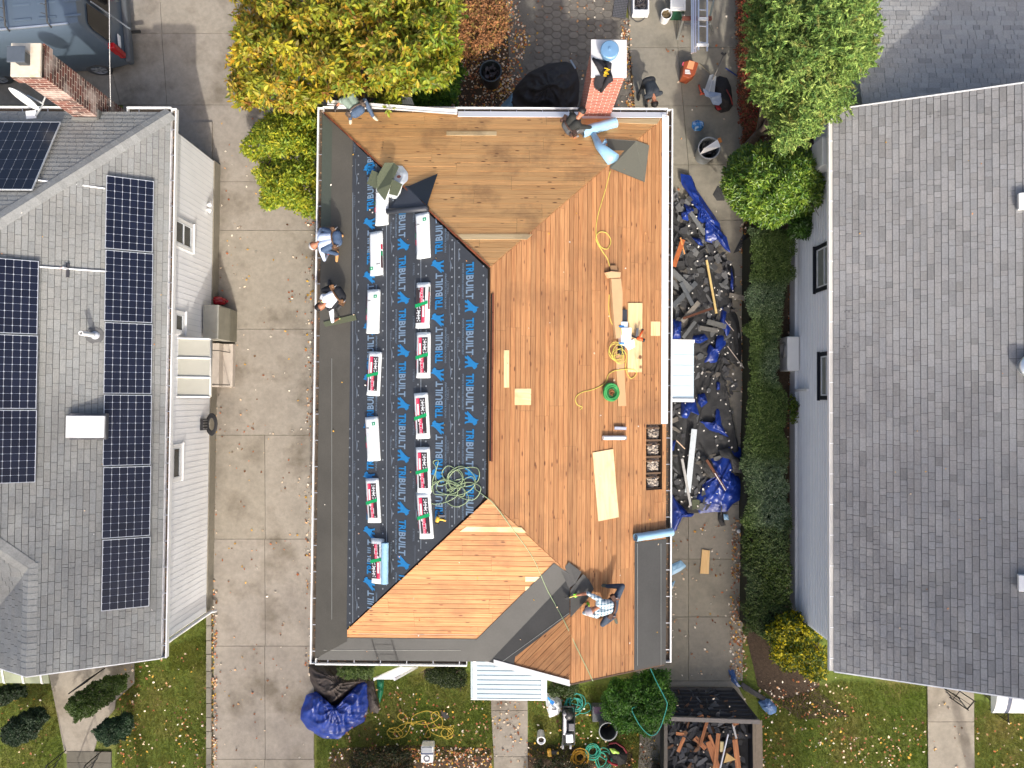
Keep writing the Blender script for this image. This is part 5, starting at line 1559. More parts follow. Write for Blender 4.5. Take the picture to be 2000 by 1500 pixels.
plant('yellow_tree', YT, 2.2, 4.6, 'large autumn tree with yellow green leaves behind the house corner', 'tree', nspr=3400, per=8, leafL=.17, leafW=.07, palette=pal_y, wts=[3, 4, 4, 3, 1.6, 1.8, 1.6], m=M_leaf, spread=.18, amp=1.1, gt=.5,
      rimpx=60, clump=30, depth=1.9, tint=tint_y, ragged=27, seed=3, gap=.8, r0=.12, tips=11, up=.9)
plant('green_shrub', [(770, 60), (880, 90), (905, 150), (900, 212), (780, 214), (735, 200)], .9, 2.0, 'dark green leafy shrub beneath the right side of the yellow tree', 'shrub', nspr=1300, per=8, leafL=.10, leafW=.05,
      palette=[G(70, 112, 30), G(96, 136, 40), G(48, 84, 26), G(130, 150, 50)], wts=[3, 2, 3, 1], m=M_leaf, spread=.10, rimpx=35, clump=26, depth=.8, ragged=10, seed=5, r0=.04)
plant('leafy_bush', [(498, 250), (545, 214), (626, 212), (628, 420), (575, 418), (520, 395), (495, 335), (530, 318), (484, 300)], .9, 2.5, 'yellow green leafy bush against the left eave beside the driveway', 'bush', nspr=2200, per=9, leafL=.105, leafW=.045,
      palette=[G(166, 174, 48), G(132, 152, 44), G(96, 124, 38), G(204, 190, 56)], wts=[3, 3, 3, 1.5], m=M_leaf, spread=.12, rimpx=42, clump=28, depth=1.0, ragged=20, seed=8, gap=.8, r0=.05)
plant('brown_tree', [(800, -60), (960, -60), (985, 20), (985, 90), (930, 110), (860, 60)], .8, 2.2, 'thin brown leaved shrub at the top edge right of the yellow tree', 'shrub', nspr=1900, per=6, leafL=.09, leafW=.045,
      palette=[G(140, 94, 58), G(164, 112, 70), G(108, 76, 50), G(134, 124, 56)], wts=[3, 2, 2, 1], m=M_dry, spread=.16, rimpx=50, clump=30, depth=1.2, ragged=16, seed=9, gap=.6, r0=.04, tips=9)
ET = [(1455, -60), (1715, -60), (1722, 20), (1700, 70), (1705, 120), (1672, 160), (1658, 215), (1620, 235), (1600, 262), (1590, 285), (1545, 292), (1500, 262), (1520, 215), (1470, 180), (1452, 110), (1462, 60)]
plant('evergreen_tree', ET, 3.2, 6.6, 'tall feathery evergreen beside the rear grey roof', 'tree', nspr=5200, per=12, leafL=.13, leafW=.035, palette=[G(142, 166, 84), G(112, 144, 72), G(80, 112, 60), G(172, 188, 104), G(136, 122, 68)], wts=[4, 4, 3, 2, .5], m=M_needle,
      spread=.15, rimpx=95, clump=22, depth=1.1, ragged=18, seed=12, radial=True, r0=.16, up=.5, gap=.75)
LT = [(1415, 330), (1440, 296), (1500, 278), (1560, 285), (1602, 312), (1612, 360), (1600, 400), (1555, 425), (1510, 443), (1460, 436), (1425, 400), (1410, 365)]
plant('laurel_bush', LT, 1.6, 3.1, 'large round glossy green laurel between the side driveway and right house', 'bush', nspr=2600, per=9, leafL=.13, leafW=.042, palette=[G(110, 140, 46), G(146, 168, 62), G(74, 110, 36), G(54, 86, 30)], wts=[3, 2, 3, 2], m=M_gloss,
      spread=.12, rimpx=70, clump=26, depth=.8, ragged=8, seed=15, radial=False, r0=.08, up=.9)
plant('laurel_bush', [(1540, 428), (1585, 400), (1590, 450), (1570, 468), (1545, 462)], 1.0, 1.8, 'small dark green shrub below the round laurel', 'bush', nspr=300, per=9, leafL=.12, leafW=.04, palette=[G(74, 110, 36), G(54, 86, 30)], wts=[3, 2], m=M_gloss,
      spread=.12, rimpx=30, clump=26, depth=.6, ragged=6, seed=16, r0=.03)
def hedge(poly, z1, label, pal, seed, n, L_=.05, W_=.028, rim=16, rag=10, m=M_leaf):
    cx = sum(p[0] for p in poly) / len(poly); cy = sum(p[1] for p in poly) / len(poly)
    e = empty('hedge', P(cx, cy, 0), label, 'hedge', 'hedges along the side driveway')
    b = MB(); q = [P(x, y, z1 * .8) for x, y in poly]; c = sum(q, Vector()) / len(q)
    b.prism([((p.x - c.x) * .86 + c.x, (p.y - c.y) * .95 + c.y) for p in q], .02, z1 * .72, 0, (1, 1, 1)); b.build('inner_twigs', mat('twigs', lin(40, 42, 24), .95, var=.4, scale=20), e)
    crown('leaves', poly, z1 * .75, z1, n, 7, L_, W_, pal, None, m, e, spread=.07, rimpx=rim, clump=24, depth=.28, ragged=rag, seed=seed, up=1.0, tint=hd_t)
    return e
hd_t = lambda x, y: (np.clip((vnoise(x, y, 70, 51) - .3) * 2.2, 0, 1)[:, None] * np.array([1.12, 1.1, 1.6]) + (1 - np.clip((vnoise(x, y, 70, 51) - .3) * 2.2, 0, 1)[:, None]) * np.array([.72, .78, .5]))
hedge([(1460, 445), (1550, 452), (1545, 560), (1524, 640), (1520, 722), (1526, 760), (1540, 860), (1540, 1000), (1530, 1040), (1452, 1035), (1455, 900), (1460, 760), (1459, 600)], 1.0, 'long grey green clipped hedge between the side driveway and right house', [G(118, 138, 88), G(96, 118, 70), G(136, 152, 104), G(76, 98, 54)], 21, 7500)
hedge([(1455, 1015), (1545, 1002), (1545, 1120), (1540, 1200), (1500, 1250), (1452, 1230)], .95, 'deep green loose hedge at the lower end of the white wall', [G(84, 104, 50), G(66, 88, 42), G(104, 118, 62), G(52, 72, 36)], 24, 2000, L_=.06, rag=8)
plant('yellow_bush', [(1490, 1230), (1530, 1195), (1560, 1200), (1600, 1240), (1620, 1290), (1600, 1330), (1560, 1310), (1510, 1290)], .7, 1.3, 'bush with bright yellow and green leaves at the corner of the right house', 'bush', nspr=800, per=9, leafL=.10, leafW=.05,
      palette=[G(96, 112, 30), G(62, 84, 28), G(230, 210, 30), G(180, 170, 40)], wts=[3, 3, 1.6, 1], m=M_leaf, spread=.12, rimpx=30, clump=22, depth=.6, ragged=10, seed=27, r0=.03)
m_pal = [G(150, 46, 36), G(110, 50, 34), G(96, 76, 40), G(130, 84, 50), G(78, 70, 34)]
plant('red_creeper', [(1436, -40), (1470, -40), (1480, 60), (1465, 130), (1478, 200), (1500, 270), (1450, 290), (1442, 150)], .3, .7, 'red and brown autumn creeper along the edge of the side driveway', 'shrub', nspr=1300, per=6, leafL=.07, leafW=.04,
      palette=m_pal, wts=None, m=M_dry, spread=.10, rimpx=16, clump=26, depth=.5, ragged=6, seed=30, r0=.015)
plant('bare_twigs', [(1490, 190), (1520, 180), (1545, 250), (1520, 290), (1480, 270)], .6, 1.2, 'brown bare twiggy shrub between the red creeper and evergreen', 'shrub', nspr=160, per=4, leafL=.06, leafW=.02, palette=[G(110, 84, 66)], wts=None, m=M_dry,
      spread=.12, rimpx=30, clump=20, depth=.6, ragged=6, seed=31, r0=.02, tips=16)
plant('green_bush', [(1180, 1345), (1235, 1316), (1306, 1310), (1322, 1370), (1312, 1408), (1260, 1438), (1215, 1432), (1180, 1395)], .8, 1.9, 'full bright green bush between the front lawn and debris trailer', 'bush', nspr=1700, per=9, leafL=.075, leafW=.04,
      palette=[G(70, 116, 34), G(52, 92, 28), G(96, 140, 46), G(38, 70, 22)], wts=[3, 3, 1.5, 2], m=M_leaf, spread=.09, rimpx=38, clump=24, depth=.7, ragged=10, seed=33, r0=.04)
plant('boxwood', [(655, 1302), (735, 1300), (728, 1322), (690, 1326), (660, 1318)], .7, 1.0, 'small boxwood under the front gutter beside the ladder', 'bush', nspr=500, per=8, leafL=.045, leafW=.03,
      palette=[G(84, 104, 50), G(62, 84, 38), G(100, 120, 60)], wts=None, m=M_leaf, spread=.06, rimpx=16, clump=20, depth=.4, ragged=5, seed=34, r0=.02)
plant('boxwood', [(815, 1302), (912, 1302), (914, 1345), (870, 1345), (835, 1325)], .5, .9, 'dark low boxwood beside the left edge of the front canopy', 'bush', nspr=800, per=8, leafL=.045, leafW=.03,
      palette=[G(48, 62, 30), G(36, 52, 24), G(66, 80, 36)], wts=None, m=M_leaf, spread=.06, rimpx=18, clump=20, depth=.4, ragged=8, seed=35, r0=.02)
plant('boxwood', [(1075, 1330), (1130, 1335), (1118, 1362), (1078, 1360)], .4, .8, 'low green plant right of the front canopy behind the white bag', 'bush', nspr=350, per=8, leafL=.05, leafW=.03,
      palette=[G(66, 84, 36), G(52, 70, 28)], wts=None, m=M_leaf, spread=.06, rimpx=14, clump=20, depth=.4, ragged=5, seed=36, r0=.02)
cb3 = [([(128, 1378), (150, 1350), (205, 1322), (250, 1318), (245, 1345), (215, 1370), (180, 1400), (145, 1410)], 'dark clipped boxwood beside the concrete garden path, largest of three', 37, (62, 82, 28)),
       ([(180, 1430), (200, 1410), (240, 1392), (262, 1398), (255, 1430), (225, 1455), (190, 1450)], 'blue green clipped boxwood right of the sunken steps', 38, (46, 70, 44)),
       ([(2, 1420), (40, 1392), (85, 1380), (95, 1400), (70, 1440), (30, 1460), (2, 1450)], 'dark clipped boxwood at the left edge beside the path', 39, (40, 58, 36)),
       ([(-40, 1340), (55, 1338), (50, 1358), (0, 1378), (-40, 1370)], 'dark boxwood beneath the green awning at the left edge', 40, (38, 54, 28))]
for pl_, lb_, sd_, c_ in cb3:
    plant('boxwood', pl_, .6, 1.15, lb_, 'bush', group='clipped boxwoods of the left garden', nspr=1700, per=9, leafL=.045, leafW=.03, tips=3, palette=[G(*c_), sc(G(*c_), .7), sc(G(*c_), 1.35)], wts=None, m=M_leaf, spread=.05,
          rimpx=28, clump=14, depth=.22, ragged=4, seed=sd_, r0=.03)
plant('ground_shrub', [(690, 1462), (760, 1458), (808, 1466), (806, 1520), (680, 1530)], .3, .6, 'dark ground cover shrub left of the walk at the bottom edge', 'shrub', nspr=1300, per=7, leafL=.05, leafW=.03,
      palette=[G(40, 52, 24), G(56, 66, 30), G(86, 66, 44), G(30, 40, 20)], wts=None, m=M_leaf, spread=.08, rimpx=20, clump=24, depth=.3, ragged=8, seed=43, r0=.015)
plant('ground_shrub', [(1035, 1490), (1100, 1482), (1150, 1498), (1160, 1540), (1030, 1540)], .3, .5, 'dark ground cover shrub right of the walk at the bottom edge', 'shrub', nspr=600, per=7, leafL=.05, leafW=.03,
      palette=[G(40, 52, 24), G(56, 66, 30), G(30, 40, 20)], wts=None, m=M_leaf, spread=.08, rimpx=20, clump=24, depth=.3, ragged=8, seed=44, r0=.015)
plant('creeper', [(1548, 770), (1562, 790), (1560, 815), (1548, 830), (1540, 800)], .4, .7, 'little green creeper on the right wall below the condenser', 'plant', nspr=70, per=6, leafL=.07, leafW=.05, palette=[G(70, 100, 36), G(110, 120, 40)], wts=None, m=M_leaf,
      spread=.08, rimpx=10, clump=10, depth=.3, ragged=3, seed=46, r0=.01, tips=3)
def scatter(regs, pal, name, label, cat, lrange=(.04, .10), m=M_dry, zoff=.02, lift=.01):
    P0, C0, L0 = [], [], []
    for poly, n, zf, clump in regs:
        xs = [p[0] for p in poly]; ys = [p[1] for p in poly]
        N = int(n * 4); x = rng.uniform(min(xs), max(xs), N); y = rng.uniform(min(ys), max(ys), N)
        ins, d = seg_dist(poly, x, y); ins &= rng.random(N) < (.25 + 1.5 * np.maximum(0, vnoise(x, y, clump, 77) - .35))
        x, y = x[ins][:n], y[ins][:n]
        if callable(zf):
            pts = np.array([zf(a, b) for a, b in zip(x, y)])
        else:
            pts = unproj(x, y, np.full(len(x), zf))
        P0.append(pts + np.array([0, 0, lift]))
    pts = np.concatenate(P0); n = len(pts)
    nr = rng.normal(size=(n, 3)) * .35; nr[:, 2] += 1
    c = pick(pal, n) * rng.uniform(.7, 1.25, (n, 1))
    L = rng.uniform(*lrange, n)
    o = leaf_object(name, pts, nr, L, L * rng.uniform(.5, .9, n), np.clip(c, 0, 1), m)
    tag(o, label, cat, kind='stuff'); return o
lp_ = [G(222, 198, 168), G(196, 150, 104), G(176, 104, 62), G(150, 92, 60), G(206, 160, 60), G(120, 84, 60), G(232, 220, 200)]
scatter([([(640, 1320), (958, 1370), (958, 1500), (640, 1500)], 420, .07, 30), ([(1034, 1350), (1300, 1420), (1300, 1500), (1034, 1500)], 260, .07, 30), ([(960, 1370), (1032, 1370), (1036, 1500), (964, 1500)], 80, .065, 20),
         ([(690, 1460), (960, 1460), (960, 1500), (690, 1500)], 500, .12, 14),
         ([(230, 1290), (402, 1250), (402, 1500), (230, 1500)], 240, .07, 40), ([(0, 1340), (100, 1340), (100, 1500), (0, 1500)], 40, .07, 40),
         ([(406, 1190), (424, 1190), (424, 1500), (406, 1500)], 330, .06, 20), ([(414, 330), (424, 330), (424, 1190), (414, 1190)], 120, .055, 30),
         ([(425, 200), (610, 200), (612, 1500), (425, 1500)], 260, .055, 60), ([(596, 430), (618, 430), (616, 1330), (596, 1330)], 260, .055, 30),
         ([(1485, 1400), (1810, 1400), (1810, 1500), (1485, 1500)], 260, .07, 30), ([(1480, 1330), (1640, 1320), (1700, 1400), (1490, 1400)], 160, .07, 30), ([(1905, 1400), (2000, 1400), (2000, 1500), (1905, 1500)], 40, .07, 40), ([(1812, 1360), (1905, 1370), (1905, 1500), (1812, 1500)], 14, .065, 40),
         ([(1240, 1040), (1450, 1010), (1450, 1320), (1320, 1320)], 170, .055, 30), ([(1430, 1010), (1458, 1010), (1460, 1330), (1425, 1330)], 500, .055, 20),
         ([(880, 0), (1005, 0), (1030, 60), (1010, 215), (880, 215)], 2600, .03, 40), ([(1000, 0), (1220, 0), (1225, 215), (1000, 215)], 150, .05, 40), ([(1212, 40), (1230, 40), (1240, 215), (1222, 215)], 240, .05, 20), ([(640, 0), (900, 0), (900, 212), (640, 212)], 300, .03, 30),
         ([(1440, 0), (1500, 0), (1500, 290), (1450, 290)], 500, .03, 30), ([(1540, 440), (1558, 440), (1552, 1250), (1535, 1250)], 260, .03, 30), ([(1444, 430), (1460, 430), (1458, 1010), (1448, 1010)], 300, .05, 20),
         ([(1250, 20), (1430, 20), (1430, 420), (1330, 420)], 40, .055, 60)],
        lp_, 'fallen_leaves', 'dry fallen leaves scattered over the driveways and lawns', 'leaves', (.035, .095))
onm = lambda a, b: tuple(onH(a, b, hmain, .055)); onl = lambda a, b: tuple(onH(a, b, hleft, .045)); onr = lambda a, b: tuple(onH(a, b, hright, .04))
scatter([([(630, 230), (1300, 230), (1300, 1290), (630, 1290)], 70, onm, 60), ([(0, 400), (325, 240), (320, 1280), (0, 1300)], 22, onl, 60), ([(1640, 230), (1990, 200), (1990, 1300), (1640, 1280)], 16, onr, 60),
         ],
        [G(232, 226, 214), G(222, 198, 168), G(196, 140, 90), G(206, 160, 60)], 'roof_leaves', 'few pale leaves and nail caps lying on the roofs', 'leaves', (.03, .06))
def grass(regs, density, name, label):
    Ps = []
    for poly in regs:
        xs = [p[0] for p in poly]; ys = [p[1] for p in poly]
        A = (max(xs) - min(xs)) * (max(ys) - min(ys)) / 66.7 ** 2; N = int(A * density)
        x = rng.uniform(min(xs), max(xs), N); y = rng.uniform(min(ys), max(ys), N); ins, d = seg_dist(poly, x, y)
        x, y = x[ins], y[ins]; Ps.append(unproj(x, y, np.full(len(x), .03)))
    pts = np.concatenate(Ps); n = len(pts)
    nr = rng.normal(size=(n, 3)); nr[:, 2] = .35
    dirs = rng.normal(size=(n, 3)) * .6; dirs[:, 2] = 1
    nz = vnoise(pts[:, 0], pts[:, 1], .8, 5)[:, None]
    c = np.array(G(112, 136, 44)) * (1 - nz) + np.array(G(158, 148, 76)) * nz * .8
    c = c * rng.uniform(.6, 1.5, (n, 1))
    o = leaf_object(name, pts, nr, rng.uniform(.05, .10, n), .010, np.clip(c, 0, 1), M_leaf, dirs=dirs)
    tag(o, label, 'grass', kind='stuff')
grass([[(225, 1300), (403, 1240), (403, 1510), (225, 1510)], [(0, 1335), (108, 1335), (126, 1510), (0, 1510)], [(618, 1330), (958, 1310), (966, 1475), (618, 1510)], [(1032, 1340), (1250, 1340), (1300, 1510), (1034, 1480)],
       [(1482, 1380), (1640, 1330), (1812, 1340), (1814, 1510), (1482, 1510)], [(1903, 1370), (2020, 1380), (2020, 1510), (1905, 1510)], [(335, 1200), (405, 1190), (405, 1310), (330, 1310)]], 1500, 'grass', 'short autumn grass of the front lawns')
for k, (x_, y_, z_, rx_, ry_, rz_, n_) in enumerate(((14.2, -15.0, 13.0, 6.0, 4.6, 3, 12000), (-9.5, -15.8, 13.0, 5.4, 4.2, 3, 8500), (9.0, -22.8, 12.0, 3.2, 4.2, 3, 17000), (-1.0, -24.5, 12.0, 5.0, 3.0, 3, 4500))):  # unseen trees, placed and thinned to cast soft shade over roofs and lawns
    e = empty('added_shade_tree', (x_, y_, 0), 'thin tree added out of view to shade the roofs and front, number %s from the left' % ('four', 'one', 'three', 'two')[k], 'tree', 'unseen trees added for shade south of the houses')
    d = rng.normal(size=(n_, 3)); d /= np.linalg.norm(d, axis=1, keepdims=True); p = d * (rng.random((n_, 1)) ** .45) * [rx_, ry_, rz_] + [x_, y_, z_]
    L = rng.uniform(.14, .22, n_); nr = rng.normal(size=(n_, 3)); nr[:, 2] += .6
    leaf_object('crown', p, nr, L, L * .7, pick([G(190, 150, 50), G(150, 150, 50)], n_), M_leaf, e)
    trunk_mesh('trunk', (x_, y_, 0), [(x_ + math.cos(a) * rx_ * .6, y_ + math.sin(a) * ry_ * .6, z_ + .3) for a in (0, .9, 1.8, 2.7, 3.6, 4.5, 5.4)], .2, e, seed=k, mid=.8)
def heap(poly, base, height, m, name, parent=None, seed=1, nr=22, na=72, fold=.05, pw=2.0, col=(1, 1, 1), hfun=None, sag=.3, ridges=None, wob=.0):
    """crumpled sheet over an outline polygon (picture coords). base: number or function(x,y)->z"""
    r_ = random.Random(seed)
    cx = sum(p[0] for p in poly) / len(poly); cy = sum(p[1] for p in poly) / len(poly)
    per = []; n = len(poly)
    L_ = [math.dist(poly[i], poly[(i + 1) % n]) for i in range(n)]; T = sum(L_)
    for k in range(na):
        s_ = T * k / na; i = 0
        while s_ > L_[i]: s_ -= L_[i]; i += 1
        t = s_ / L_[i]; per.append((poly[i][0] * (1 - t) + poly[(i + 1) % n][0] * t, poly[i][1] * (1 - t) + poly[(i + 1) % n][1] * t))
    fa, f1, f2, f3 = r_.uniform(0, 3), r_.uniform(0, 6), r_.uniform(0, 6), r_.uniform(0, 6); KP = 6 if height < .25 else 11
    rg = lambda a: (1 - abs(math.sin(a))) ** 1.8
    def fn(x, y, th, t):
        u, v = x * math.cos(fa) + y * math.sin(fa), -x * math.sin(fa) + y * math.cos(fa)
        w1 = rg(u * 6.5 + 2.2 * math.sin(v * 2.3 + f1) + 1.1 * math.sin(v * 5.1 + u * 2 + f2)); w2 = rg(v * 9 + 2.4 * math.sin(u * 3.1 + f3))
        w3 = rg(th * KP / 2 + 2.0 * math.sin(3.3 * t + th * 2 + f1) + math.sin(7 * t + f2)) * min(1, t * 2)
        return 1.25 * w1 + .55 * w2 + 1.35 * w3 * (1 - .5 * t) + .3 * rg(u * 21 + 3 * math.sin(v * 7)) - 1.05
    V = [];
    for i in range(nr + 1):
        t = (i / nr)
        for k in range(na):
            x = cx + (per[k][0] - cx) * t; y = cy + (per[k][1] - cy) * t
            if t < 1 and t > 0: x += r_.uniform(-wob, wob); y += r_.uniform(-wob, wob)
            p = P(x, y, 0)
            b0 = base(x, y) if callable(base) else base
            hh = height * (1 - t ** pw)
            z = b0 + hh + fn(p.x, p.y, 2 * math.pi * k / na, t) * fold * (1 - t ** 7)
            z = max(z, b0 + .012)
            if t == 1: z = b0 + .004
            V.append(P(x, y, z))
    b = MB(); fs = []
    for i in range(nr):
        for k in range(na):
            l = (k + 1) % na
            fs.append((i * na + k, (i + 1) * na + k, (i + 1) * na + l, i * na + l))
    a = sum((V[(nr) * na + k].x * V[nr * na + (k + 1) % na].y - V[nr * na + (k + 1) % na].x * V[nr * na + k].y) for k in range(na))
    if a < 0: fs = [f[::-1] for f in fs]
    b.add(V, fs, 0, col)
    return b.build(name, m, parent, smooth=True)
def spline(pts, n=8, closed=False):
    pts = [Vector(p) for p in pts]; out = []; N = len(pts)
    for i in range(N if closed else N - 1):
        p0 = pts[(i - 1) % N] if (closed or i > 0) else pts[0]; p1 = pts[i]; p2 = pts[(i + 1) % N]; p3 = pts[(i + 2) % N] if (closed or i + 2 < N) else pts[-1]
        for k in range(n):
            t = k / n
            out.append(.5 * ((2 * p1) + (p2 - p0) * t + (2 * p0 - 5 * p1 + 4 * p2 - p3) * t * t + (3 * p1 - p0 - 3 * p2 + p3) * t ** 3))
    if not closed: out.append(pts[-1])
    return out
def hose(pts, r, col, label, name='hose', m=None, cat='hose', n=8, parent=None):
    b = MB(); b.tube(spline(pts, n), r, 6, 0, col)
    o = b.build(name, m or M_rub, parent, smooth=True)
    if parent is None: tag(o, label, cat)
    return o
def coil_pts(c, r0, r1, turns, zamp, seed, ux=Vector((1, 0, 0)), uy=Vector((0, 1, 0)), nn=Vector((0, 0, 1)), ecc=1.0, drift=.03):
    r_ = random.Random(seed); out = []; N = int(turns * 14)
    a0, b0, c0 = r_.uniform(0, 6), r_.uniform(0, 6), r_.uniform(0, 6)
    for i in range(N):
        t = i / 14 * 2 * math.pi; q = i / 14
        rr = r0 + (r1 - r0) * (.5 + .5 * math.sin(q * 1.9 + a0)) + r_.uniform(-.006, .006)
        dx, dy = drift * math.sin(q * 1.1 + b0), drift * math.cos(q * .9 + c0)
        out.append(c + ux * (rr * math.cos(t) + dx) + uy * (rr * ecc * math.sin(t) + dy) + nn * (abs(zamp * math.sin(q * .7 + a0)) + .012))
    return out
def M3(px, py, off=0.0): return onH(px, py, hmain, off)
def planeat(px, py):
    p = M3(px, py); best = min((pW, pE, pN, pS), key=lambda q: abs(q.z(p.x, p.y) - p.z)); return best
M_wrap = mat('wrapper', lin(226, 230, 230), .35, var=.03, scale=5, bump=.25, bscale=7)
M_wrapp = mat('wrapper_print', (1, 1, 1), .4, var=.05, scale=10)
M_strap = mat('green_band', lin(20, 160, 92), .4, var=.05, scale=8, usecol=False)
BL, BWd, BH = 1.04, .345, .095
def rounded_slab(mb, L_, W_, H_, mi=0, col=(1, 1, 1), seed=1):
    """soft-edged package, x = length, y = width, top at z = H_"""
    r_ = random.Random(seed); nx, ny = 14, 7; V = []; fs = []
    for i in range(nx + 1):
        for j in range(ny + 1):
            u, v = -1 + 2 * i / nx, -1 + 2 * j / ny
            e = max(abs(u) ** 14, abs(v) ** 8); z = H_ * (1 - .28 * e) + r_.uniform(-.003, .003)
            V.append((u * L_ / 2 * (1 - .006 * abs(v) ** 3), v * W_ / 2, z))
    for i in range(nx):
        for j in range(ny): fs.append((i * (ny + 1) + j, (i + 1) * (ny + 1) + j, (i + 1) * (ny + 1) + j + 1, i * (ny + 1) + j + 1))
    k0 = len(V); ring = [(i, 0) for i in range(nx + 1)] + [(nx, j) for j in range(1, ny + 1)] + [(i, ny) for i in range(nx - 1, -1, -1)] + [(0, j) for j in range(ny - 1, 0, -1)]
    for i, j in ring: p = V[i * (ny + 1) + j]; V.append((p[0] * .995, p[1] * .99, 0))
    for q in range(len(ring)):
        w = (q + 1) % len(ring); a = ring[q][0] * (ny + 1) + ring[q][1]; c = ring[w][0] * (ny + 1) + ring[w][1]
        fs.append((k0 + q, k0 + w, c, a))
    mb.add(V, fs, mi, col)
bproto = {}
def bundle(kind, x, y, ang, label, flip=1):
    c = pW.px(x, y, .045)
    if kind not in bproto:
        root = empty('shingle_bundle', (0, 0, 0), label, 'shingle bundle', 'wrapped shingle bundles laid out on the black paper')
        b = MB(); rounded_slab(b, BL, BWd, BH); ch = [b.build('wrapper', M_wrap, root, smooth=True)]
        t = BH + .0015
        if kind == 'print':
            b = MB(); K = lin(58, 50, 50); RD = lin(214, 48, 84); WH = (.8, .8, .8)
            def rc(x0, x1, y0, y1, z, c_): b.add([(x0, y0, t + z), (x1, y0, t + z), (x1, y1, t + z), (x0, y1, t + z)], [(0, 1, 2, 3)], 0, c_)
            rc(-.40, .40, -.155, .10, 0, K)
            rc(.0, .40, .01, .10, .001, RD); rc(.02, .27, .03, .080, .0015, WH); rc(.29, .38, .052, .085, .0015, lin(220, 90, 110))
            rc(-.40, -.04, -.045, .035, .001, RD); rc(-.40, -.04, .032, .040, .0012, WH); rc(-.30, -.17, -.055, -.035, .0012, (.6, .6, .6))
            for i in range(6):
                for j in range(2): b.disc((.06 + i * .058, -.115 + j * .065 + .015 * (i % 2), t + .0018), .017, 8, 0, (.62, .64, .66))
            for i in range(9): rc(-.385 + i * .037, -.37 + i * .037, -.016, .016, .002, (.85, .6, .65) if i != 4 else RD)
            ch.append(b.build('printed_panel', M_wrapp, root))
            b = MB(); b.slab([(-.02, -.172, t + .002), (.055, -.172, t + .002), (-.025, .172, t + .002), (-.10, .172, t + .002)][::1], (0, 0, .003)); ch.append(b.build('band', M_strap, root))
            b = MB(); b.box((-.12, .17, .05), (.42, .008, .05), 0, 0, lin(150, 30, 50)); b.box((-.36, .17, .05), (.12, .009, .05), 0, 0, lin(30, 28, 30)); ch.append(b.build('side_print', M_wrapp, root))
        else:
            b = MB()
            b.box((.35, -.10, t + .001), (.075, .10, .002), 0, 0, lin(30, 150, 104)); b.box((.35, -.10, t + .002), (.03, .03, .003), 0, 0, (.8, .85, .8))
            b.box((.26, .10, t + .001), (.03, .11, .002), 0, 0, (.08, .08, .08))
            for i in range(5): b.box((.26, .065 + i * .018, t + .002), (.018, .007, .002), 0, 0, (.7, .7, .7))
            for i in range(24): b.box((-.36 + i * .022, .0, t + .0006), (.003, .20, .001), 0, 0, (.62, .66, .68))
            ch.append(b.build('printed_label', M_wrapp, root))
            b = MB(); b.box((.16, .172, .05), (.40, .008, .06), 0, 0, lin(60, 20, 30)); b.box((.02, .173, .05), (.10, .008, .062), 0, 0, lin(24, 140, 90)); b.box((-.14, .173, .05), (.12, .008, .062), 0, 0, lin(190, 40, 66)); ch.append(b.build('side_print', M_wrapp, root))
        bproto[kind] = (root, ch)
    else:
        src, ch0 = bproto[kind]; root = src.copy(); COL.objects.link(root); root['label'] = label
        for o in ch0: k = o.copy(); COL.objects.link(k); k.parent = root
    ex = Vector((0, 1, 0)); n_ = pW.n; ey = n_.cross(ex).normalized()
    m = Matrix((ex, ey, n_)).transposed()
    m = m @ Matrix.Rotation(ang, 3, 'Z') @ Matrix.Rotation(0 if flip > 0 else math.pi, 3, 'Z')
    mw = m.to_4x4(); mw.translation = c; root.matrix_world = mw
    return root
bundle('plain', 748, 398, .0, 'torn open white shingle bundle half under loose green shingles')
bundle('plain', 737, 496, R(2), 'white wrapped bundle in the left row, just below the torn one', -1)
bundle('plain', 731, 609, R(-1), 'white wrapped bundle in the left row, third from the top')
bundle('print', 733, 730, R(-3), 'red and black printed bundle with green band, left row between two white ones')
bundle('plain', 730, 857, R(5), 'tilted white wrapped bundle in the left row with printed ones on both sides')
bundle('print', 731, 977, R(5), 'printed bundle with green band in the left row, next to lowest')
bundle('print', 740, 1095, R(2), 'lowest printed bundle, with the blue roll lying on it', -1)
bundle('plain', 828, 461, R(3), 'only white wrapped bundle of the right row, just under the folded black sheet')
bundle('print', 828, 597, R(-1), 'topmost printed bundle of the right row on the black paper', -1)
bundle('print', 829, 694, R(0), 'second printed bundle of the right row, close under the topmost')
bundle('print', 826, 812, R(4), 'third printed bundle of the right row on the black paper')
bundle('print', 829, 918, R(3), 'fourth printed bundle of the right row, beside the pale hose tangle')
bundle('print', 832, 1006, R(6), 'lowest printed bundle of the right row, beside the yellow nailer')
def plate(pts, off, th, m, name, label, cat, pf=None, group=None, col=(1, 1, 1), bend=0.0, parent=None):
    pf = pf or M3
    q = [pf(x, y, off) for x, y in pts]
    nn = Vector((0, 0, 0)); c = sum(q, Vector()) / len(q)
    for i in range(len(q)): nn += (q[i] - c).cross(q[(i + 1) % len(q)] - c)
    nn.normalize()
    if nn.z < 0: nn = -nn
    b = MB(); b.slab(q, nn * th, 0, col)
    if parent is not None: return b.build(name, m, parent)
    return single(name, b, m, label, cat, group)
M_shg = mat('green_shingle', lin(92, 98, 76), .9, var=.14, scale=40, bump=.4, bscale=120)
wrp = empty('torn_wrapper', pN.px(770, 370, .05), 'torn white plastic wrapper crumpled around loose green shingles', 'wrapper')
heap([(762, 322), (786, 324), (797, 338), (797, 352), (786, 362), (779, 389), (766, 388), (752, 380), (745, 360), (750, 335)], lambda x, y: M3(x, y).z + .05, .05, M_wrap, 'sheet', wrp, seed=3, nr=12, na=40, fold=.025)
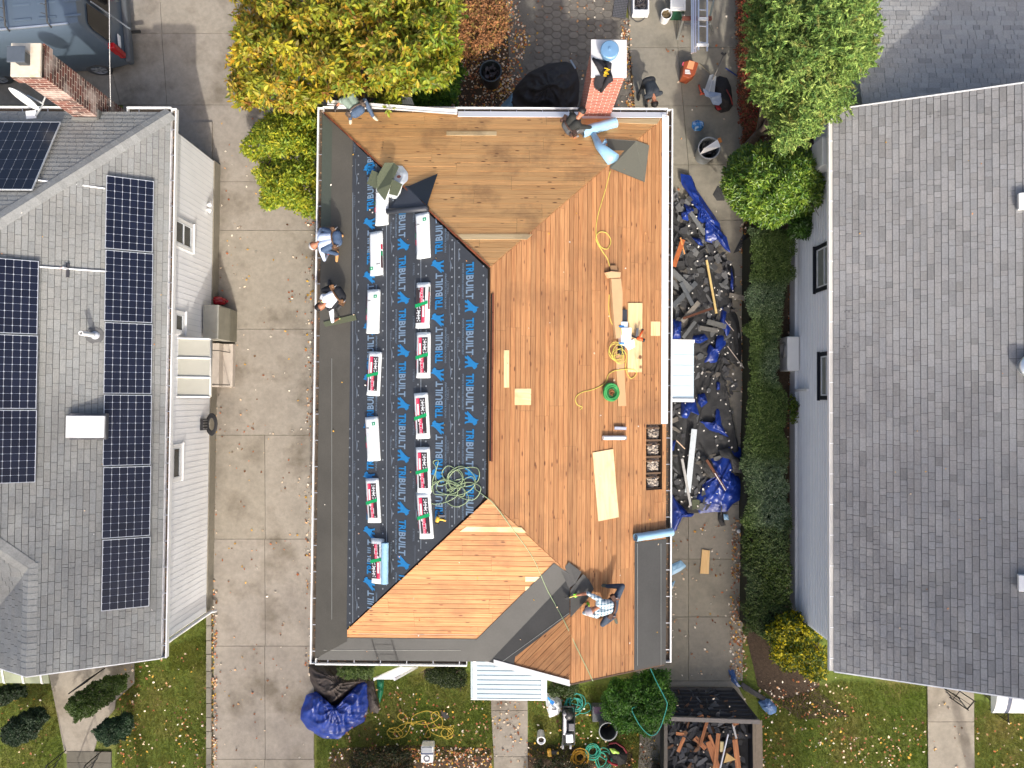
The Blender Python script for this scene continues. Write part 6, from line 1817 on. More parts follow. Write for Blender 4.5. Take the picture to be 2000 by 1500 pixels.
plate([(752, 318), (770, 318), (779, 326), (764, 360), (752, 392), (736, 372), (737, 345)], .20, .012, M_shg, 'loose_shingle', 'long green shingle curling over the torn bundle', 'shingle')
plate([(727, 332), (744, 340), (735, 369), (717, 359)], .15, .012, M_shg, 'loose_shingle', 'small square green shingle sticking out left of the torn bundle', 'shingle')
plate([(767, 350), (786, 360), (776, 383), (760, 379)], .17, .012, M_shg, 'loose_shingle', 'green shingle lying inside the white torn wrapper', 'shingle')
m_ = MB(); p = M3(779, 345, .14); m_.disc(p, .05, 12, 0, lin(120, 70, 60), pN.n); m_.build('logo_spot', M_matte, wrp)
M_bsh = mat('black_sheet', lin(56, 60, 68), .5, var=.08, scale=8, bump=.25, bscale=5, usecol=True)
fb = empty('folded_underlayment', M3(810, 395), 'folded black underlayment sheet with a rolled end lying over the left hip', 'roofing sheet')
b = MB()
q = [M3(762, 408, .12), M3(792, 363, .05), M3(855, 339, .05), M3(834, 402, .12)]
b.slab([q[0], q[1], M3(800, 363, .06), M3(826, 396, .12), q[3]], (0, 0, .006), 0, (1.1, 1.1, 1.1)); b.slab([M3(797, 364, .07), q[2], q[3]], (0, 0, .006), 0, (.62, .7, .78)); b.build('sheet', M_bsh, fb)
b = MB(); b.tube([M3(757, 413, .13), M3(790, 411, .13), M3(835, 407, .13)], [.07, .065, .07], 14, 0, (.9, .9, .9)); b.build('roll', M_bsh, fb, smooth=True)
M_blue = mat('blue_film', lin(150, 190, 216), .35, var=.07, scale=3, bump=.3, bscale=6, usecol=True)
M_gsh = mat('grey_granule_sheet', lin(98, 98, 88), .85, var=.10, scale=30, bump=.2, bscale=120)
def roll(a, c, r, label, off=None, m=None, r2=None, cat='roll', col=(1, 1, 1), name='membrane_roll', pf=None):
    pf = pf or M3
    A, C = pf(a[0], a[1], (r if off is None else off)), pf(c[0], c[1], (r if off is None else off))
    b = MB(); d = (C - A).normalized(); N_ = 10
    pts = [A.lerp(C, k / N_) for k in range(N_ + 1)]
    rs = [(r + ((r2 or r) - r) * k / N_) * (1 + .05 * math.sin(k * 2.1)) for k in range(N_ + 1)]
    b.tube(pts, rs, 18, 0, col, cap=False)
    for e, s_ in ((A, -1), (C, 1)):
        for q_ in (.93, .6, .35): b.lathe(e + d * s_ * .002, [(rs[0 if s_ < 0 else -1] * q_, 0), (rs[0 if s_ < 0 else -1] * (q_ - .12), 0)], 16, axis=d, col=(.5, .55, .6))
        b.disc(e - d * s_ * .05, r * .95, 16, 0, (.08, .08, .09), d)
    return single(name, b, m or M_blue, label, cat, smooth=True)
roll((1137, 258), (1203, 239), .135, 'fat white blue membrane roll lying against the chimney base', r2=.12, off=.14)
roll((752, 1060), (751, 1140), .085, 'light blue roll lying on the lowest printed bundle', off=.20)
roll((1241, 1050), (1312, 1039), .095, 'light blue roll at the top of the black strip on the right eave', off=.15)
gf = empty('membrane_offcut', M3(1210, 305), 'grey membrane offcut turned back to show its light blue underside', 'roofing sheet')
b = MB(); q = [M3(1185, 271, .05), M3(1243, 275, .05), M3(1268, 284, .07), M3(1259, 356, .06), M3(1192, 329, .06)]; b.slab(q, (0, 0, .008)); b.build('grey_face', M_gsh, gf)
b = MB(); b.tube([M3(1156, 256, .10), M3(1170, 285, .13), M3(1198, 312, .12)], [.055, .10, .17], 16, 0, (.92, .96, 1)); b.slab([M3(1172, 285, .24), M3(1183, 270, .2), M3(1186, 278, .28), M3(1178, 290, .2)], (0, 0, .008), 0, (.9, .95, 1)); b.build('blue_face', M_blue, gf, smooth=True)
M_card = mat('cardboard', lin(196, 160, 120), .8, var=.06, scale=6, usecol=True)
def box_on(quad, h, m, name, label, cat, col=(1, 1, 1), off=.03, parent=None):
    q = [pE.px(x, y, off) for x, y in quad]; b = MB(); b.slab(q, pE.n * h, 0, col)
    if parent is not None: return b.build(name, m, parent, bevel=.004)
    return single(name, b, m, label, cat, bevel=.004)
lb = empty('cardboard_box', pE.px(1205, 600, .03), 'long narrow torn open cardboard box lying up the east slope', 'cardboard box')
box_on([(1190, 545), (1209, 545), (1212, 575), (1211, 660), (1199, 662), (1193, 600)], .085, M_card, 'body', '', '', parent=lb)
box_on([(1180, 533), (1190, 531), (1208, 533), (1207, 543), (1186, 544)], .10, M_card, 'torn_flap', '', '', col=(1.15, 1.12, 1.12), parent=lb)
box_on([(1190, 519), (1202, 519), (1205, 531), (1191, 531)], .05, M_card, 'inside', '', '', col=(.5, .45, .42), parent=lb)
box_on([(1201, 670), (1216, 670), (1223, 793), (1207, 793)], .012, M_card, 'cardboard_sheet', 'narrow strip of cardboard below the tool, beside the green hose coil', 'cardboard', col=(1.0, .93, .88))
def board(quad, label, h=.018, m=None, off=.03, name='plywood_sheet', cat='plywood', pl=pE):
    q = [pl.px(x, y, off) for x, y in quad]; L_ = (q[1] - q[0]).length; W_ = (q[2] - q[1]).length
    uvt = [(0, 0), (0, L_ * .3), (W_, L_ * .3), (W_, 0)]
    if L_ > W_: uvt = [(0, 0), (L_, 0), (L_, W_ * .3), (0, W_ * .3)]
    top = [p + pl.n * h for p in q]; nn = (q[1] - q[0]).cross(q[2] - q[0]); idx = [0, 1, 2, 3] if nn.dot(pl.n) > 0 else [3, 2, 1, 0]
    b = MB(); b.add(top + q, [idx] + [(idx[a], idx[a] + 4, idx[(a + 1) % 4] + 4, idx[(a + 1) % 4]) for a in range(4)], 0, (1, 1, 1), [[uvt[i] for i in idx]] + [[uvt[0]] * 4] * 4)
    return single(name, b, m or M_new, label, cat)
M_ply = wood_mat('plywood', lin(236, 212, 168), lin(224, 194, 146), knot=False)
board([(1157, 884), (1197, 877), (1208, 1010), (1168, 1018)], 'large pale plywood sheet lying askew near the open rafters', h=.014, m=M_ply)
board([(1226, 592), (1254, 592), (1253, 727), (1225, 727)], 'upright pale plywood strip under the orange nailer', m=M_new)
tc = empty('tool_tray', pE.px(1216, 640, .1), 'white and blue tool package on a dark rail beside the orange nailer', 'package')
box_on([(1212, 605), (1222, 605), (1222, 632), (1210, 632)], .06, M_paint, 'dark_end', '', '', col=lin(56, 60, 66), parent=tc)
box_on([(1209, 629), (1221, 629), (1221, 641), (1208, 641)], .10, M_paint, 'label_band', '', '', col=lin(210, 225, 238), parent=tc)
box_on([(1208, 641), (1227, 641), (1226, 680), (1207, 673)], .13, M_paint, 'case', '', '', col=(.86, .86, .88), parent=tc)
box_on([(1218, 672), (1236, 662), (1238, 678), (1226, 684)], .05, M_paint, 'lid', '', '', col=(.82, .83, .86), parent=tc)
box_on([(1206, 672), (1217, 674), (1216, 694), (1205, 692)], .08, M_paint, 'dark_end', '', '', col=lin(52, 56, 60), parent=tc)
for yy, cc in ((636, lin(30, 110, 180)), (669, lin(40, 130, 200))):
    box_on([(1209, yy), (1219, yy), (1219, yy + 3), (1209, yy + 3)], .005, M_paint, 'blue_band', '', '', col=cc, off=.165 if yy > 650 else .135, parent=tc)
def nailer(c, ang, scale, body, dark, label):
    e = empty('nail_gun', c, label, 'nail gun')
    m0 = Matrix.Rotation(ang, 3, 'Z')
    def T(p): return Vector(c) + m0 @ (Vector(p) * scale)
    b = MB(); b.tube([T((-.13, 0, .05)), T((-.10, 0, .05)), T((-.02, 0, .05)), T((.0, 0, .05))], [.035 * scale, .045 * scale, .045 * scale, .03 * scale], 14, 0, body); b.tube([T((-.06, 0, .06)), T((-.05, -.10, .06)), T((-.06, -.19, .05))], [.03 * scale, .022 * scale, .024 * scale], 10, 0, body); b.build('body', M_paint, e, smooth=True)
    b = MB(); b.tube([T((-.175, 0, .05)), T((-.13, 0, .05))], .04 * scale, 14, 0, dark); b.build('end_cap', M_paint, e, smooth=True)
    b = MB(); b.box(T((.05, 0, .04)), (.11 * scale, .04 * scale, .04 * scale), ang, 0, dark); b.box(T((.03, -.10, .04)), (.05 * scale, .19 * scale, .045 * scale), ang + .25, 0, (.12, .12, .13)); b.build('magazine', M_paint, e, bevel=.004)
    b = MB(); b.disc(T((-.05, -.19, .065)), .03 * scale, 12, 0, dark); b.build('grip_end', M_paint, e)
    return e
nailer(pE.px(1243, 660, .09), R(160), 1.15, lin(222, 92, 40), lin(40, 40, 42), 'orange pneumatic nailer resting on the plywood strip')
nailer(pW.px(856, 1008, .06), R(80), 1.0, lin(226, 180, 70), lin(30, 28, 28), 'yellow and black nailer beside the lowest bundle of the right row')
b = MB(); A, C = pE.px(1178, 855, .09), pE.px(1222, 855, .09); b.tube([A, C], .05, 12, 0, (1, 1, 1)); b.box(A.lerp(C, .97), (.07, .10, .09), 0, 0, (.25, .25, .26)); single('vent_tube', b, M_white, 'short white pipe length lying on the boards above the large plywood', 'pipe', smooth=False, bevel=.004)
b = MB(); A, C = pE.px(1200, 836, .06), pE.px(1223, 837, .06); b.bar(A, C, .07, .02, 0, (.85, .85, .9), up=pE.n); b.bar(A + Vector((0, .03, .02)), C + Vector((0, .03, .02)), .02, .03, 0, (.5, .5, .55), up=pE.n); single('metal_offcut', b, M_metalc, 'small shiny metal piece just above the white pipe length', 'metal piece')
YH = lin(214, 200, 96); PG_ = lin(150, 168, 128)
hose([M3(1192, 333, .03), M3(1182, 372, .03), M3(1168, 420, .03), M3(1164, 456, .04), M3(1172, 480, .03), M3(1186, 486, .05), M3(1193, 470, .04), M3(1184, 455, .06), M3(1170, 454, .05), M3(1164, 468, .04), M3(1176, 490, .03), M3(1186, 505, .03), M3(1191, 521, .04)], .009, YH, 'yellow air hose running down from the grey offcut with one small loop')
hp_ = [M3(1190, 575, .03), M3(1189, 600, .03), M3(1192, 625, .03), M3(1202, 640, .05), M3(1212, 641, .17), M3(1215, 655, .19)]
hose(hp_, .009, YH, 'yellow air hose running beside the long cardboard box')
cc_ = pE.px(1203, 690, .07)
hose(coil_pts(cc_, .14, .21, 4.5, .06, 3, pE.e1, pE.e2, pE.n, drift=.07) + [pE.px(1222, 690, .06), pE.px(1222, 720, .04), pE.px(1232, 739, .04), pE.px(1243, 730, .04), pE.px(1238, 722, .05), pE.px(1210, 722, .05), pE.px(1190, 730, .04), pE.px(1182, 748, .04), pE.px(1160, 760, .03), pE.px(1135, 767, .03), pE.px(1124, 778, .03), pE.px(1127, 790, .03), pE.px(1137, 795, .03), pE.px(1133, 800, .03)], .009, YH, 'tangled yellow air hose below the orange nailer, trailing left', n=4)
gh = empty('hose_coil', pE.px(1193, 766, .04), 'thick round coil of green garden hose on the boards', 'hose')
for k, (r0, r1, col_) in enumerate(((.14, .20, lin(40, 130, 60)), (.10, .18, lin(30, 100, 50)), (.15, .205, lin(60, 150, 80)))):
    hose(coil_pts(pE.px(1193, 766, .03 + .03 * k), r0, r1, 9, .03, 20 + k, pE.e1, pE.e2, pE.n, ecc=1.05, drift=.015), .012, col_, '', 'hose_loop', n=3, parent=gh)
b = MB(); b.tube(coil_pts(pE.px(1193, 768, .05), .03, .08, 3, .03, 6, pE.e1, pE.e2, pE.n), .014, 6, 0, lin(150, 96, 56)); b.build('brown_cord', M_rub, gh, smooth=True)
tg = []
r_ = random.Random(14)
for k in range(46):
    t = k * 1.15; cxp = 885 + 24 * math.sin(k * .37) + r_.uniform(-6, 6); cyp = 950 - 18 * math.sin(k * .29 + 1)
    rad = 16 + 12 * math.sin(k * .53) ** 2
    tg.append(M3(cxp + rad * math.cos(t) * 1.3, cyp + rad * math.sin(t), .055 + .03 * abs(math.sin(k * .7))))
tg = [M3(843, 960, .055), M3(846, 935, .055), M3(852, 915, .06), M3(846, 902, .055), M3(856, 900, .055), M3(851, 925, .055), M3(858, 948, .055)] + tg + [M3(920, 930, .06), M3(928, 955, .06)]
hose(tg, .009, PG_, 'pale green air hose in a loose tangle on the black paper', n=5)
hose([M3(928, 955, .065), M3(945, 968, .07), M3(965, 985, .08), M3(1000, 1032, .045), M3(1040, 1088, .045), M3(1066, 1146, .05), M3(1083, 1178, .05), M3(1103, 1215, .06), M3(1125, 1262, .05), M3(1146, 1305, .05), M3(1158, 1330, .04)], .009, PG_, 'thin pale hose crossing the front slope and valley to the gable')
b = MB(); A, C = P(640, 200, 3.30), P(893, 219, 3.36); b.bar(A, C, .12, .025, 0, (1, 1, 1)); b.bar(A + Vector((0, -.05, .02)), C + Vector((0, -.05, .02)), .02, .03, 0, (.85, .86, .9)); single('fascia_strip', b, M_white, 'long white metal fascia strip resting slantwise on the rear gutter', 'metal strip')
b = MB(); q = [P(752, 184, 2.6), P(804, 192, 2.6), P(809, 205, 2.6), P(750, 203, 2.6)]; b.slab(q, (0, 0, .05)); bo = single('vented_panel', b, M_white, 'white slatted panel sticking out beyond the rear gutter under the yellow tree', 'panel')
b = MB()
for k in range(12):
    t = k / 11; A = q[0].lerp(q[1], .12 + .8 * t); C = q[3].lerp(q[2], .1 + .85 * t); b.bar(A.lerp(C, .25) + Vector((0, 0, .056)), A.lerp(C, .8) + Vector((0, 0, .056)), .02, .01, 0, (.55, .6, .62))
b.build('slot', M_paint, bo)
jk = empty('jacket', P(1187, 150, ZT + .1), 'black hooded jacket with a yellow print draped over the chimney edge', 'jacket')
M_jk = mat('jacket_cloth', lin(34, 34, 40), .9, var=.2, scale=8, bump=.5, bscale=12, usecol=True)
b = MB()
def drape(pts, zt, name, col=(1, 1, 1)):
    yf_ = top4[0][1] - .05
    out = []
    for x, y in pts:
        p = P(x, y, ZT + .06)
        if p.y < yf_:
            q = PY(x, y, yf_ - .02)
            p = q
        out.append(p)
    return out
c_top = [(1157, 113), (1176, 117), (1190, 122), (1192, 134), (1196, 148), (1173, 148), (1166, 133)]
c_low = [(1163, 148), (1196, 148), (1198, 158), (1184, 166), (1177, 176), (1175, 180), (1168, 177), (1161, 172), (1160, 163)]
for pl_ in (c_top,):
    q = drape(pl_, 0, ''); cen = sum(q, Vector()) / len(q) + Vector((0, 0, .07))
    n_ = len(q)
    for i in range(n_): b.add([q[i], q[(i + 1) % n_], cen], [(0, 1, 2), (2, 1, 0)])
q = drape(c_low, 0, ''); cen = sum(q, Vector()) / len(q) + Vector((0, -.08, 0)); n_ = len(q)
for i in range(n_): b.add([q[i], q[(i + 1) % n_], cen], [(0, 1, 2), (2, 1, 0)])
b.build('body', M_jk, jk)
b = MB()
b.tube([P(1158, 114, ZT + .09), P(1166, 124, ZT + .11), P(1176, 136, ZT + .12)], [.03, .055, .06], 10)
b.tube([PY(1192, 150, top4[0][1] - .10), PY(1184, 162, top4[0][1] - .12), PY(1174, 178, top4[0][1] - .12)], [.06, .055, .04], 10)
b.tube([P(1181, 120, ZT + .09), P(1190, 126, ZT + .13), P(1189, 138, ZT + .12)], [.03, .06, .05], 10); b.build('sleeve', M_jk, jk, smooth=True)
b = MB(); r_ = random.Random(8)
for k in range(9):
    A = P(1178 + r_.uniform(0, 9), 133 + k * 1.9, ZT + .185 - .004 * k); b.bar(A, A + Vector((r_.uniform(.04, .09), r_.uniform(-.02, .03), 0)), .016, .008, 0, lin(220, 180, 40))
b.build('yellow_print', M_paint, jk)
M_feltp = mat('torn_felt', lin(58, 58, 58), .85, var=.25, scale=5, bump=.5, bscale=10, usecol=True)
M_tarp = mat('blue_tarp', lin(30, 56, 136), .3, var=.25, scale=4, bump=.4, bscale=9, usecol=True)
M_tarpk = mat('brown_tarp', lin(62, 54, 50), .6, var=.2, scale=4, bump=.4, bscale=9, usecol=True)
def pile(poly, h, m, name, label, cat, seed=1, fold=.05, base=.045, nr=20, na=72, pw=2.0, group=None, col=(1, 1, 1), wob=.6):
    o = heap(poly, base, h, m, name, None, seed, nr, na, fold, pw, col, wob=wob)
    return tag(o, label, cat, group)
pile([(1312, 396), (1352, 402), (1385, 440), (1400, 490), (1434, 520), (1436, 560), (1425, 590), (1442, 620), (1450, 680), (1445, 720), (1420, 700), (1400, 760), (1428, 830), (1425, 870), (1448, 900), (1440, 960), (1380, 1000), (1312, 1006)],
     .20, M_feltp, 'felt_pile', 'torn black roofing felt spread over the side driveway beneath the debris', 'roofing felt', seed=3, fold=.05, nr=34, na=120, pw=6)
def shard(mb, c, l, w, col, r_, tilt=.15, th=.008):
    m3 = Euler((r_.uniform(-tilt, tilt), r_.uniform(-tilt, tilt), r_.uniform(0, 6.3))).to_matrix(); n = r_.randint(4, 6); a0 = r_.uniform(0, 1); pts = []
    for i in range(n):
        a = a0 + i * 2 * math.pi / n; q = r_.uniform(.55, 1.1); pts.append(Vector(c) + m3 @ Vector((l * .55 * q * math.cos(a), w * .6 * q * math.sin(a), 0)))
    mb.slab(pts, m3 @ Vector((0, 0, th)), 0, col)
r_ = random.Random(77)
b = MB()
DEB = [(1314, 380), (1350, 395), (1400, 470), (1432, 520), (1432, 600), (1446, 700), (1420, 860), (1440, 900), (1380, 985), (1314, 1000)]
n_ = 0
while n_ < 520:
    x, y = r_.uniform(1310, 1450), r_.uniform(360, 1005)
    if not pin(DEB, x, y): continue
    if y > 640 and r_.random() < .55: continue
    n_ += 1
    p = P(x, y, .0); hh = r_.uniform(.14, .27) * (1 if x < 1420 else .5)
    w, l = r_.uniform(.04, .16), r_.uniform(.08, .42)
    t = r_.choice([(.32, .33, .33), (.22, .22, .23), (.42, .43, .43), (.15, .15, .16), (.5, .5, .49), (.2, .2, .2), (.36, .32, .27)]); k = r_.uniform(.5, .85)
    shard(b, (p.x, p.y, hh), l * 1.1, w * 1.4, tuple(q * k * .5 for q in t), r_)
for _ in range(160):
    x, y = r_.uniform(1316, 1448), r_.uniform(400, 1000)
    if pin(DEB, x, y): p = P(x, y, 0); s_ = r_.uniform(.015, .04); b.box((p.x, p.y, r_.uniform(.28, .34)), (s_, s_ * 1.4, .01), r_.uniform(0, 3), 0, (.8, .76, .68))
tag(b.build('shingle_debris', M_matte), 'grey torn off shingle scraps littering the side driveway', 'debris', kind='stuff')
blues = [([(1329, 339), (1350, 343), (1360, 370), (1385, 407), (1406, 437), (1408, 456), (1419, 462), (1427, 494), (1417, 488), (1404, 473), (1391, 475), (1377, 471), (1380, 441), (1361, 428), (1362, 407), (1350, 396), (1344, 375), (1331, 360)], .32, 'long twisted blue tarpaulin strip at the top of the side driveway debris'),
         ([(1336, 398), (1350, 404), (1358, 410), (1344, 418), (1345, 432), (1332, 428), (1330, 415), (1341, 410)], .30, 'small torn blue tarpaulin piece just left of the long strip'),
         ([(1350, 463), (1368, 466), (1374, 480), (1364, 478)], .30, 'thin torn blue tarpaulin shred above the yellow stick'),
         ([(1428, 520), (1433, 545), (1432, 572), (1426, 560)], .22, 'narrow blue tarpaulin shred beside the hedge, right of the yellow stick'),
         ([(1312, 622), (1331, 628), (1330, 662), (1313, 662)], .32, 'blue tarpaulin piece touching the top edge of the side canopy'),
         ([(1409, 600), (1420, 605), (1414, 628), (1428, 640), (1420, 660), (1404, 630)], .26, 'blue tarpaulin shred below the yellow stick'),
         ([(1400, 655), (1416, 655), (1418, 672), (1405, 690), (1400, 708), (1375, 710), (1379, 690), (1386, 670), (1394, 690)], .26, 'jagged blue tarpaulin patch to the right of the side canopy'),
         ([(1399, 745), (1406, 745), (1406, 762), (1400, 762)], .24, 'tiny blue scrap right of the lower canopy half'),
         ([(1331, 785), (1358, 780), (1366, 812), (1352, 800), (1342, 818), (1330, 815), (1330, 800)], .30, 'blue tarpaulin piece right below the side canopy'),
         ([(1398, 797), (1406, 800), (1410, 830), (1424, 855), (1402, 845), (1388, 842), (1364, 822), (1385, 828), (1398, 820)], .28, 'forked blue tarpaulin piece above the big blue tarpaulin'),
         ([(1311, 860), (1320, 860), (1316, 880), (1311, 880)], .28, 'blue scrap peeking from beneath the right gutter'),
         ([(1352, 655), (1376, 652), (1384, 662), (1366, 672), (1350, 668)], .27, 'blue tarpaulin scrap touching the upper right corner of the side canopy'),
         ([(1362, 770), (1376, 768), (1384, 786), (1370, 796), (1362, 786)], .27, 'blue tarpaulin scrap at the lower right corner of the side canopy'),
         ([(1360, 885), (1400, 873), (1405, 862), (1430, 862), (1452, 880), (1450, 905), (1430, 915), (1445, 935), (1452, 950), (1448, 975), (1430, 985), (1420, 1000), (1395, 1000), (1365, 1003), (1357, 975), (1365, 950), (1390, 925), (1372, 900)], .45, 'big crumpled blue tarpaulin at the lower end of the side driveway debris'),
         ([(1311, 962), (1325, 982), (1345, 1002), (1358, 1003), (1350, 1010), (1333, 1010), (1318, 1040), (1310, 1036)], .34, 'blue tarpaulin tongue hanging below the right gutter')]
for k, (pl_, h, lb_) in enumerate(blues):
    A = area2(pl_)
    pile(pl_, h * .55, M_tarp, 'blue_tarp', lb_, 'tarpaulin', seed=40 + k, fold=.05 if A > 1500 else .03, base=.22 if k not in (13,) else .08, nr=24 if A > 1500 else 9, na=90 if A > 1500 else 36, pw=3, group='torn blue tarpaulins', wob=.8)
pile([(1405, 880), (1425, 874), (1434, 890), (1450, 900), (1450, 925), (1432, 922), (1424, 895), (1408, 893)], .14, M_feltp, 'felt_flap', 'dark felt flap folded over the big blue tarpaulin', 'roofing felt', seed=61, fold=.02, base=.32, nr=9, na=36, wob=.3)
pile([(1372, 890), (1390, 900), (1400, 930), (1388, 935), (1372, 915)], .10, M_feltp, 'felt_flap', 'dark felt strip crossing the middle of the big blue tarpaulin', 'roofing felt', seed=62, fold=.02, base=.34, nr=9, na=36, wob=.3)
pile([(1432, 495), (1450, 460), (1456, 452), (1458, 480), (1445, 490)], .03, M_feltp, 'felt_flap', 'black felt scrap against the hedge edge beside the long blue strip', 'roofing felt', seed=63, fold=.01, base=.045, nr=6, na=24)
pile([(1392, 380), (1402, 362), (1414, 372), (1416, 392), (1400, 392)], .03, M_feltp, 'felt_flap', 'black felt scrap left of the round laurel', 'roofing felt', seed=64, fold=.01, base=.045, nr=6, na=24)
def stick(a, c, w, th, col, label, m=None, z=.33, z2=None, name='scrap_board', group='scrap boards in the side driveway', cat='board'):
    b = MB(); b.bar(P(a[0], a[1], z), P(c[0], c[1], z2 if z2 is not None else z), w, th, 0, col); return single(name, b, m or M_matte, label, cat, group, bevel=.003)
ORG = lin(196, 110, 60); GRB = lin(108, 110, 110)
stick((1380, 508), (1399, 612), .06, .045, lin(226, 196, 130), 'pale yellow wooden stick lying on the black felt', z=.38)
stick((1334, 468), (1316, 520), .13, .03, ORG, 'orange brown board leaning against the right gutter', z=.32, z2=.5)
stick((1329, 464), (1337, 496), .04, .02, lin(214, 150, 90), 'thin orange splinter beside the orange brown board', z=.36)
stick((1344, 408), (1377, 458), .12, .03, GRB, 'grey board under the long blue strip', z=.30)
stick((1312, 528), (1350, 566), .16, .04, GRB, 'wide grey board in the upper part of the debris', z=.36)
stick((1330, 552), (1353, 596), .11, .03, lin(94, 98, 102), 'grey board crossing below the wide grey board', z=.40)
stick((1314, 598), (1360, 552), .14, .03, lin(88, 92, 96), 'slanting grey board crossing the other grey boards', z=.34)
stick((1332, 628), (1365, 590), .13, .03, lin(140, 134, 124), 'pale grey board above the side canopy', z=.36)
stick((1334, 622), (1392, 602), .07, .02, lin(96, 60, 44), 'thin dark brown lath above the side canopy', z=.42)
stick((1334, 660), (1358, 628), .10, .03, lin(104, 106, 106), 'short grey board touching the side canopy', z=.38)
stick((1381, 628), (1418, 638), .15, .03, lin(110, 110, 106), 'grey board right of the thin brown lath', z=.34)
stick((1366, 640), (1402, 646), .12, .03, lin(118, 116, 110), 'grey board below the other two, right of the canopy', z=.36)
stick((1424, 576), (1458, 584), .14, .03, lin(120, 114, 104), 'grey board lying against the hedge', z=.30)
stick((1415, 625), (1433, 646), .02, .02, lin(190, 176, 160), 'thin pale rod beside the blue shred, nearest the canopy', z=.34, cat='rod', name='thin_rod')
stick((1421, 676), (1453, 719), .02, .02, lin(196, 184, 170), 'longer thin pale rod pointing to the hedge', z=.30, cat='rod', name='thin_rod')
stick((1321, 860), (1338, 877), .025, .02, lin(220, 190, 160), 'thin pale rod near the gutter below the canopy', z=.36, cat='rod', name='thin_rod')
stick((1401, 768), (1407, 812), .10, .02, lin(84, 80, 72), 'dark grey plank on bare concrete near the hedge', z=.10)
stick((1356, 838), (1343, 962), .16, .035, lin(206, 214, 218), 'wide white gutter length lying in the lower debris', z=.40, name='gutter_length', cat='gutter')
stick((1332, 896), (1349, 988), .07, .04, lin(176, 174, 170), 'narrow grey white downspout length crossing the wide white one', z=.46, name='downspout_length', cat='downspout')
stick((1380, 898), (1417, 957), .07, .03, lin(110, 70, 50), 'brown edged strip across the big blue tarpaulin', z=.62)
stick((1396, 924), (1417, 958), .02, .02, (.8, .8, .8), 'thin white rod along the brown edged strip', z=.66, cat='rod', name='thin_rod')
b = MB(); b.slab([P(1352, 976, .30), P(1366, 976, .30), P(1366, 992, .30), P(1352, 996, .30)], (0, 0, .012)); single('loose_shingle', b, M_shg, 'olive shingle piece between the two blue tarpaulins at the bottom', 'shingle')
b = MB(); q = [P(1371, 1073, .06), P(1386, 1075, .06), P(1384, 1121, .06), P(1367, 1120, .06)]; L_ = (q[3] - q[0]).length; b.add([p + Vector((0, 0, .02)) for p in q] + q, [(3, 2, 1, 0), (0, 1, 5, 4), (1, 2, 6, 5), (2, 3, 7, 6), (3, 0, 4, 7)], 0, (1, .9, .75), [[(L_, 0), (L_, .2), (0, .2), (0, 0)]] + [[(0, 0)] * 4] * 4); single('wooden_plank', b, M_new, 'short pale plank lying alone on the lower side driveway', 'board')
for k, (pl_, lb_) in enumerate((([(1308, 1104), (1330, 1094), (1341, 1106), (1328, 1116), (1308, 1126)], 'light blue film scrap below the right gutter, larger of two'), ([(1309, 1140), (1319, 1134), (1313, 1150), (1309, 1154)], 'light blue film scrap below the right gutter, smaller of two'))):
    pile(pl_, .06, M_blue, 'film_scrap', lb_, 'plastic film', seed=70 + k, fold=.02, base=.05, nr=7, na=26)
kb = empty('dustpan', P(1413, 1010, .1), 'black shovel pan with a light blue cloth beside the big blue tarpaulin', 'dustpan')
heap([(1402, 1000), (1412, 998), (1414, 1018), (1418, 1026), (1408, 1028), (1402, 1016)], .05, .10, M_feltp, 'pan', kb, seed=81, nr=7, na=26, fold=.02)
heap([(1413, 1004), (1422, 1005), (1424, 1016), (1414, 1015)], .13, .05, M_blue, 'cloth', kb, seed=82, nr=6, na=24, fold=.01)
b = MB(); b.tube([P(1408, 1006, .2), P(1409, 992, .3), P(1410, 988, .3)], .018, 8, 0, (.05, .05, .05)); b.build('handle', M_rub, kb)
b = MB(); b.lathe(P(1442, 1037, .05), [(0, 0), (.04, .01), (.062, .05), (.04, .095), (0, .105)], 14); single('white_ball', b, M_white, 'small white ball on leaves near the hedge', 'ball', smooth=True)
def bucket(c, r, h, label, col, name='bucket', cat='bucket', taper=.82, inside=(.08, .08, .08), rim=None, tilt=None, fill=None, m=None):
    e = empty(name, c, label, cat)
    ax = tilt
    b = MB(); b.lathe(c, [(0, 0), (r * taper, 0), (r, h), (r * .95, h), (r * taper * .93, .02)], 26, col=col, axis=ax); b.build('body', m or M_paint, e, smooth=True).modifiers.new('e', 'EDGE_SPLIT')
    b = MB(); b.lathe(c, [(r * 1.0, h - .02), (r * 1.07, h - .01), (r * 1.07, h + .012), (r * .96, h + .012), (r * .94, h - .012)], 26, col=rim or col, axis=ax); b.build('rim', m or M_paint, e, smooth=True)
    if fill is not None:
        q = random.Random(5); b = MB()
        for k in range(26):
            a_, d_ = q.uniform(0, 6.3), q.uniform(0, r * .75); t = q.uniform(.7, 1.5)
            b.box(Vector(c) + Vector((d_ * math.cos(a_), d_ * math.sin(a_), h * q.uniform(.6, .85))), (q.uniform(.05, .14), q.uniform(.03, .1), .03), q.uniform(0, 3), 0, tuple(x * t for x in fill), rx=q.uniform(-.6, .6), ry=q.uniform(-.6, .6))
        b.build('contents', M_matte, e)
    return e
bucket(P(960, 160, .03), .30, .72, 'large dark green trash can full of black bags on the leafy yard', lin(40, 48, 52), 'trash_can', 'trash can', rim=lin(62, 74, 84), fill=(.04, .04, .05))
bucket(P(1297, 40, .04), .15, .36, 'white bucket with dark contents beside the green bin', (.8, .8, .8), fill=(.14, .10, .05))
tcn = bucket(P(1373, 305, .04), .30, .68, 'grey trash can holding a white board beside the laurel', lin(118, 122, 124), 'trash_can', 'trash can', rim=lin(170, 172, 172), fill=(.05, .05, .05))
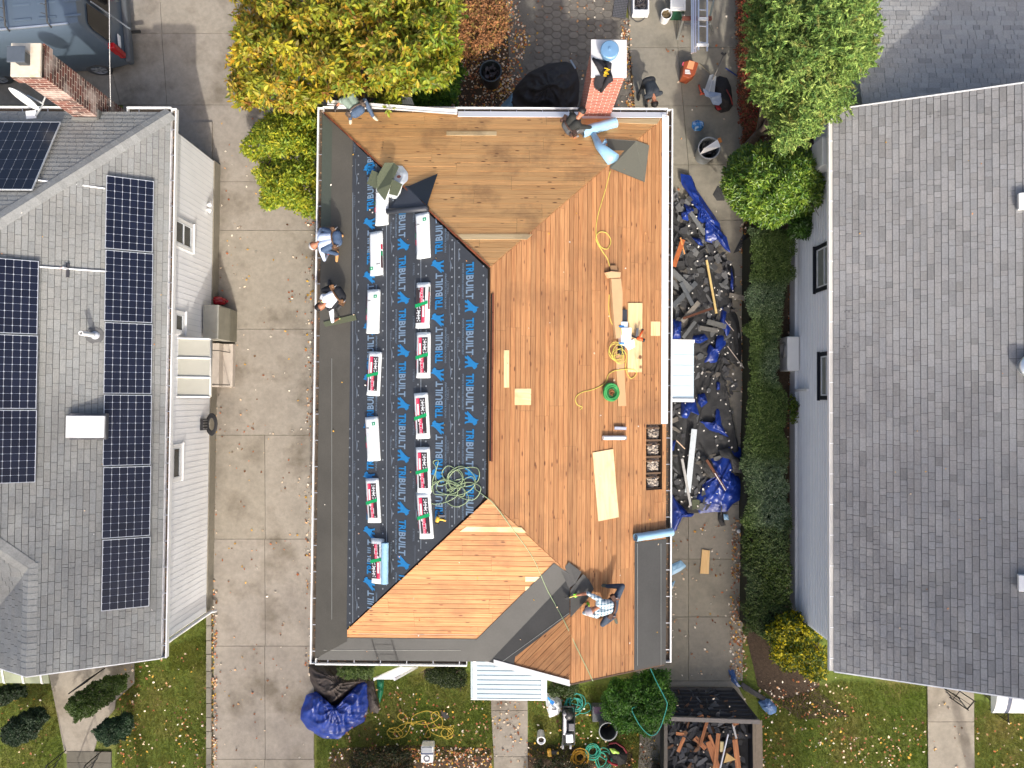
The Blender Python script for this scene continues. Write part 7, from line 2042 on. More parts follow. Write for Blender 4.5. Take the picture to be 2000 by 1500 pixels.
b = MB(); b.slab([P(1366, 302, .72), P(1375, 290, .9), P(1401, 273, 1.05), P(1407, 287, 1.05)], (0, 0, .02)); single('white_board', b, M_white, 'white folded board sticking out of the grey trash can', 'board')
b = MB(); b.box(P(1406, 274, 1.06), (.09, .14, .03), .4, 0, lin(210, 130, 60)); single('orange_scrap', b, M_paint, 'small orange scrap at the tip of the white board', 'scrap', bevel=.01)
gbn = empty('storage_bin', P(1320, 30, .04), 'dark green tall bin with a pale lid at the top edge', 'bin')
b = MB(); a, c = P(1306, 38, .55), P(1330, 0, .55); b.prism([(P(1308, 40, .04).x, P(1308, 40, .04).y), (P(1322, 40, .04).x + .12, P(1322, 40, .04).y), (P(1330, 0, 0).x, P(1330, 0, 0).y + .2), (P(1308, 0, 0).x, P(1308, 0, 0).y + .2)], .04, .6, 0, lin(30, 78, 56)); b.build('body', M_paint, gbn, bevel=.02)
b = MB(); a, c = P(1309, 21, .64), P(1339, -20, .64); b.box(((a.x + c.x) / 2, (a.y + c.y) / 2, .64), (c.x - a.x, c.y - a.y, .06), 0, 0, (.72, .72, .70)); b.box(((a.x + c.x) / 2, (a.y + c.y) / 2, .675), ((c.x - a.x) * .7, (c.y - a.y) * .75, .02), 0, 0, (.66, .66, .64)); b.build('lid', M_paint, gbn, bevel=.015)
wcr = empty('crate', P(1258, 12, .04), 'open white crate full of dark cables at the top edge', 'crate')
b = MB(); a, c = P(1236, 26, .3), P(1268, -30, .3)
for o_, s_ in (((a.x, a.y, .05), (c.x - a.x, .10, .28)), ((a.x, a.y + .1, .05), (.04, .8, .28)), ((c.x - .04, a.y + .1, .05), (.04, .8, .28))): b.frame_box(o_, (s_[0], 0, 0), (0, s_[1], 0), (0, 0, s_[2]), 0, (.85, .85, .85))
b.frame_box((a.x, a.y, .045), (c.x - a.x, 0, 0), (0, .85, 0), (0, 0, .03), 0, (.5, .5, .5)); b.build('frame', M_paint, wcr, bevel=.01)
b = MB(); b.tube(coil_pts(Vector(((a.x + c.x) / 2, a.y + .45, .12)), .08, .17, 9, .12, 4, drift=.05, ecc=1.5), .016, 6, 0, (.06, .05, .05)); b.build('cable', M_rub, wcr, smooth=True)
hose([P(1232, -20, .05), P(1227, 10, .06), P(1231, 30, .06), P(1243, 42, .06), P(1256, 38, .06), P(1265, 22, .10), P(1267, 0, .2)], .014, (.06, .06, .06), 'black hose bowed round the white crate')
b = MB(); q = [P(1196, 33, .06), P(1222, 37, .06), P(1231, -30, .06), P(1204, -30, .06)]
b.slab(q, (0, 0, .01), 0, (.05, .05, .055))
for i in range(9):
    for j in range(20):
        u, v = (i + .5) / 9, (j + .5) / 20; p = q[0].lerp(q[1], u).lerp(q[3].lerp(q[2], u), v); b.box(p + Vector((0, 0, .012)), (.03, .018, .004), .5 if (i + j) % 2 else -.5, 0, (.16, .16, .17))
single('floor_mat', b, M_rub, 'black perforated mat at the top edge beside the white crate', 'mat')
sw = empty('sawhorse', P(1360, 45, .04), 'folding metal sawhorse with a rust red beam under the ladders', 'sawhorse')
b = MB(); b.bar(P(1332, 36, .72), P(1390, 36, .72), .10, .08, 0, lin(120, 72, 58)); b.build('beam', M_matte, sw, bevel=.005)
for x0, y0, x1, y1 in ((1334, 40, 1323, 77), (1386, 40, 1392, 62), (1334, 34, 1326, 0), (1386, 34, 1394, 0)):
    b = MB(); b.bar(P(x0, y0, .7), P(x1, y1, .05), .05, .03, 0, lin(186, 188, 182)); b.build('leg', M_metalc, sw)
b = MB(); b.bar(P(1336, 47, .55), P(1388, 47, .55), .05, .02, 0, lin(190, 190, 184)); b.build('brace', M_metalc, sw)
def ladder(a0, a1, c0, c1, label, name='ladder', nr=9, w=.06, d=.03, col=(.8, .82, .86), first=0.0, m=None):
    """rails a0->a1 and c0->c1 (world)"""
    e = empty(name, a0, label, 'ladder', None); m = m or M_metalc
    for p, q in ((a0, a1), (c0, c1)): b = MB(); b.bar(p, q, d, w, 0, col); b.build('rail', m, e, bevel=.003)
    for k in range(nr):
        b = MB(); t = first + (1 - first) * (k + .5) / nr; b.tube([a0.lerp(a1, t), c0.lerp(c1, t)], .016, 6, 0, col); b.build('rung', m, e)
    return e
zt_ = .86
e = ladder(P(1364, 98, zt_), P(1364, -60, zt_), P(1381, 100, zt_), P(1381, -60, zt_), 'aluminium extension ladder lying on the sawhorse, right of the stacked rails', nr=5, d=.045, w=.05, first=.0)
b = MB(); b.bar(P(1360, 88, zt_ + .02), P(1384, 88, zt_ + .02), .07, .05, 0, (.95, .95, .95)); b.bar(P(1364, 37, zt_ + .02), P(1383, 37, zt_ + .02), .09, .05, 0, (.85, .85, .83)); b.build('cross_piece', M_white, e)
b = MB()
for k, x_ in enumerate((1351, 1354.5, 1358.5)): b.bar(P(x_, 104 - k, zt_ - .02 * k), P(x_, -60, zt_ - .02 * k), .035, .05 - .005 * k, 0, (.8 + .04 * k, .84, .9))
single('ladder_rails', b, M_metalc, 'narrow stack of aluminium rails lying beside the ladder on the sawhorse', 'rails')
oc = empty('tool_case', P(1345, 135, .04), 'rust orange tool case with a pale label on the side driveway', 'case')
ca = [P(1332, 148, .45), P(1346, 153, .45), P(1358, 144, .45), P(1365, 122, .45), P(1348, 116, .45), P(1336, 120, .45)]
b = MB(); b.prism([(p.x, p.y) for p in ca], .045, .45, 0, lin(150, 74, 44)); b.build('body', M_paint, oc, bevel=.03)
b = MB(); b.slab([P(1341, 133, .455), P(1353, 136, .455), P(1357, 121, .455), P(1346, 118, .455)], (0, 0, .006), 0, lin(236, 158, 112)); b.build('label', M_paint, oc)
b = MB()
for k in range(3): b.bar(P(1338, 143 - k * 3, .456), P(1349 - k, 144 - k * 3, .456), .03, .006, 0, (.75, .75, .75));
b.bar(P(1333, 128, .456), P(1335, 121, .456), .03, .006, 0, lin(220, 90, 110)); b.build('markings', M_paint, oc)
sh_ = empty('shovel', P(1385, 160, .3), 'snow shovel with a grey metal blade lying on the black bag heap', 'shovel')
q = [P(1374, 181, .34), P(1395, 186, .34), P(1399, 149, .42), P(1392, 145, .42), P(1386, 147, .42)]; b = MB(); b.slab(q, (0, 0, .008), 0, (.55, .55, .54)); b.bar(P(1384, 182, .36), P(1393, 150, .44), .03, .012, 0, (.7, .7, .7)); b.build('blade', M_metalc, sh_, bevel=.003)
b = MB(); b.tube([P(1392, 155, .46), P(1400, 138, .5), P(1413, 108, .6)], .017, 8, 0, lin(110, 106, 98)); b.build('shaft', M_matte, sh_, smooth=True)
b = MB(); b.tube([P(1409, 103, .62), P(1414, 107, .61), P(1418, 104, .62)], .03, 8, 0, (.03, .03, .03)); b.build('grip', M_rub, sh_, smooth=True)
bg_ = empty('bag_heap', P(1415, 185, .04), 'heap of black bags with red trim on the side driveway', 'bag')
heap([(1392, 155), (1405, 148), (1420, 152), (1428, 170), (1430, 190), (1432, 205), (1424, 217), (1408, 221), (1396, 213), (1396, 196)], .05, .32, M_feltp, 'bag', bg_, seed=91, nr=14, na=50, fold=.05, col=(.45, .42, .42))
heap([(1396, 206), (1404, 204), (1409, 213), (1402, 216)], .28, .05, M_paint, 'red_pocket', bg_, seed=92, nr=5, na=20, fold=.01, col=lin(160, 36, 40))
b = MB(); b.tube([P(1419, 175, .36), P(1427, 190, .36), P(1431, 205, .3)], .018, 8, 0, lin(120, 40, 34)); b.build('red_strap', M_rub, bg_, smooth=True)
cl_ = MB(); o = heap([(1372, 172), (1384, 178), (1408, 182), (1410, 200), (1404, 206), (1392, 204), (1386, 191), (1378, 188)], .36, .08, mat('grey_cloth', lin(150, 162, 180), .9, var=.08, scale=6, bump=.4, bscale=8), 'grey_cloth', None, 93, 10, 40, .03)
tag(o, 'pale blue grey cloth thrown over the bag heap and shovel', 'cloth')
b = MB(); b.tube([P(1365, 166, .12), P(1368, 176, .14), P(1371, 184, .16)], [.028, .026, .03], 8, 0, lin(206, 90, 60)); b.tube([P(1367, 184, .16), P(1376, 182, .18)], .035, 8, 0, lin(206, 90, 60)); single('orange_tool', b, M_paint, 'small orange handled tool left of the grey cloth', 'tool', smooth=True)
b = MB(); b.tube([P(1417, 133, .06), P(1432, 143, .06), P(1448, 154, .06)], .016, 6, 0, lin(34, 60, 130)); single('blue_pole', b, M_paint, 'thin blue pole reaching from the bags to the creeper', 'pole')
b = MB(); b.tube([P(1366, 124, .06), P(1388, 145, .3)], .012, 6, 0, lin(150, 140, 110)); single('wooden_stick', b, M_matte, 'thin wooden stick between the tool case and the shovel', 'stick')
o = heap([(1352, 238), (1362, 234), (1374, 238), (1375, 247), (1368, 256), (1356, 256), (1351, 248)], .045, .12, mat('blue_bottles', lin(60, 130, 190), .2, var=.5, scale=6, col2=lin(220, 236, 240), scale2=9, thr=.56, spec=.8), 'bottle_pack', None, 95, 9, 36, .03)
tag(o, 'blue plastic wrapped pack of water bottles on the side driveway', 'bottle pack')
pile([(988, 204), (1008, 168), (1032, 142), (1070, 124), (1105, 120), (1124, 128), (1132, 160), (1130, 200), (1122, 222), (1010, 226)], .55, M_tarpk, 'black_tarp', 'crumpled black tarpaulin heap behind the rear gutter', 'tarpaulin', seed=101, fold=.09, nr=22, na=80, base=.03, col=(.62, .62, .64))
pile([(978, 206), (1002, 180), (1006, 200), (1002, 224), (980, 222)], .18, M_blue, 'film_scrap', 'faded blue sheet under the left end of the black tarpaulin heap', 'plastic film', seed=102, fold=.03, nr=8, na=30, base=.03, col=(.5, .52, .52))
b = MB(); b.tube([P(1114, 117, .5), P(1124, 134, .45)], .03, 8, 0, lin(150, 160, 170)); single('metal_tube', b, M_metalc, 'short grey tube sticking out of the black tarpaulin heap', 'tube')
pile([(588, 1382), (598, 1356), (618, 1350), (640, 1380), (668, 1372), (690, 1342), (706, 1330), (722, 1336), (722, 1368), (712, 1410), (684, 1425), (662, 1444), (630, 1442), (600, 1424), (586, 1404)], .50, M_tarp, 'blue_tarp', 'large crumpled blue tarpaulin on the front lawn beside the left driveway', 'tarpaulin', seed=111, fold=.10, nr=28, na=100, base=.03)
pile([(602, 1298), (640, 1296), (690, 1316), (718, 1330), (700, 1336), (672, 1372), (645, 1384), (618, 1352), (606, 1330)], .55, M_tarpk, 'brown_tarp', 'dark brown and black tarpaulin heap at the lower left house corner', 'tarpaulin', seed=112, fold=.09, nr=24, na=90, base=.04)
pile([(716, 1330), (730, 1330), (742, 1386), (738, 1394), (722, 1392), (716, 1360)], .2, M_tarpk, 'brown_tarp', 'narrow brown tarpaulin tail between the blue and green ones', 'tarpaulin', seed=113, fold=.04, nr=10, na=40, base=.03)
pile([(736, 1326), (750, 1324), (749, 1350), (742, 1374), (738, 1362)], .18, mat('green_tarp', lin(24, 104, 72), .45, var=.15, scale=5, bump=.4, bscale=9), 'green_tarp', 'small green tarpaulin right of the brown tail', 'tarpaulin', seed=114, fold=.04, nr=9, na=36, base=.03)
zt2 = 4.15; yt_ = HYB - .12
lx0, lx1 = P(731, 1290, zt2).x, P(771, 1290, zt2).x
fy = HYB - 1.35
ladder(Vector((lx0 - .02, fy, .05)), Vector((lx0, yt_, zt2)), Vector((lx1 - .02, fy, .05)), Vector((lx1, yt_, zt2)), 'white fibreglass ladder leaning on the front gutter above the boxwood', nr=13, col=(.86, .87, .9), m=M_paint)
HY = lin(196, 168, 60)
r_ = random.Random(31); pts = []
for k in range(62):
    cx_ = 770 + 110 * (.5 + .5 * math.sin(k * .19)) ; cy_ = 1420 + 16 * math.sin(k * .33) ; t = k * 1.25; rad = 12 + 8 * math.sin(k * .6)
    pts.append(P(cx_ + rad * math.cos(t), cy_ + rad * .8 * math.sin(t), .06 + .02 * abs(math.sin(k))))
hose(pts, .010, HY, 'yellow hose lying in loose loops over the front lawn', n=5)
wb = empty('cooler', P(832, 1475, .04), 'white cooler box with a blue stripe and grey lid at the bottom of the lawn', 'cooler')
a, c = P(822, 1490, .4), P(846, 1458, .4); b = MB(); b.frame_box((a.x, a.y, .04), (c.x - a.x, 0, 0), (0, c.y - a.y, 0), (0, 0, .36)); b.build('body', M_white, wb, bevel=.02)
b = MB(); b.frame_box((a.x + .02, a.y + (c.y - a.y) * .62, .402), (c.x - a.x - .04, 0, 0), (0, (c.y - a.y) * .34, 0), (0, 0, .03), 0, lin(160, 164, 168)); b.build('lid', M_paint, wb, bevel=.01)
b = MB(); b.frame_box((a.x + .0, a.y + (c.y - a.y) * .52, .402), (c.x - a.x, 0, 0), (0, .045, 0), (0, 0, .012), 0, lin(30, 50, 90)); b.tube([(a.x + .08 + .09 + .08 * math.cos(t), a.y + .12 + .08 * math.sin(t), .41) for t in [i * .5 for i in range(13)]], .012, 6, 0, (.08, .08, .1)); b.build('stripe', M_paint, wb)
hd = [P(845, 1395, .05), P(860, 1400, .05), P(868, 1412, .05), P(858, 1416, .05)]
b = MB(); b.slab([P(862, 1388, .06), P(872, 1392, .06), P(878, 1400, .06), P(872, 1405, .06), P(862, 1398, .06)], (0, 0, .01)); single('loose_shingle', b, M_feltp, 'dark shingle scrap lying alone on the front lawn', 'shingle')
o = heap([(1064, 1352), (1084, 1358), (1096, 1366), (1098, 1384), (1090, 1396), (1073, 1402), (1067, 1380)], .04, .22, M_wrap, 'white_bag', None, 121, 12, 44, .04); tag(o, 'white plastic bag with a blue print beside the canopy corner', 'bag')
b = MB(); p = P(1075, 1370, .31); b.bar(p, P(1082, 1374, .33), .10, .01, 0, lin(30, 120, 200)); b.bar(P(1070, 1362, .30), P(1077, 1372, .32), .05, .01, 0, lin(40, 150, 220)); b.bar(P(1078, 1385, .28), P(1087, 1386, .28), .05, .01, 0, (.1, .1, .12)); bb_ = b.build('blue_print', M_paint, o)
TE = lin(50, 150, 136)
hose([P(1068, 1362, .06), P(1090, 1366, .06)] + coil_pts(P(1122, 1374, .05), .16, .27, 6, .04, 12, drift=.07) + [P(1148, 1372, .06), P(1154, 1385, .06), P(1142, 1393, .06), P(1128, 1392, .06)], .013, TE, 'teal hose coil on the lawn above the black compressor', n=3)
cp_ = empty('compressor', P(1110, 1415, .04), 'long black and silver portable compressor on the front lawn', 'compressor')
b = MB()
a0 = P(1100, 1450, .3); a1 = P(1120, 1380, .3)
for x_ in (1099, 1122): b.tube([P(x_, 1452, .10), P(x_, 1378, .10)], .022, 8, 0, (.03, .03, .03)); b.tube([P(x_, 1452, .10), P(x_, 1454, .45), P(x_, 1380, .45), P(x_, 1378, .10)], .018, 8, 0, (.04, .04, .04))
b.tube([P(1099, 1454, .45), P(1122, 1454, .45)], .018, 8, 0, (.04, .04, .04)); b.tube([P(1099, 1380, .45), P(1122, 1380, .45)], .018, 8, 0, (.04, .04, .04)); b.build('frame', M_rub, cp_, smooth=True)
b = MB(); b.tube([P(1110, 1448, .20), P(1110, 1385, .20)], .15, 16, 0, (.05, .05, .055)); b.build('tank', M_paint, cp_, smooth=True)
b = MB(); b.box(P(1103, 1415, .36), (.10, .55, .12), 0, 0, (.6, .6, .62)); b.box(P(1112, 1440, .40), (.22, .24, .16), .1, 0, (.55, .56, .58)); b.box(P(1116, 1418, .40), (.18, .22, .16), 0, 0, (.10, .10, .11)); b.build('motor', M_metalc, cp_, bevel=.02)
b = MB(); b.lathe(P(1110, 1395, .36), [(.12, 0), (.12, .12), (.04, .16), (0, .16)], 16, col=(.04, .04, .04)); b.lathe(P(1102, 1391, .36), [(.05, 0), (.05, .15), (0, .16)], 12, col=(.3, .3, .32)); b.build('pump_head', M_paint, cp_, smooth=True)
b = MB()
for x_, y_ in ((1099, 1456), (1114, 1456)): b.lathe(P(x_, y_, .14), [(0, -.03), (.09, -.03), (.10, 0), (.09, .03), (0, .03)], 16, axis=(1, 0, 0), col=(.35, .35, .36))
b.build('wheel', M_rub, cp_, smooth=True)
bk = empty('bucket', P(1058, 1440, .04), 'grey white plastic bucket standing left of the yellow drill', 'bucket')
b = MB(); b.tube([P(1056, 1430, .06), P(1057, 1446, .34)], [.10, .125], 24, 0, lin(196, 196, 198), cap=False); b.lathe(P(1057, 1446, .34), [(.125, 0), (.085, .005), (.08, -.1)], 24, col=lin(220, 220, 222)); b.build('body', M_paint, bk, smooth=True)
b = MB(); b.disc(P(1057, 1446, .28), .085, 20, 0, lin(74, 66, 54)); b.build('contents', M_matte, bk)
b = MB(); a = P(1073, 1470, .10); b.box(a, (.12, .20, .12), .1, 0, lin(214, 160, 40)); b.box(a + Vector((.15, .02, 0)), (.20, .10, .10), 0, 0, (.04, .04, .04)); b.box(a + Vector((.24, .02, .04)), (.06, .07, .07), 0, 0, lin(224, 180, 60)); single('cordless_drill', b, M_paint, 'yellow and black power tool on the lawn beside the bucket', 'drill', bevel=.015)
bucket(P(1182, 1408, .04), .245, .66, 'dark open trash can beneath the bright green bush', (.07, .07, .075), 'trash_can', 'trash can', rim=lin(150, 154, 154), taper=.78)
db = empty('tool_box', P(1170, 1395, .04), 'dark grey box with a violet lid half hidden by the bush and trash can', 'box'); b = MB(); a, c = P(1157, 1410, .3), P(1184, 1380, .3); b.frame_box((a.x, a.y, .04), (c.x - a.x, 0, 0), (0, c.y - a.y, 0), (0, 0, .26), 0, (.07, .08, .09)); b.build('body', M_paint, db, bevel=.01)
b = MB(); a, c = P(1160, 1393, .3), P(1182, 1381, .3); b.frame_box((a.x, a.y, .302), (c.x - a.x, 0, 0), (0, c.y - a.y, 0), (0, 0, .02), 0, lin(70, 44, 74)); b.build('lid', M_paint, db)
yh = hose(coil_pts(P(1133, 1478, .05), .12, .26, 8, .07, 33, drift=.03), .014, lin(200, 150, 40), 'thick yellow hose coil at the bottom, left of the teal one', n=3)
hose(coil_pts(P(1158, 1466, .05), .13, .22, 6, .07, 34, drift=.03) + coil_pts(P(1176, 1484, .05), .14, .25, 4, .05, 35, drift=.05, ecc=1.3), .013, lin(40, 146, 120), 'tangled teal hose coil between the yellow coil and the red bag', n=3)
tb = empty('tool_bag', P(1205, 1470, .04), 'black and red open tool bag with lime gloves at the bottom', 'tool bag')
heap([(1186, 1458), (1200, 1448), (1218, 1458), (1226, 1476), (1222, 1492), (1205, 1496), (1190, 1482)], .04, .28, M_feltp, 'bag', tb, seed=131, nr=12, na=44, fold=.03, col=(.35, .35, .36))
b = MB(); b.tube([P(1190, 1452, .25), P(1203, 1450, .32), P(1218, 1460, .3), P(1224, 1470, .24)], .03, 8, 0, lin(110, 22, 34)); b.tube([P(1186, 1484, .15), P(1196, 1492, .2), P(1206, 1494, .2)], .035, 8, 0, lin(150, 26, 40)); b.build('red_edge', M_rub, tb, smooth=True)
heap([(1190, 1462), (1200, 1462), (1210, 1470), (1210, 1474), (1196, 1472)], .30, .04, M_paint, 'lime_gloves', tb, seed=132, nr=5, na=20, fold=.01, col=lin(170, 210, 80))
hose([P(1270, 1305, 1.9), P(1284, 1335, 2.0), P(1298, 1362, 2.0), P(1303, 1376, 1.98), P(1297, 1400, 1.9), P(1290, 1420, 1.7), P(1280, 1434, 1.5), P(1268, 1435, 1.5), P(1252, 1420, 1.75), P(1240, 1400, 1.85), P(1234, 1385, 1.85), P(1243, 1380, 1.85)], .013, TE, 'pale teal hose draped over the bright green bush')
tr = empty('debris_trailer', P(1390, 1440, 0), 'black open trailer heaped with torn off boards and shingles', 'trailer')
xa_, xb_ = P(1300, 1450, 1.0).x, P(1468, 1450, 1.0).x; ytop = P(1400, 1404, 1.15).y; ybot = ytop - 4.0
TK = (.022, .022, .025)
b = MB(); b.frame_box((xa_, ybot, .45), (xb_ - xa_, 0, 0), (0, ytop - ybot, 0), (0, 0, .05), 0, TK); b.build('bed', M_rub, tr)
for x_, nm in ((xa_ - .04, 'side_wall'), (xb_, 'side_wall')):
    b = MB(); b.frame_box((x_, ybot, .45), (.04, 0, 0), (0, ytop - ybot, 0), (0, 0, .60), 0, TK); b.build(nm, M_rub, tr)
b = MB(); b.bar((xa_ - .02, ybot, 1.09), (xa_ - .02, ytop, 1.09), .09, .08, 0, lin(104, 98, 90)); b.build('top_rail', M_matte, tr)
b = MB(); b.bar((xa_ + .05, ytop, 1.15), (xb_ + .16, ytop - .06, 1.15), .11, .08, 0, lin(128, 122, 116)); b.build('top_rail', M_matte, tr)
b = MB(); b.frame_box((xb_ + .05, ybot, .75), (.03, 0, 0), (0, ytop - ybot - .1, 0), (0, 0, .35), 0, lin(120, 108, 92)); b.slab([(xb_ + .04, ybot, 1.12), (xb_ + .36, ybot, .95), (xb_ + .30, ytop - .1, .95), (xb_ - .02, ytop - .1, 1.12)], (0, 0, .02), 0, lin(126, 114, 98)); b.build('plywood_side', M_matte, tr)
yg0 = P(1400, 1345, .1).y
b = MB(); gq = [(xa_ + .05, ytop, 1.1), (xb_ + .1, ytop, 1.1), (xb_ - .25, yg0, .12), (xa_ + .0, yg0, .12)]
gq = [Vector(q) for q in gq]
b.bar(gq[0], gq[1], .07, .07, 0, TK); b.bar(gq[3], gq[2], .07, .06, 0, lin(90, 84, 78)); b.bar(gq[0], gq[3], .06, .06, 0, TK); b.bar(gq[1], gq[2], .08, .06, 0, TK)
for k in range(1, 7): t = k / 7; b.bar(gq[0].lerp(gq[3], t), gq[1].lerp(gq[2], t), .035, .04, 0, (.05, .05, .055))
for k in range(1, 4): t = k / 4; b.bar(gq[0].lerp(gq[1], t), gq[3].lerp(gq[2], t), .05, .04, 0, TK)
b.build('ramp_gate', M_rub, tr)
b = MB(); b.slab([gq[0] - Vector((0, 0, .05)), gq[1] - Vector((0, 0, .05)), gq[2] - Vector((0, 0, .04)), gq[3] - Vector((0, 0, .04))], (0, 0, -.01), 0, (.03, .03, .035)); b.build('gate_mesh', M_rub, tr)
for x_ in (xa_ - .18, xb_ + .06):
    b = MB(); b.lathe((x_ + .06, (ytop + ybot) / 2, .34), [(0, -.09), (.30, -.09), (.33, 0), (.30, .09), (0, .09)], 24, axis=(1, 0, 0), col=(.03, .03, .03)); b.build('wheel', M_rub, tr, smooth=True)
r_ = random.Random(9)
b = MB()
for _ in range(700):
    x, y = r_.uniform(xa_ + .1, xb_ - .1), r_.uniform(ybot + .1, ytop - .05)
    w, l = r_.uniform(.03, .16), r_.uniform(.06, .38); k = r_.choice([.03, .045, .06, .09, .05]) * r_.uniform(.8, 1.2)
    shard(b, (x, y, r_.uniform(.78, 1.0)), l * 1.3, w * 1.5, (k, k * 1.02, k * 1.08) if r_.random() > .12 else (.16, .08, .04), r_, .35)
b.frame_box((xa_ + .02, ybot + .02, .5), (xb_ - xa_ - .04, 0, 0), (0, ytop - ybot - .04, 0), (0, 0, .28), 0, (.03, .03, .03))
for _ in range(60): x, y = r_.uniform(xa_ + .1, xb_ - .1), r_.uniform(ybot + .1, ytop + .5); b.box((x, y, r_.uniform(1.0, 1.06)), (.04, .03, .01), r_.uniform(0, 3), 0, (.7, .6, .45))
for _ in range(90):
    u, v = r_.random() ** 1.5, r_.random(); q = gq[0].lerp(gq[1], u * .8).lerp(gq[3].lerp(gq[2], u * .8), v); k = r_.choice([.04, .07, .11, .16]); shard(b, q + Vector((0, 0, .06)), r_.uniform(.08, .34), r_.uniform(.03, .12), (k, k, k) if r_.random() > .15 else (.22, .11, .06), r_, .3)
tag(b.build('trailer_debris', M_matte), 'dark shingle scraps filling the black trailer', 'debris', kind='stuff')
M_old = wood_mat('torn_board', lin(196, 130, 82), lin(146, 88, 54))
brd = [((1383, 1448), (1402, 1500), .16, 'broad orange board in the trailer, leftmost of the upright ones'), ((1403, 1432), (1396, 1502), .11, 'orange board in the trailer just left of the pale stub'), ((1435, 1444), (1442, 1502), .14, 'rightmost orange board in the trailer'),
       ((1357, 1440), (1378, 1462), .12, 'short tilted orange board in the middle of the trailer'), ((1385, 1435), (1400, 1472), .08, 'thin orange lath leaning between the trailer boards'), ((1384, 1398), (1367, 1456), .08, 'long grey brown lath leaning on the trailer gate'),
       ((1336, 1440), (1324, 1468), .09, 'small orange board at the left side of the trailer'), ((1320, 1432), (1336, 1434), .08, 'short red brown stub above the small orange board'), ((1354, 1406), (1374, 1398), .10, 'reddish board end under the trailer gate'),
       ((1431, 1400), (1438, 1416), .16, 'red brown board end at the right under the gate')]
for k, (a, c, w, lb_) in enumerate(brd):
    A, C = P(a[0], a[1], 1.08 + .02 * (k % 3)), P(c[0], c[1], 1.12 + .03 * (k % 2)); d = C - A; L_ = d.length; s_ = Vector((-d.y, d.x, 0)).normalized() * w / 2
    tp_ = [A - s_, C - s_, C + s_, A + s_]; b = MB(); o_ = k * 3.1
    n3 = (tp_[1] - tp_[0]).cross(tp_[2] - tp_[0]); idx = [0, 1, 2, 3] if n3.z > 0 else [3, 2, 1, 0]; uvt = [(o_, o_), (o_ + L_, o_), (o_ + L_, o_ + w), (o_, o_ + w)]
    b.add([p + Vector((0, 0, .02)) for p in tp_] + tp_, [idx] + [(idx[q], idx[q] + 4, idx[(q + 1) % 4] + 4, idx[(q + 1) % 4]) for q in range(4)], 0, (.62, .58, .5) if k == 5 else (1, 1, 1), [[uvt[i] for i in idx]] + [[uvt[0]] * 4] * 4)
    single('scrap_board', b, M_old, lb_, 'board', 'boards in the debris trailer')
b = MB(); b.bar(P(1410, 1448, 1.16), P(1409, 1468, 1.16), .09, .05, 0, lin(228, 206, 150)); single('wood_stub', b, M_matte, 'pale wooden stub standing out among the trailer boards', 'wood', bevel=.01)
b = MB(); b.tube([P(1422, 1434, 1.22), P(1406, 1502, 1.22)], .022, 8, 0, (.7, .72, .75)); single('metal_pipe', b, M_metalc, 'thin shiny metal pipe lying across the trailer boards', 'pipe')
b = MB(); b.slab([P(1419, 1470, 1.13), P(1437, 1483, 1.13), P(1413, 1490, 1.13)], (0, 0, .02), 0, lin(206, 170, 110)); single('plywood_piece', b, M_matte, 'triangular plywood piece beside the shiny pipe', 'plywood')
b = MB(); b.bar(P(1431, 1414, 1.1), P(1438, 1442, 1.1), .05, .04, 0, lin(150, 152, 156)); single('metal_strip', b, M_metalc, 'grey metal strip end near the right trailer corner', 'metal strip')
pile([(1422, 1308), (1434, 1308), (1440, 1330), (1448, 1342), (1440, 1342), (1428, 1330)], .14, mat('dark_blue_film', lin(60, 90, 140), .3, var=.3, scale=6, bump=.4, bscale=9, usecol=True), 'film_bag', 'dark blue plastic bag on the ground above the trailer gate', 'bag', seed=141, fold=.04, nr=8, na=30)
pile([(1480, 1370), (1490, 1362), (1506, 1366), (1517, 1382), (1516, 1392), (1503, 1397), (1490, 1386)], .25, mat('faded_blue_bag', lin(86, 120, 168), .4, var=.2, scale=6, bump=.4, bscale=9), 'film_bag', 'faded blue bag on the lawn right of the trailer gate', 'bag', seed=142, fold=.05, nr=10, na=36)
b = MB(); b.bar(P(1448, 1336, .12), P(1494, 1366, .15), .12, .05, 0, (.03, .03, .035)); b.bar(P(1450, 1344, .08), P(1485, 1364, .10), .04, .05, 0, (.05, .05, .05)); single('tow_bar', b, M_rub, 'black metal bar lying between the two blue bags', 'bar')
M_skin = mat('skin', lin(168, 112, 84), .55, var=.05, scale=10, usecol=False)
def flat(name, col, rough=.85, **k): return mat(name, col, rough, var=k.pop('var', .12), scale=k.pop('scale', 14), bump=k.pop('bump', .4), bscale=18, usecol=False, **k)
def ik(a, c, l1, l2, pole):
    a, c, pole = Vector(a), Vector(c), Vector(pole); d = c - a; D = d.length
    if D > (l1 + l2) * .995: c = a + d * ((l1 + l2) * .995 / D); d = c - a; D = d.length
    D = max(D, abs(l1 - l2) + .02); u = d.normalized()
    x = (l1 * l1 - l2 * l2 + D * D) / (2 * D); h = math.sqrt(max(0, l1 * l1 - x * x))
    pv = pole - u * pole.dot(u)
    if pv.length < 1e-4: pv = u.cross(Vector((0, 0, 1)))
    return a + u * x + pv.normalized() * h, a + u * D
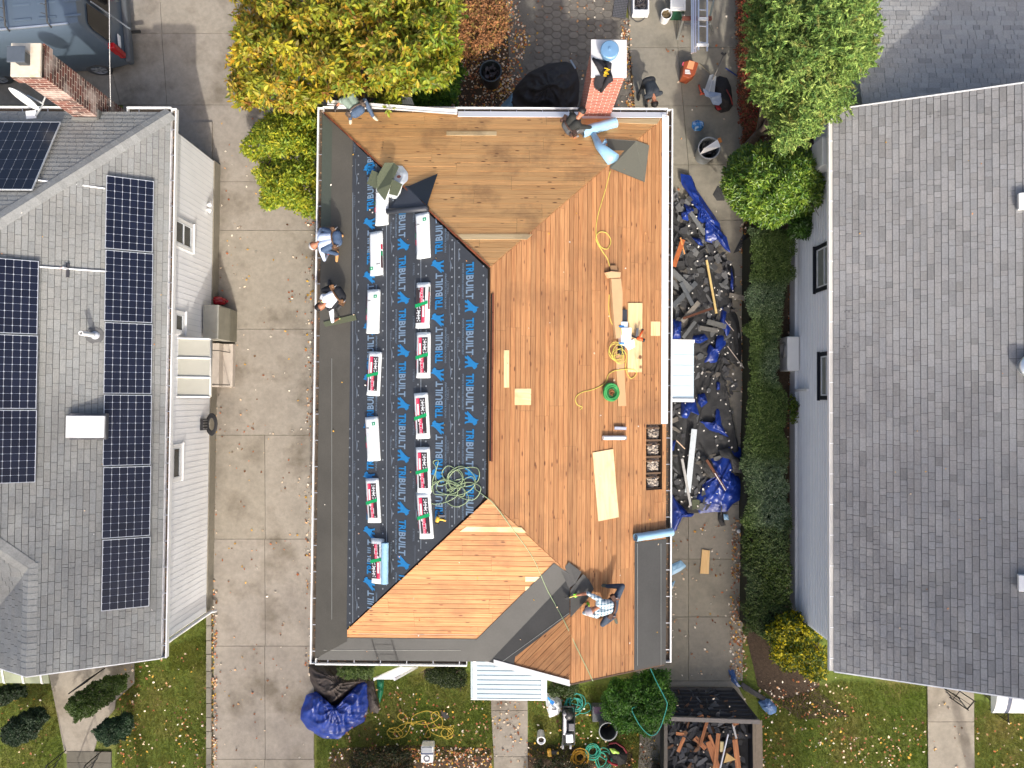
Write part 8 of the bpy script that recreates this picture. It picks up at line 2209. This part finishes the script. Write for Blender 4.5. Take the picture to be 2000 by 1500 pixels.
def plaid_mat():
    m = bpy.data.materials.new('plaid'); m.use_nodes = True; nt = m.node_tree; n = nt.nodes; L = nt.links; b = n['Principled BSDF']
    tc = n.new('ShaderNodeTexCoord'); sp = n.new('ShaderNodeSeparateXYZ'); L.new(tc.outputs['Object'], sp.inputs[0])
    outs = []
    for ax in (0, 1):
        mu = n.new('ShaderNodeMath'); mu.operation = 'MULTIPLY'; mu.inputs[1].default_value = 13.0; L.new(sp.outputs[ax], mu.inputs[0])
        fr = n.new('ShaderNodeMath'); fr.operation = 'FRACT'; L.new(mu.outputs[0], fr.inputs[0])
        lt = n.new('ShaderNodeMath'); lt.operation = 'LESS_THAN'; lt.inputs[1].default_value = .34; L.new(fr.outputs[0], lt.inputs[0]); outs.append(lt.outputs[0])
    ad = n.new('ShaderNodeMath'); ad.operation = 'ADD'; L.new(outs[0], ad.inputs[0]); L.new(outs[1], ad.inputs[1])
    cr = n.new('ShaderNodeValToRGB'); cr.color_ramp.interpolation = 'CONSTANT'
    e = cr.color_ramp.elements; e[0].position = 0; e[0].color = (*lin(222, 230, 230), 1); e[1].position = .4; e[1].color = (*lin(150, 176, 188), 1)
    x = e.new(.9); x.color = (*lin(60, 88, 110), 1)
    dv = n.new('ShaderNodeMath'); dv.operation = 'MULTIPLY'; dv.inputs[1].default_value = .5; L.new(ad.outputs[0], dv.inputs[0]); L.new(dv.outputs[0], cr.inputs[0]); L.new(cr.outputs[0], b.inputs['Base Color']); b.inputs['Roughness'].default_value = .9
    return m
def person(label, hips, neck, head, hands, feet, mats, poles=None, kpoles=None, shw=.185, facing=None, hair=None, cap=None, sleeve='short', gloves=None, up=Vector((0, 0, 1)), toes=None, belt=None, extra=None):
    hips, neck, head = Vector(hips), Vector(neck), Vector(head)
    e = empty('person', (hips.x, hips.y, min(feet[0][2], feet[1][2])), label, 'person')
    ax = (neck - hips); T = ax.length; ax.normalize()
    back = (up - ax * up.dot(ax)).normalized()             # side of the back (faces the sky when bent over)
    side = ax.cross(back).normalized()
    if T > .52: neck = hips + ax * .52
    head = neck + (head - neck).normalized() * .175
    bones = []
    def B(a, ra, c, rc, m): bones.append((Vector(a), ra, Vector(c), rc, m))
    shirt, pants = 'shirt', 'pants'
    wst = hips.lerp(neck, .35) + back * .015; ch = hips.lerp(neck, .72) + back * .03
    for s in (-1, 1):
        B(hips + side * .075 * s, .105, wst + side * .055 * s, .098, pants if s else shirt)
        B(wst + side * .055 * s - ax * .05, .108, ch + side * .085 * s, .112, shirt)
        B(ch + side * .085 * s, .112, neck + side * .09 * s - ax * .05, .075, shirt)
        B(neck + side * .06 * s - ax * .04, .062, neck + side * shw * s - ax * .05, .066, shirt)
    B(hips + side * .08 - ax * .03, .115, hips - side * .08 - ax * .03, .115, pants)
    B(neck - ax * .03, .055, head - (head - neck) * .35, .052, 'skin')
    hd = (head - neck).normalized()
    f = Vector(facing) if facing is not None else ax * .3 - back
    f = (f - hd * f.dot(hd)).normalized()
    B(head - hd * .02, .082, head + hd * .035 - f * .01, .088, 'skin'); B(head + f * .02 - hd * .06, .058, head + f * .025 + hd * .0, .068, 'skin')
    B(head + f * .088 - hd * .01, .012, head + f * .103 - hd * .035, .014, 'skin')
    hs = f.cross(hd).normalized()
    for s in (-1, 1): B(head + hs * .088 * s - f * .01, .018, head + hs * .092 * s - f * .012 - hd * .03, .014, 'skin'); B(head + hs * .03 * s + f * .08 + hd * .012, .012, head + hs * .032 * s + f * .082 + hd * .012, .011, 'eye')
    B(head + f * .078 - hd * .062 - hs * .018, .010, head + f * .078 - hd * .062 + hs * .018, .010, 'lip')
    fing = []
    for k, s in enumerate((-1, 1)):
        sh = neck + side * shw * s - ax * .05
        pole = Vector(poles[k]) if poles else (side * s + back * .3)
        el, wr = ik(sh, hands[k], .29, .25, pole)
        um = shirt; fm = shirt if sleeve == 'long' else 'skin'
        B(sh, .064, sh.lerp(el, .55), .055, um); B(sh.lerp(el, .55), .050, el, .043, shirt if sleeve != 'short' else 'sleeve'); B(el, .042, wr, .029, fm)
        d = (wr - el).normalized(); gm = 'glove' if gloves else 'skin'
        pn = Vector((0, 0, 1)); pn = (pn - d * pn.dot(d)); pn = pn.normalized() if pn.length > .1 else back; ps = d.cross(pn).normalized()
        pc = wr + d * .045
        for q in (-1, 0, 1): B(wr + ps * .012 * q, .021, pc + ps * .026 * q + d * .02, .015, gm)
        for q, (o_, l_) in enumerate(((-.032, .060), (-.011, .072), (.011, .068), (.031, .054))):
            r0 = pc + ps * o_ + d * .03; m1 = r0 + d * l_ * .55 - pn * .012; t1 = m1 + d * l_ * .35 - pn * .028
            B(r0, .0105, m1, .0095, gm); B(m1, .0095, t1, .0085, gm)
        r0 = wr + d * .02 + ps * .026 * (-s); B(r0, .013, r0 + d * .035 + ps * .030 * (-s) - pn * .01, .010, gm)
    for k, s in enumerate((-1, 1)):
        hp = hips + side * .09 * s - ax * .03; kp = Vector(kpoles[k]) if kpoles else (-back + ax * .4)
        kn, an = ik(hp, feet[k], .42, .41, kp)
        B(hp, .098, kn, .066, pants); B(kn, .064, kn.lerp(an, .35), .062, pants); B(kn.lerp(an, .35), .062, an, .046, pants)
        td = Vector(toes[k]) if toes else Vector((ax.x, ax.y, 0)); td.normalize()
        B(an - td * .045 - Vector((0, 0, .02)), .042, an + td * .09 - Vector((0, 0, .03)), .042, 'shoe'); B(an + td * .09 - Vector((0, 0, .03)), .042, an + td * .165 - Vector((0, 0, .038)), .034, 'shoe')
    b = MB()
    for a, ra, c, rc, _ in bones:
        d = c - a
        if d.length < 1e-5: d = Vector((0, 0, 1e-3))
        dn = d.normalized(); n_ = 12; pts = []; rr = []
        for t in (-.98, -.8, -.5, 0): pts.append(a + dn * ra * t); rr.append(ra * math.sqrt(max(.02, 1 - t * t)))
        for t in (0.0, .5, .8, .98): pts.append(c + dn * rc * t); rr.append(rc * math.sqrt(max(.02, 1 - t * t)))
        b.tube(pts, rr, n_)
    me = bpy.data.meshes.new('tmp'); me.from_pydata(b.v, [], b.f); o = bpy.data.objects.new('tmp', me); COL.objects.link(o)
    rm = o.modifiers.new('r', 'REMESH'); rm.mode = 'VOXEL'; rm.voxel_size = .0105
    sm = o.modifiers.new('s', 'SMOOTH'); sm.factor = .5; sm.iterations = 3
    dg = bpy.context.evaluated_depsgraph_get(); m2 = bpy.data.meshes.new_from_object(o.evaluated_get(dg)); bpy.data.objects.remove(o); bpy.data.meshes.remove(me)
    m2.name = 'body'; keys = ['skin', 'shirt', 'pants', 'shoe', 'glove', 'sleeve', 'eye', 'lip']
    mm = {'skin': M_skin, 'eye': mat('eye', lin(40, 30, 26), .3, var=0, usecol=False), 'lip': mat('lip', lin(140, 80, 70), .5, var=0, usecol=False)}; mm.update(mats); mm.setdefault('sleeve', mm['shirt']); mm.setdefault('glove', M_skin)
    m2.materials.clear()
    for k in keys: m2.materials.append(mm[k])
    nf = len(m2.polygons); C = np.empty(nf * 3); m2.polygons.foreach_get('center', C); C = C.reshape(-1, 3)
    best = np.full(nf, 1e9); idx = np.zeros(nf, int)
    for a, ra, c, rc, k in bones:
        a_, c_ = np.array(a), np.array(c); d = c_ - a_; t = np.clip(((C - a_) @ d) / (d @ d + 1e-12), 0, 1)
        dist = np.linalg.norm(C - a_ - t[:, None] * d, axis=1) - (ra + (rc - ra) * t)
        u = dist < best; best[u] = dist[u]; idx[u] = keys.index(k)
    m2.polygons.foreach_set('material_index', idx.astype(np.int32)); m2.polygons.foreach_set('use_smooth', np.ones(nf, bool)); m2.update()
    bo = bpy.data.objects.new('body', m2); COL.objects.link(bo); bo.parent = e; bo.matrix_parent_inverse = e.matrix_world.inverted()
    if hair is not None:
        r_ = random.Random(3); h = MB(); c = head + hd * .022 - f * .022; vs = []; nu, nv = 20, 10
        for i in range(nv + 1):
            th = (i / nv) * math.pi * .62
            for k in range(nu):
                ph = 2 * math.pi * k / nu; rr = .103 + r_.uniform(-.004, .006)
                vs.append(c + hd * rr * math.cos(th) + (hs * math.cos(ph) + (-f if False else f) * math.sin(ph)) * rr * math.sin(th) * (1 if math.sin(ph) < .3 or i < 6 else .9))
        fs = [(i * nu + k, (i + 1) * nu + k, (i + 1) * nu + (k + 1) % nu, i * nu + (k + 1) % nu) for i in range(nv) for k in range(nu)]
        h.add(vs, fs); h.build('hair', flat('hair_%d' % len(MATS), hair, .6, bump=.8, var=.3), e, smooth=True)
    if cap is not None:
        h = MB(); m3 = Matrix((hs, f, hd)).transposed(); c = head + hd * .02
        prof = [(.0, .108), (.045, .100), (.08, .075), (.100, .035), (.106, -.01)]; vs = []; nu = 24
        for r0, z0 in prof:
            for k in range(nu): t = 2 * math.pi * k / nu; vs.append(c + hs * r0 * math.cos(t) + f * r0 * math.sin(t) * 1.08 + hd * z0)
        fs = [(i * nu + k, (i + 1) * nu + k, (i + 1) * nu + (k + 1) % nu, i * nu + (k + 1) % nu) for i in range(4) for k in range(nu)]
        h.add(vs, fs, 0, cap[0])
        br_ = [c + hd * -.005 + f * .09 + hs * .085 * math.cos(t) + f * .085 * math.sin(t) for t in [math.pi * q / 8 for q in range(9)]]
        h.slab(br_, hd * .008, 0, cap[1]); h.build('cap', M_cloth, e, smooth=False)
    if belt:
        h = MB(); w0 = hips + ax * .04; pts = [w0 + side * .20 * math.cos(t) + back * .135 * math.sin(t) for t in [2 * math.pi * q / 24 for q in range(24)]]
        h.tube(pts, .022, 8, 0, belt, closed=True)
        for s in (-1, 1):
            c = w0 + side * .21 * s + back * .02; h.box(c, (.10, .13, .16), .5 * s, 0, sc(belt, .8)); h.tube([c + Vector((0.05, 0, .06)), c + Vector((.09, .02, .12)), c + Vector((.10, .06, .05))], .012, 6, 0, (.3, .3, .32))
            h.box(c + back * .08 - ax * .06, (.06, .06, .10), .2, 0, sc(belt, 1.4))
        h.build('tool_belt', mat('leather', (1, 1, 1), .7, var=.3, scale=20), e, bevel=.008)
    return e
def R_(px, py, off): return M3(px, py, off)
jeans = flat('jeans', lin(64, 84, 112));
person('person in a light blue shirt and grey cap crouching over the left gutter', R_(657, 466, .46), R_(621, 474, .52), R_(607, 483, .50), [R_(640, 497, .08), R_(628, 452, .10)], [R_(658, 496, .10), R_(664, 460, .10)],
       {'shirt': flat('shirt_blue', lin(190, 204, 226)), 'pants': jeans, 'shoe': flat('boot_tan', lin(200, 150, 96))}, sleeve='long', cap=((.42, .42, .42), (.30, .30, .30)), poles=[(0, -1, -.2), (0, 1, -.2)], kpoles=[(-1, -.2, .5), (-1, .3, .4)],
       facing=(-.5, -.2, -1), belt=lin(90, 66, 46), toes=[(-.1, -1, 0), (-1, 0, 0)])
person('person in a white shirt with dark hair laying a green shingle at the left eave', R_(662, 575, .44), R_(636, 594, .52), R_(620, 603, .52), [R_(661, 622, .10), R_(628, 588, .06)], [R_(668, 592, .10), R_(644, 560, .10)],
       {'shirt': flat('shirt_white', lin(228, 230, 234)), 'pants': flat('pants_black', lin(26, 28, 34)), 'shoe': flat('shoe_dark', lin(60, 60, 62)), 'glove': flat('glove_pale', lin(196, 216, 150))}, gloves=True, hair=lin(22, 19, 20),
       poles=[(-.2, -1, .3), (-1, .2, 0)], kpoles=[(-.3, -.2, .6), (-1, -.2, .3)], facing=(-.3, -.4, -1), belt=lin(110, 78, 50), toes=[(-.6, -.8, 0), (-.2, 1, 0)])
plate([(632, 629), (694, 614), (697, 625), (636, 638)], .05, .012, M_shg, 'loose_shingle', 'green shingle strip being laid by the worker in white', 'shingle')
person('person in a grey green shirt and jeans kneeling at the upper left roof corner', R_(697, 216, .42), R_(676, 186, .58), R_(668, 170, .55), [P(694, 205, 3.45), P(657, 207, 3.45)], [R_(728, 226, .10), R_(684, 232, .10)],
       {'shirt': flat('shirt_green', lin(134, 152, 140)), 'pants': flat('jeans_dark', lin(70, 88, 112)), 'shoe': flat('shoe_beige', lin(206, 196, 172)), 'sleeve': flat('sleeve_navy', lin(32, 36, 66)), 'glove': flat('glove_black', lin(40, 40, 44))}, gloves=True,
       hair=lin(24, 20, 18), poles=[(1, .2, .1), (-1, .1, .1)], kpoles=[(.3, 1, .2), (-.5, .8, .1)], facing=(.2, .5, -1), belt=lin(86, 74, 66), toes=[(.7, -.7, 0), (0, -1, 0)])
person('person in black clothes crouching beside the brick chimney with a pale roll', R_(1111, 248, .42), R_(1128, 232, .68), R_(1134, 223, .78), [R_(1122, 265, .10), R_(1143, 250, .25)], [R_(1116, 262, .10), R_(1107, 238, .10)],
       {'shirt': flat('shirt_black', lin(40, 42, 40)), 'pants': flat('pants_grey', lin(84, 86, 88)), 'shoe': flat('shoe_grey', lin(120, 120, 120))}, sleeve='long', hair=lin(20, 20, 22), kpoles=[(1, -.3, .5), (1, .2, .6)],
       poles=[(.3, -1, 0), (1, 0, 0)], facing=(.8, .2, -.6), belt=lin(70, 50, 42), toes=[(1, -.2, 0), (1, 0, 0)])
person('person in dark grey clothes bending down on the sunny side driveway', P(1268, 160, .98), P(1277, 188, 1.08), P(1278, 201, 1.02), [P(1258, 200, .35), P(1296, 172, .62)], [P(1262, 205, .12), P(1248, 184, .12)],
       {'shirt': flat('shirt_charcoal', lin(50, 56, 64)), 'pants': flat('pants_charcoal', lin(44, 46, 50)), 'shoe': flat('shoe_black', lin(30, 28, 28))}, sleeve='long', hair=lin(20, 16, 16), shw=.21,
       poles=[(-1, .2, .2), (1, .5, .4)], kpoles=[(-.2, -1, 0), (-.4, -1, 0)], facing=(0, -.3, -1), toes=[(0, -1, 0), (-.1, -1, 0)])
person('person in a plaid shirt and grey cap hammering on the lower front roof', R_(1196, 1184, .40), R_(1160, 1187, .52), R_(1147, 1196, .50), [R_(1147, 1183, .10), R_(1127, 1162, .12)], [R_(1200, 1204, .10), R_(1186, 1145, .10)],
       {'shirt': plaid_mat(), 'pants': flat('jeans_navy', lin(58, 70, 86)), 'shoe': flat('shoe_olive', lin(88, 92, 80)), 'glove': flat('glove_lime', lin(150, 232, 70))}, gloves=True, cap=((.42, .38, .40), (.06, .06, .10)),
       poles=[(-.3, .2, -.4), (-.2, 1, .2)], kpoles=[(-.6, -.3, .4), (.6, .6, .3)], facing=(-.6, .4, -1), belt=lin(92, 60, 44), toes=[(.3, -.8, 0), (-1, .1, 0)])
b = MB(); b.tube([R_(1125, 1163, .15), R_(1112, 1167, .13)], .014, 8, 0, lin(200, 180, 80)); b.box(R_(1109, 1168, .12), (.13, .05, .05), .2, 0, (.03, .03, .03)); single('hammer', b, M_paint, 'black headed hammer in the lime glove of the plaid shirted worker', 'hammer')
b = MB(); b.tube([R_(640, 498, .1), R_(646, 488, .10)], .015, 8, 0, lin(190, 60, 50)); b.tube([R_(633, 490, .1), R_(640, 498, .08)], .012, 8, 0, lin(60, 60, 60)); single('hammer', b, M_paint, 'small red handled hammer held by the worker in light blue', 'hammer')
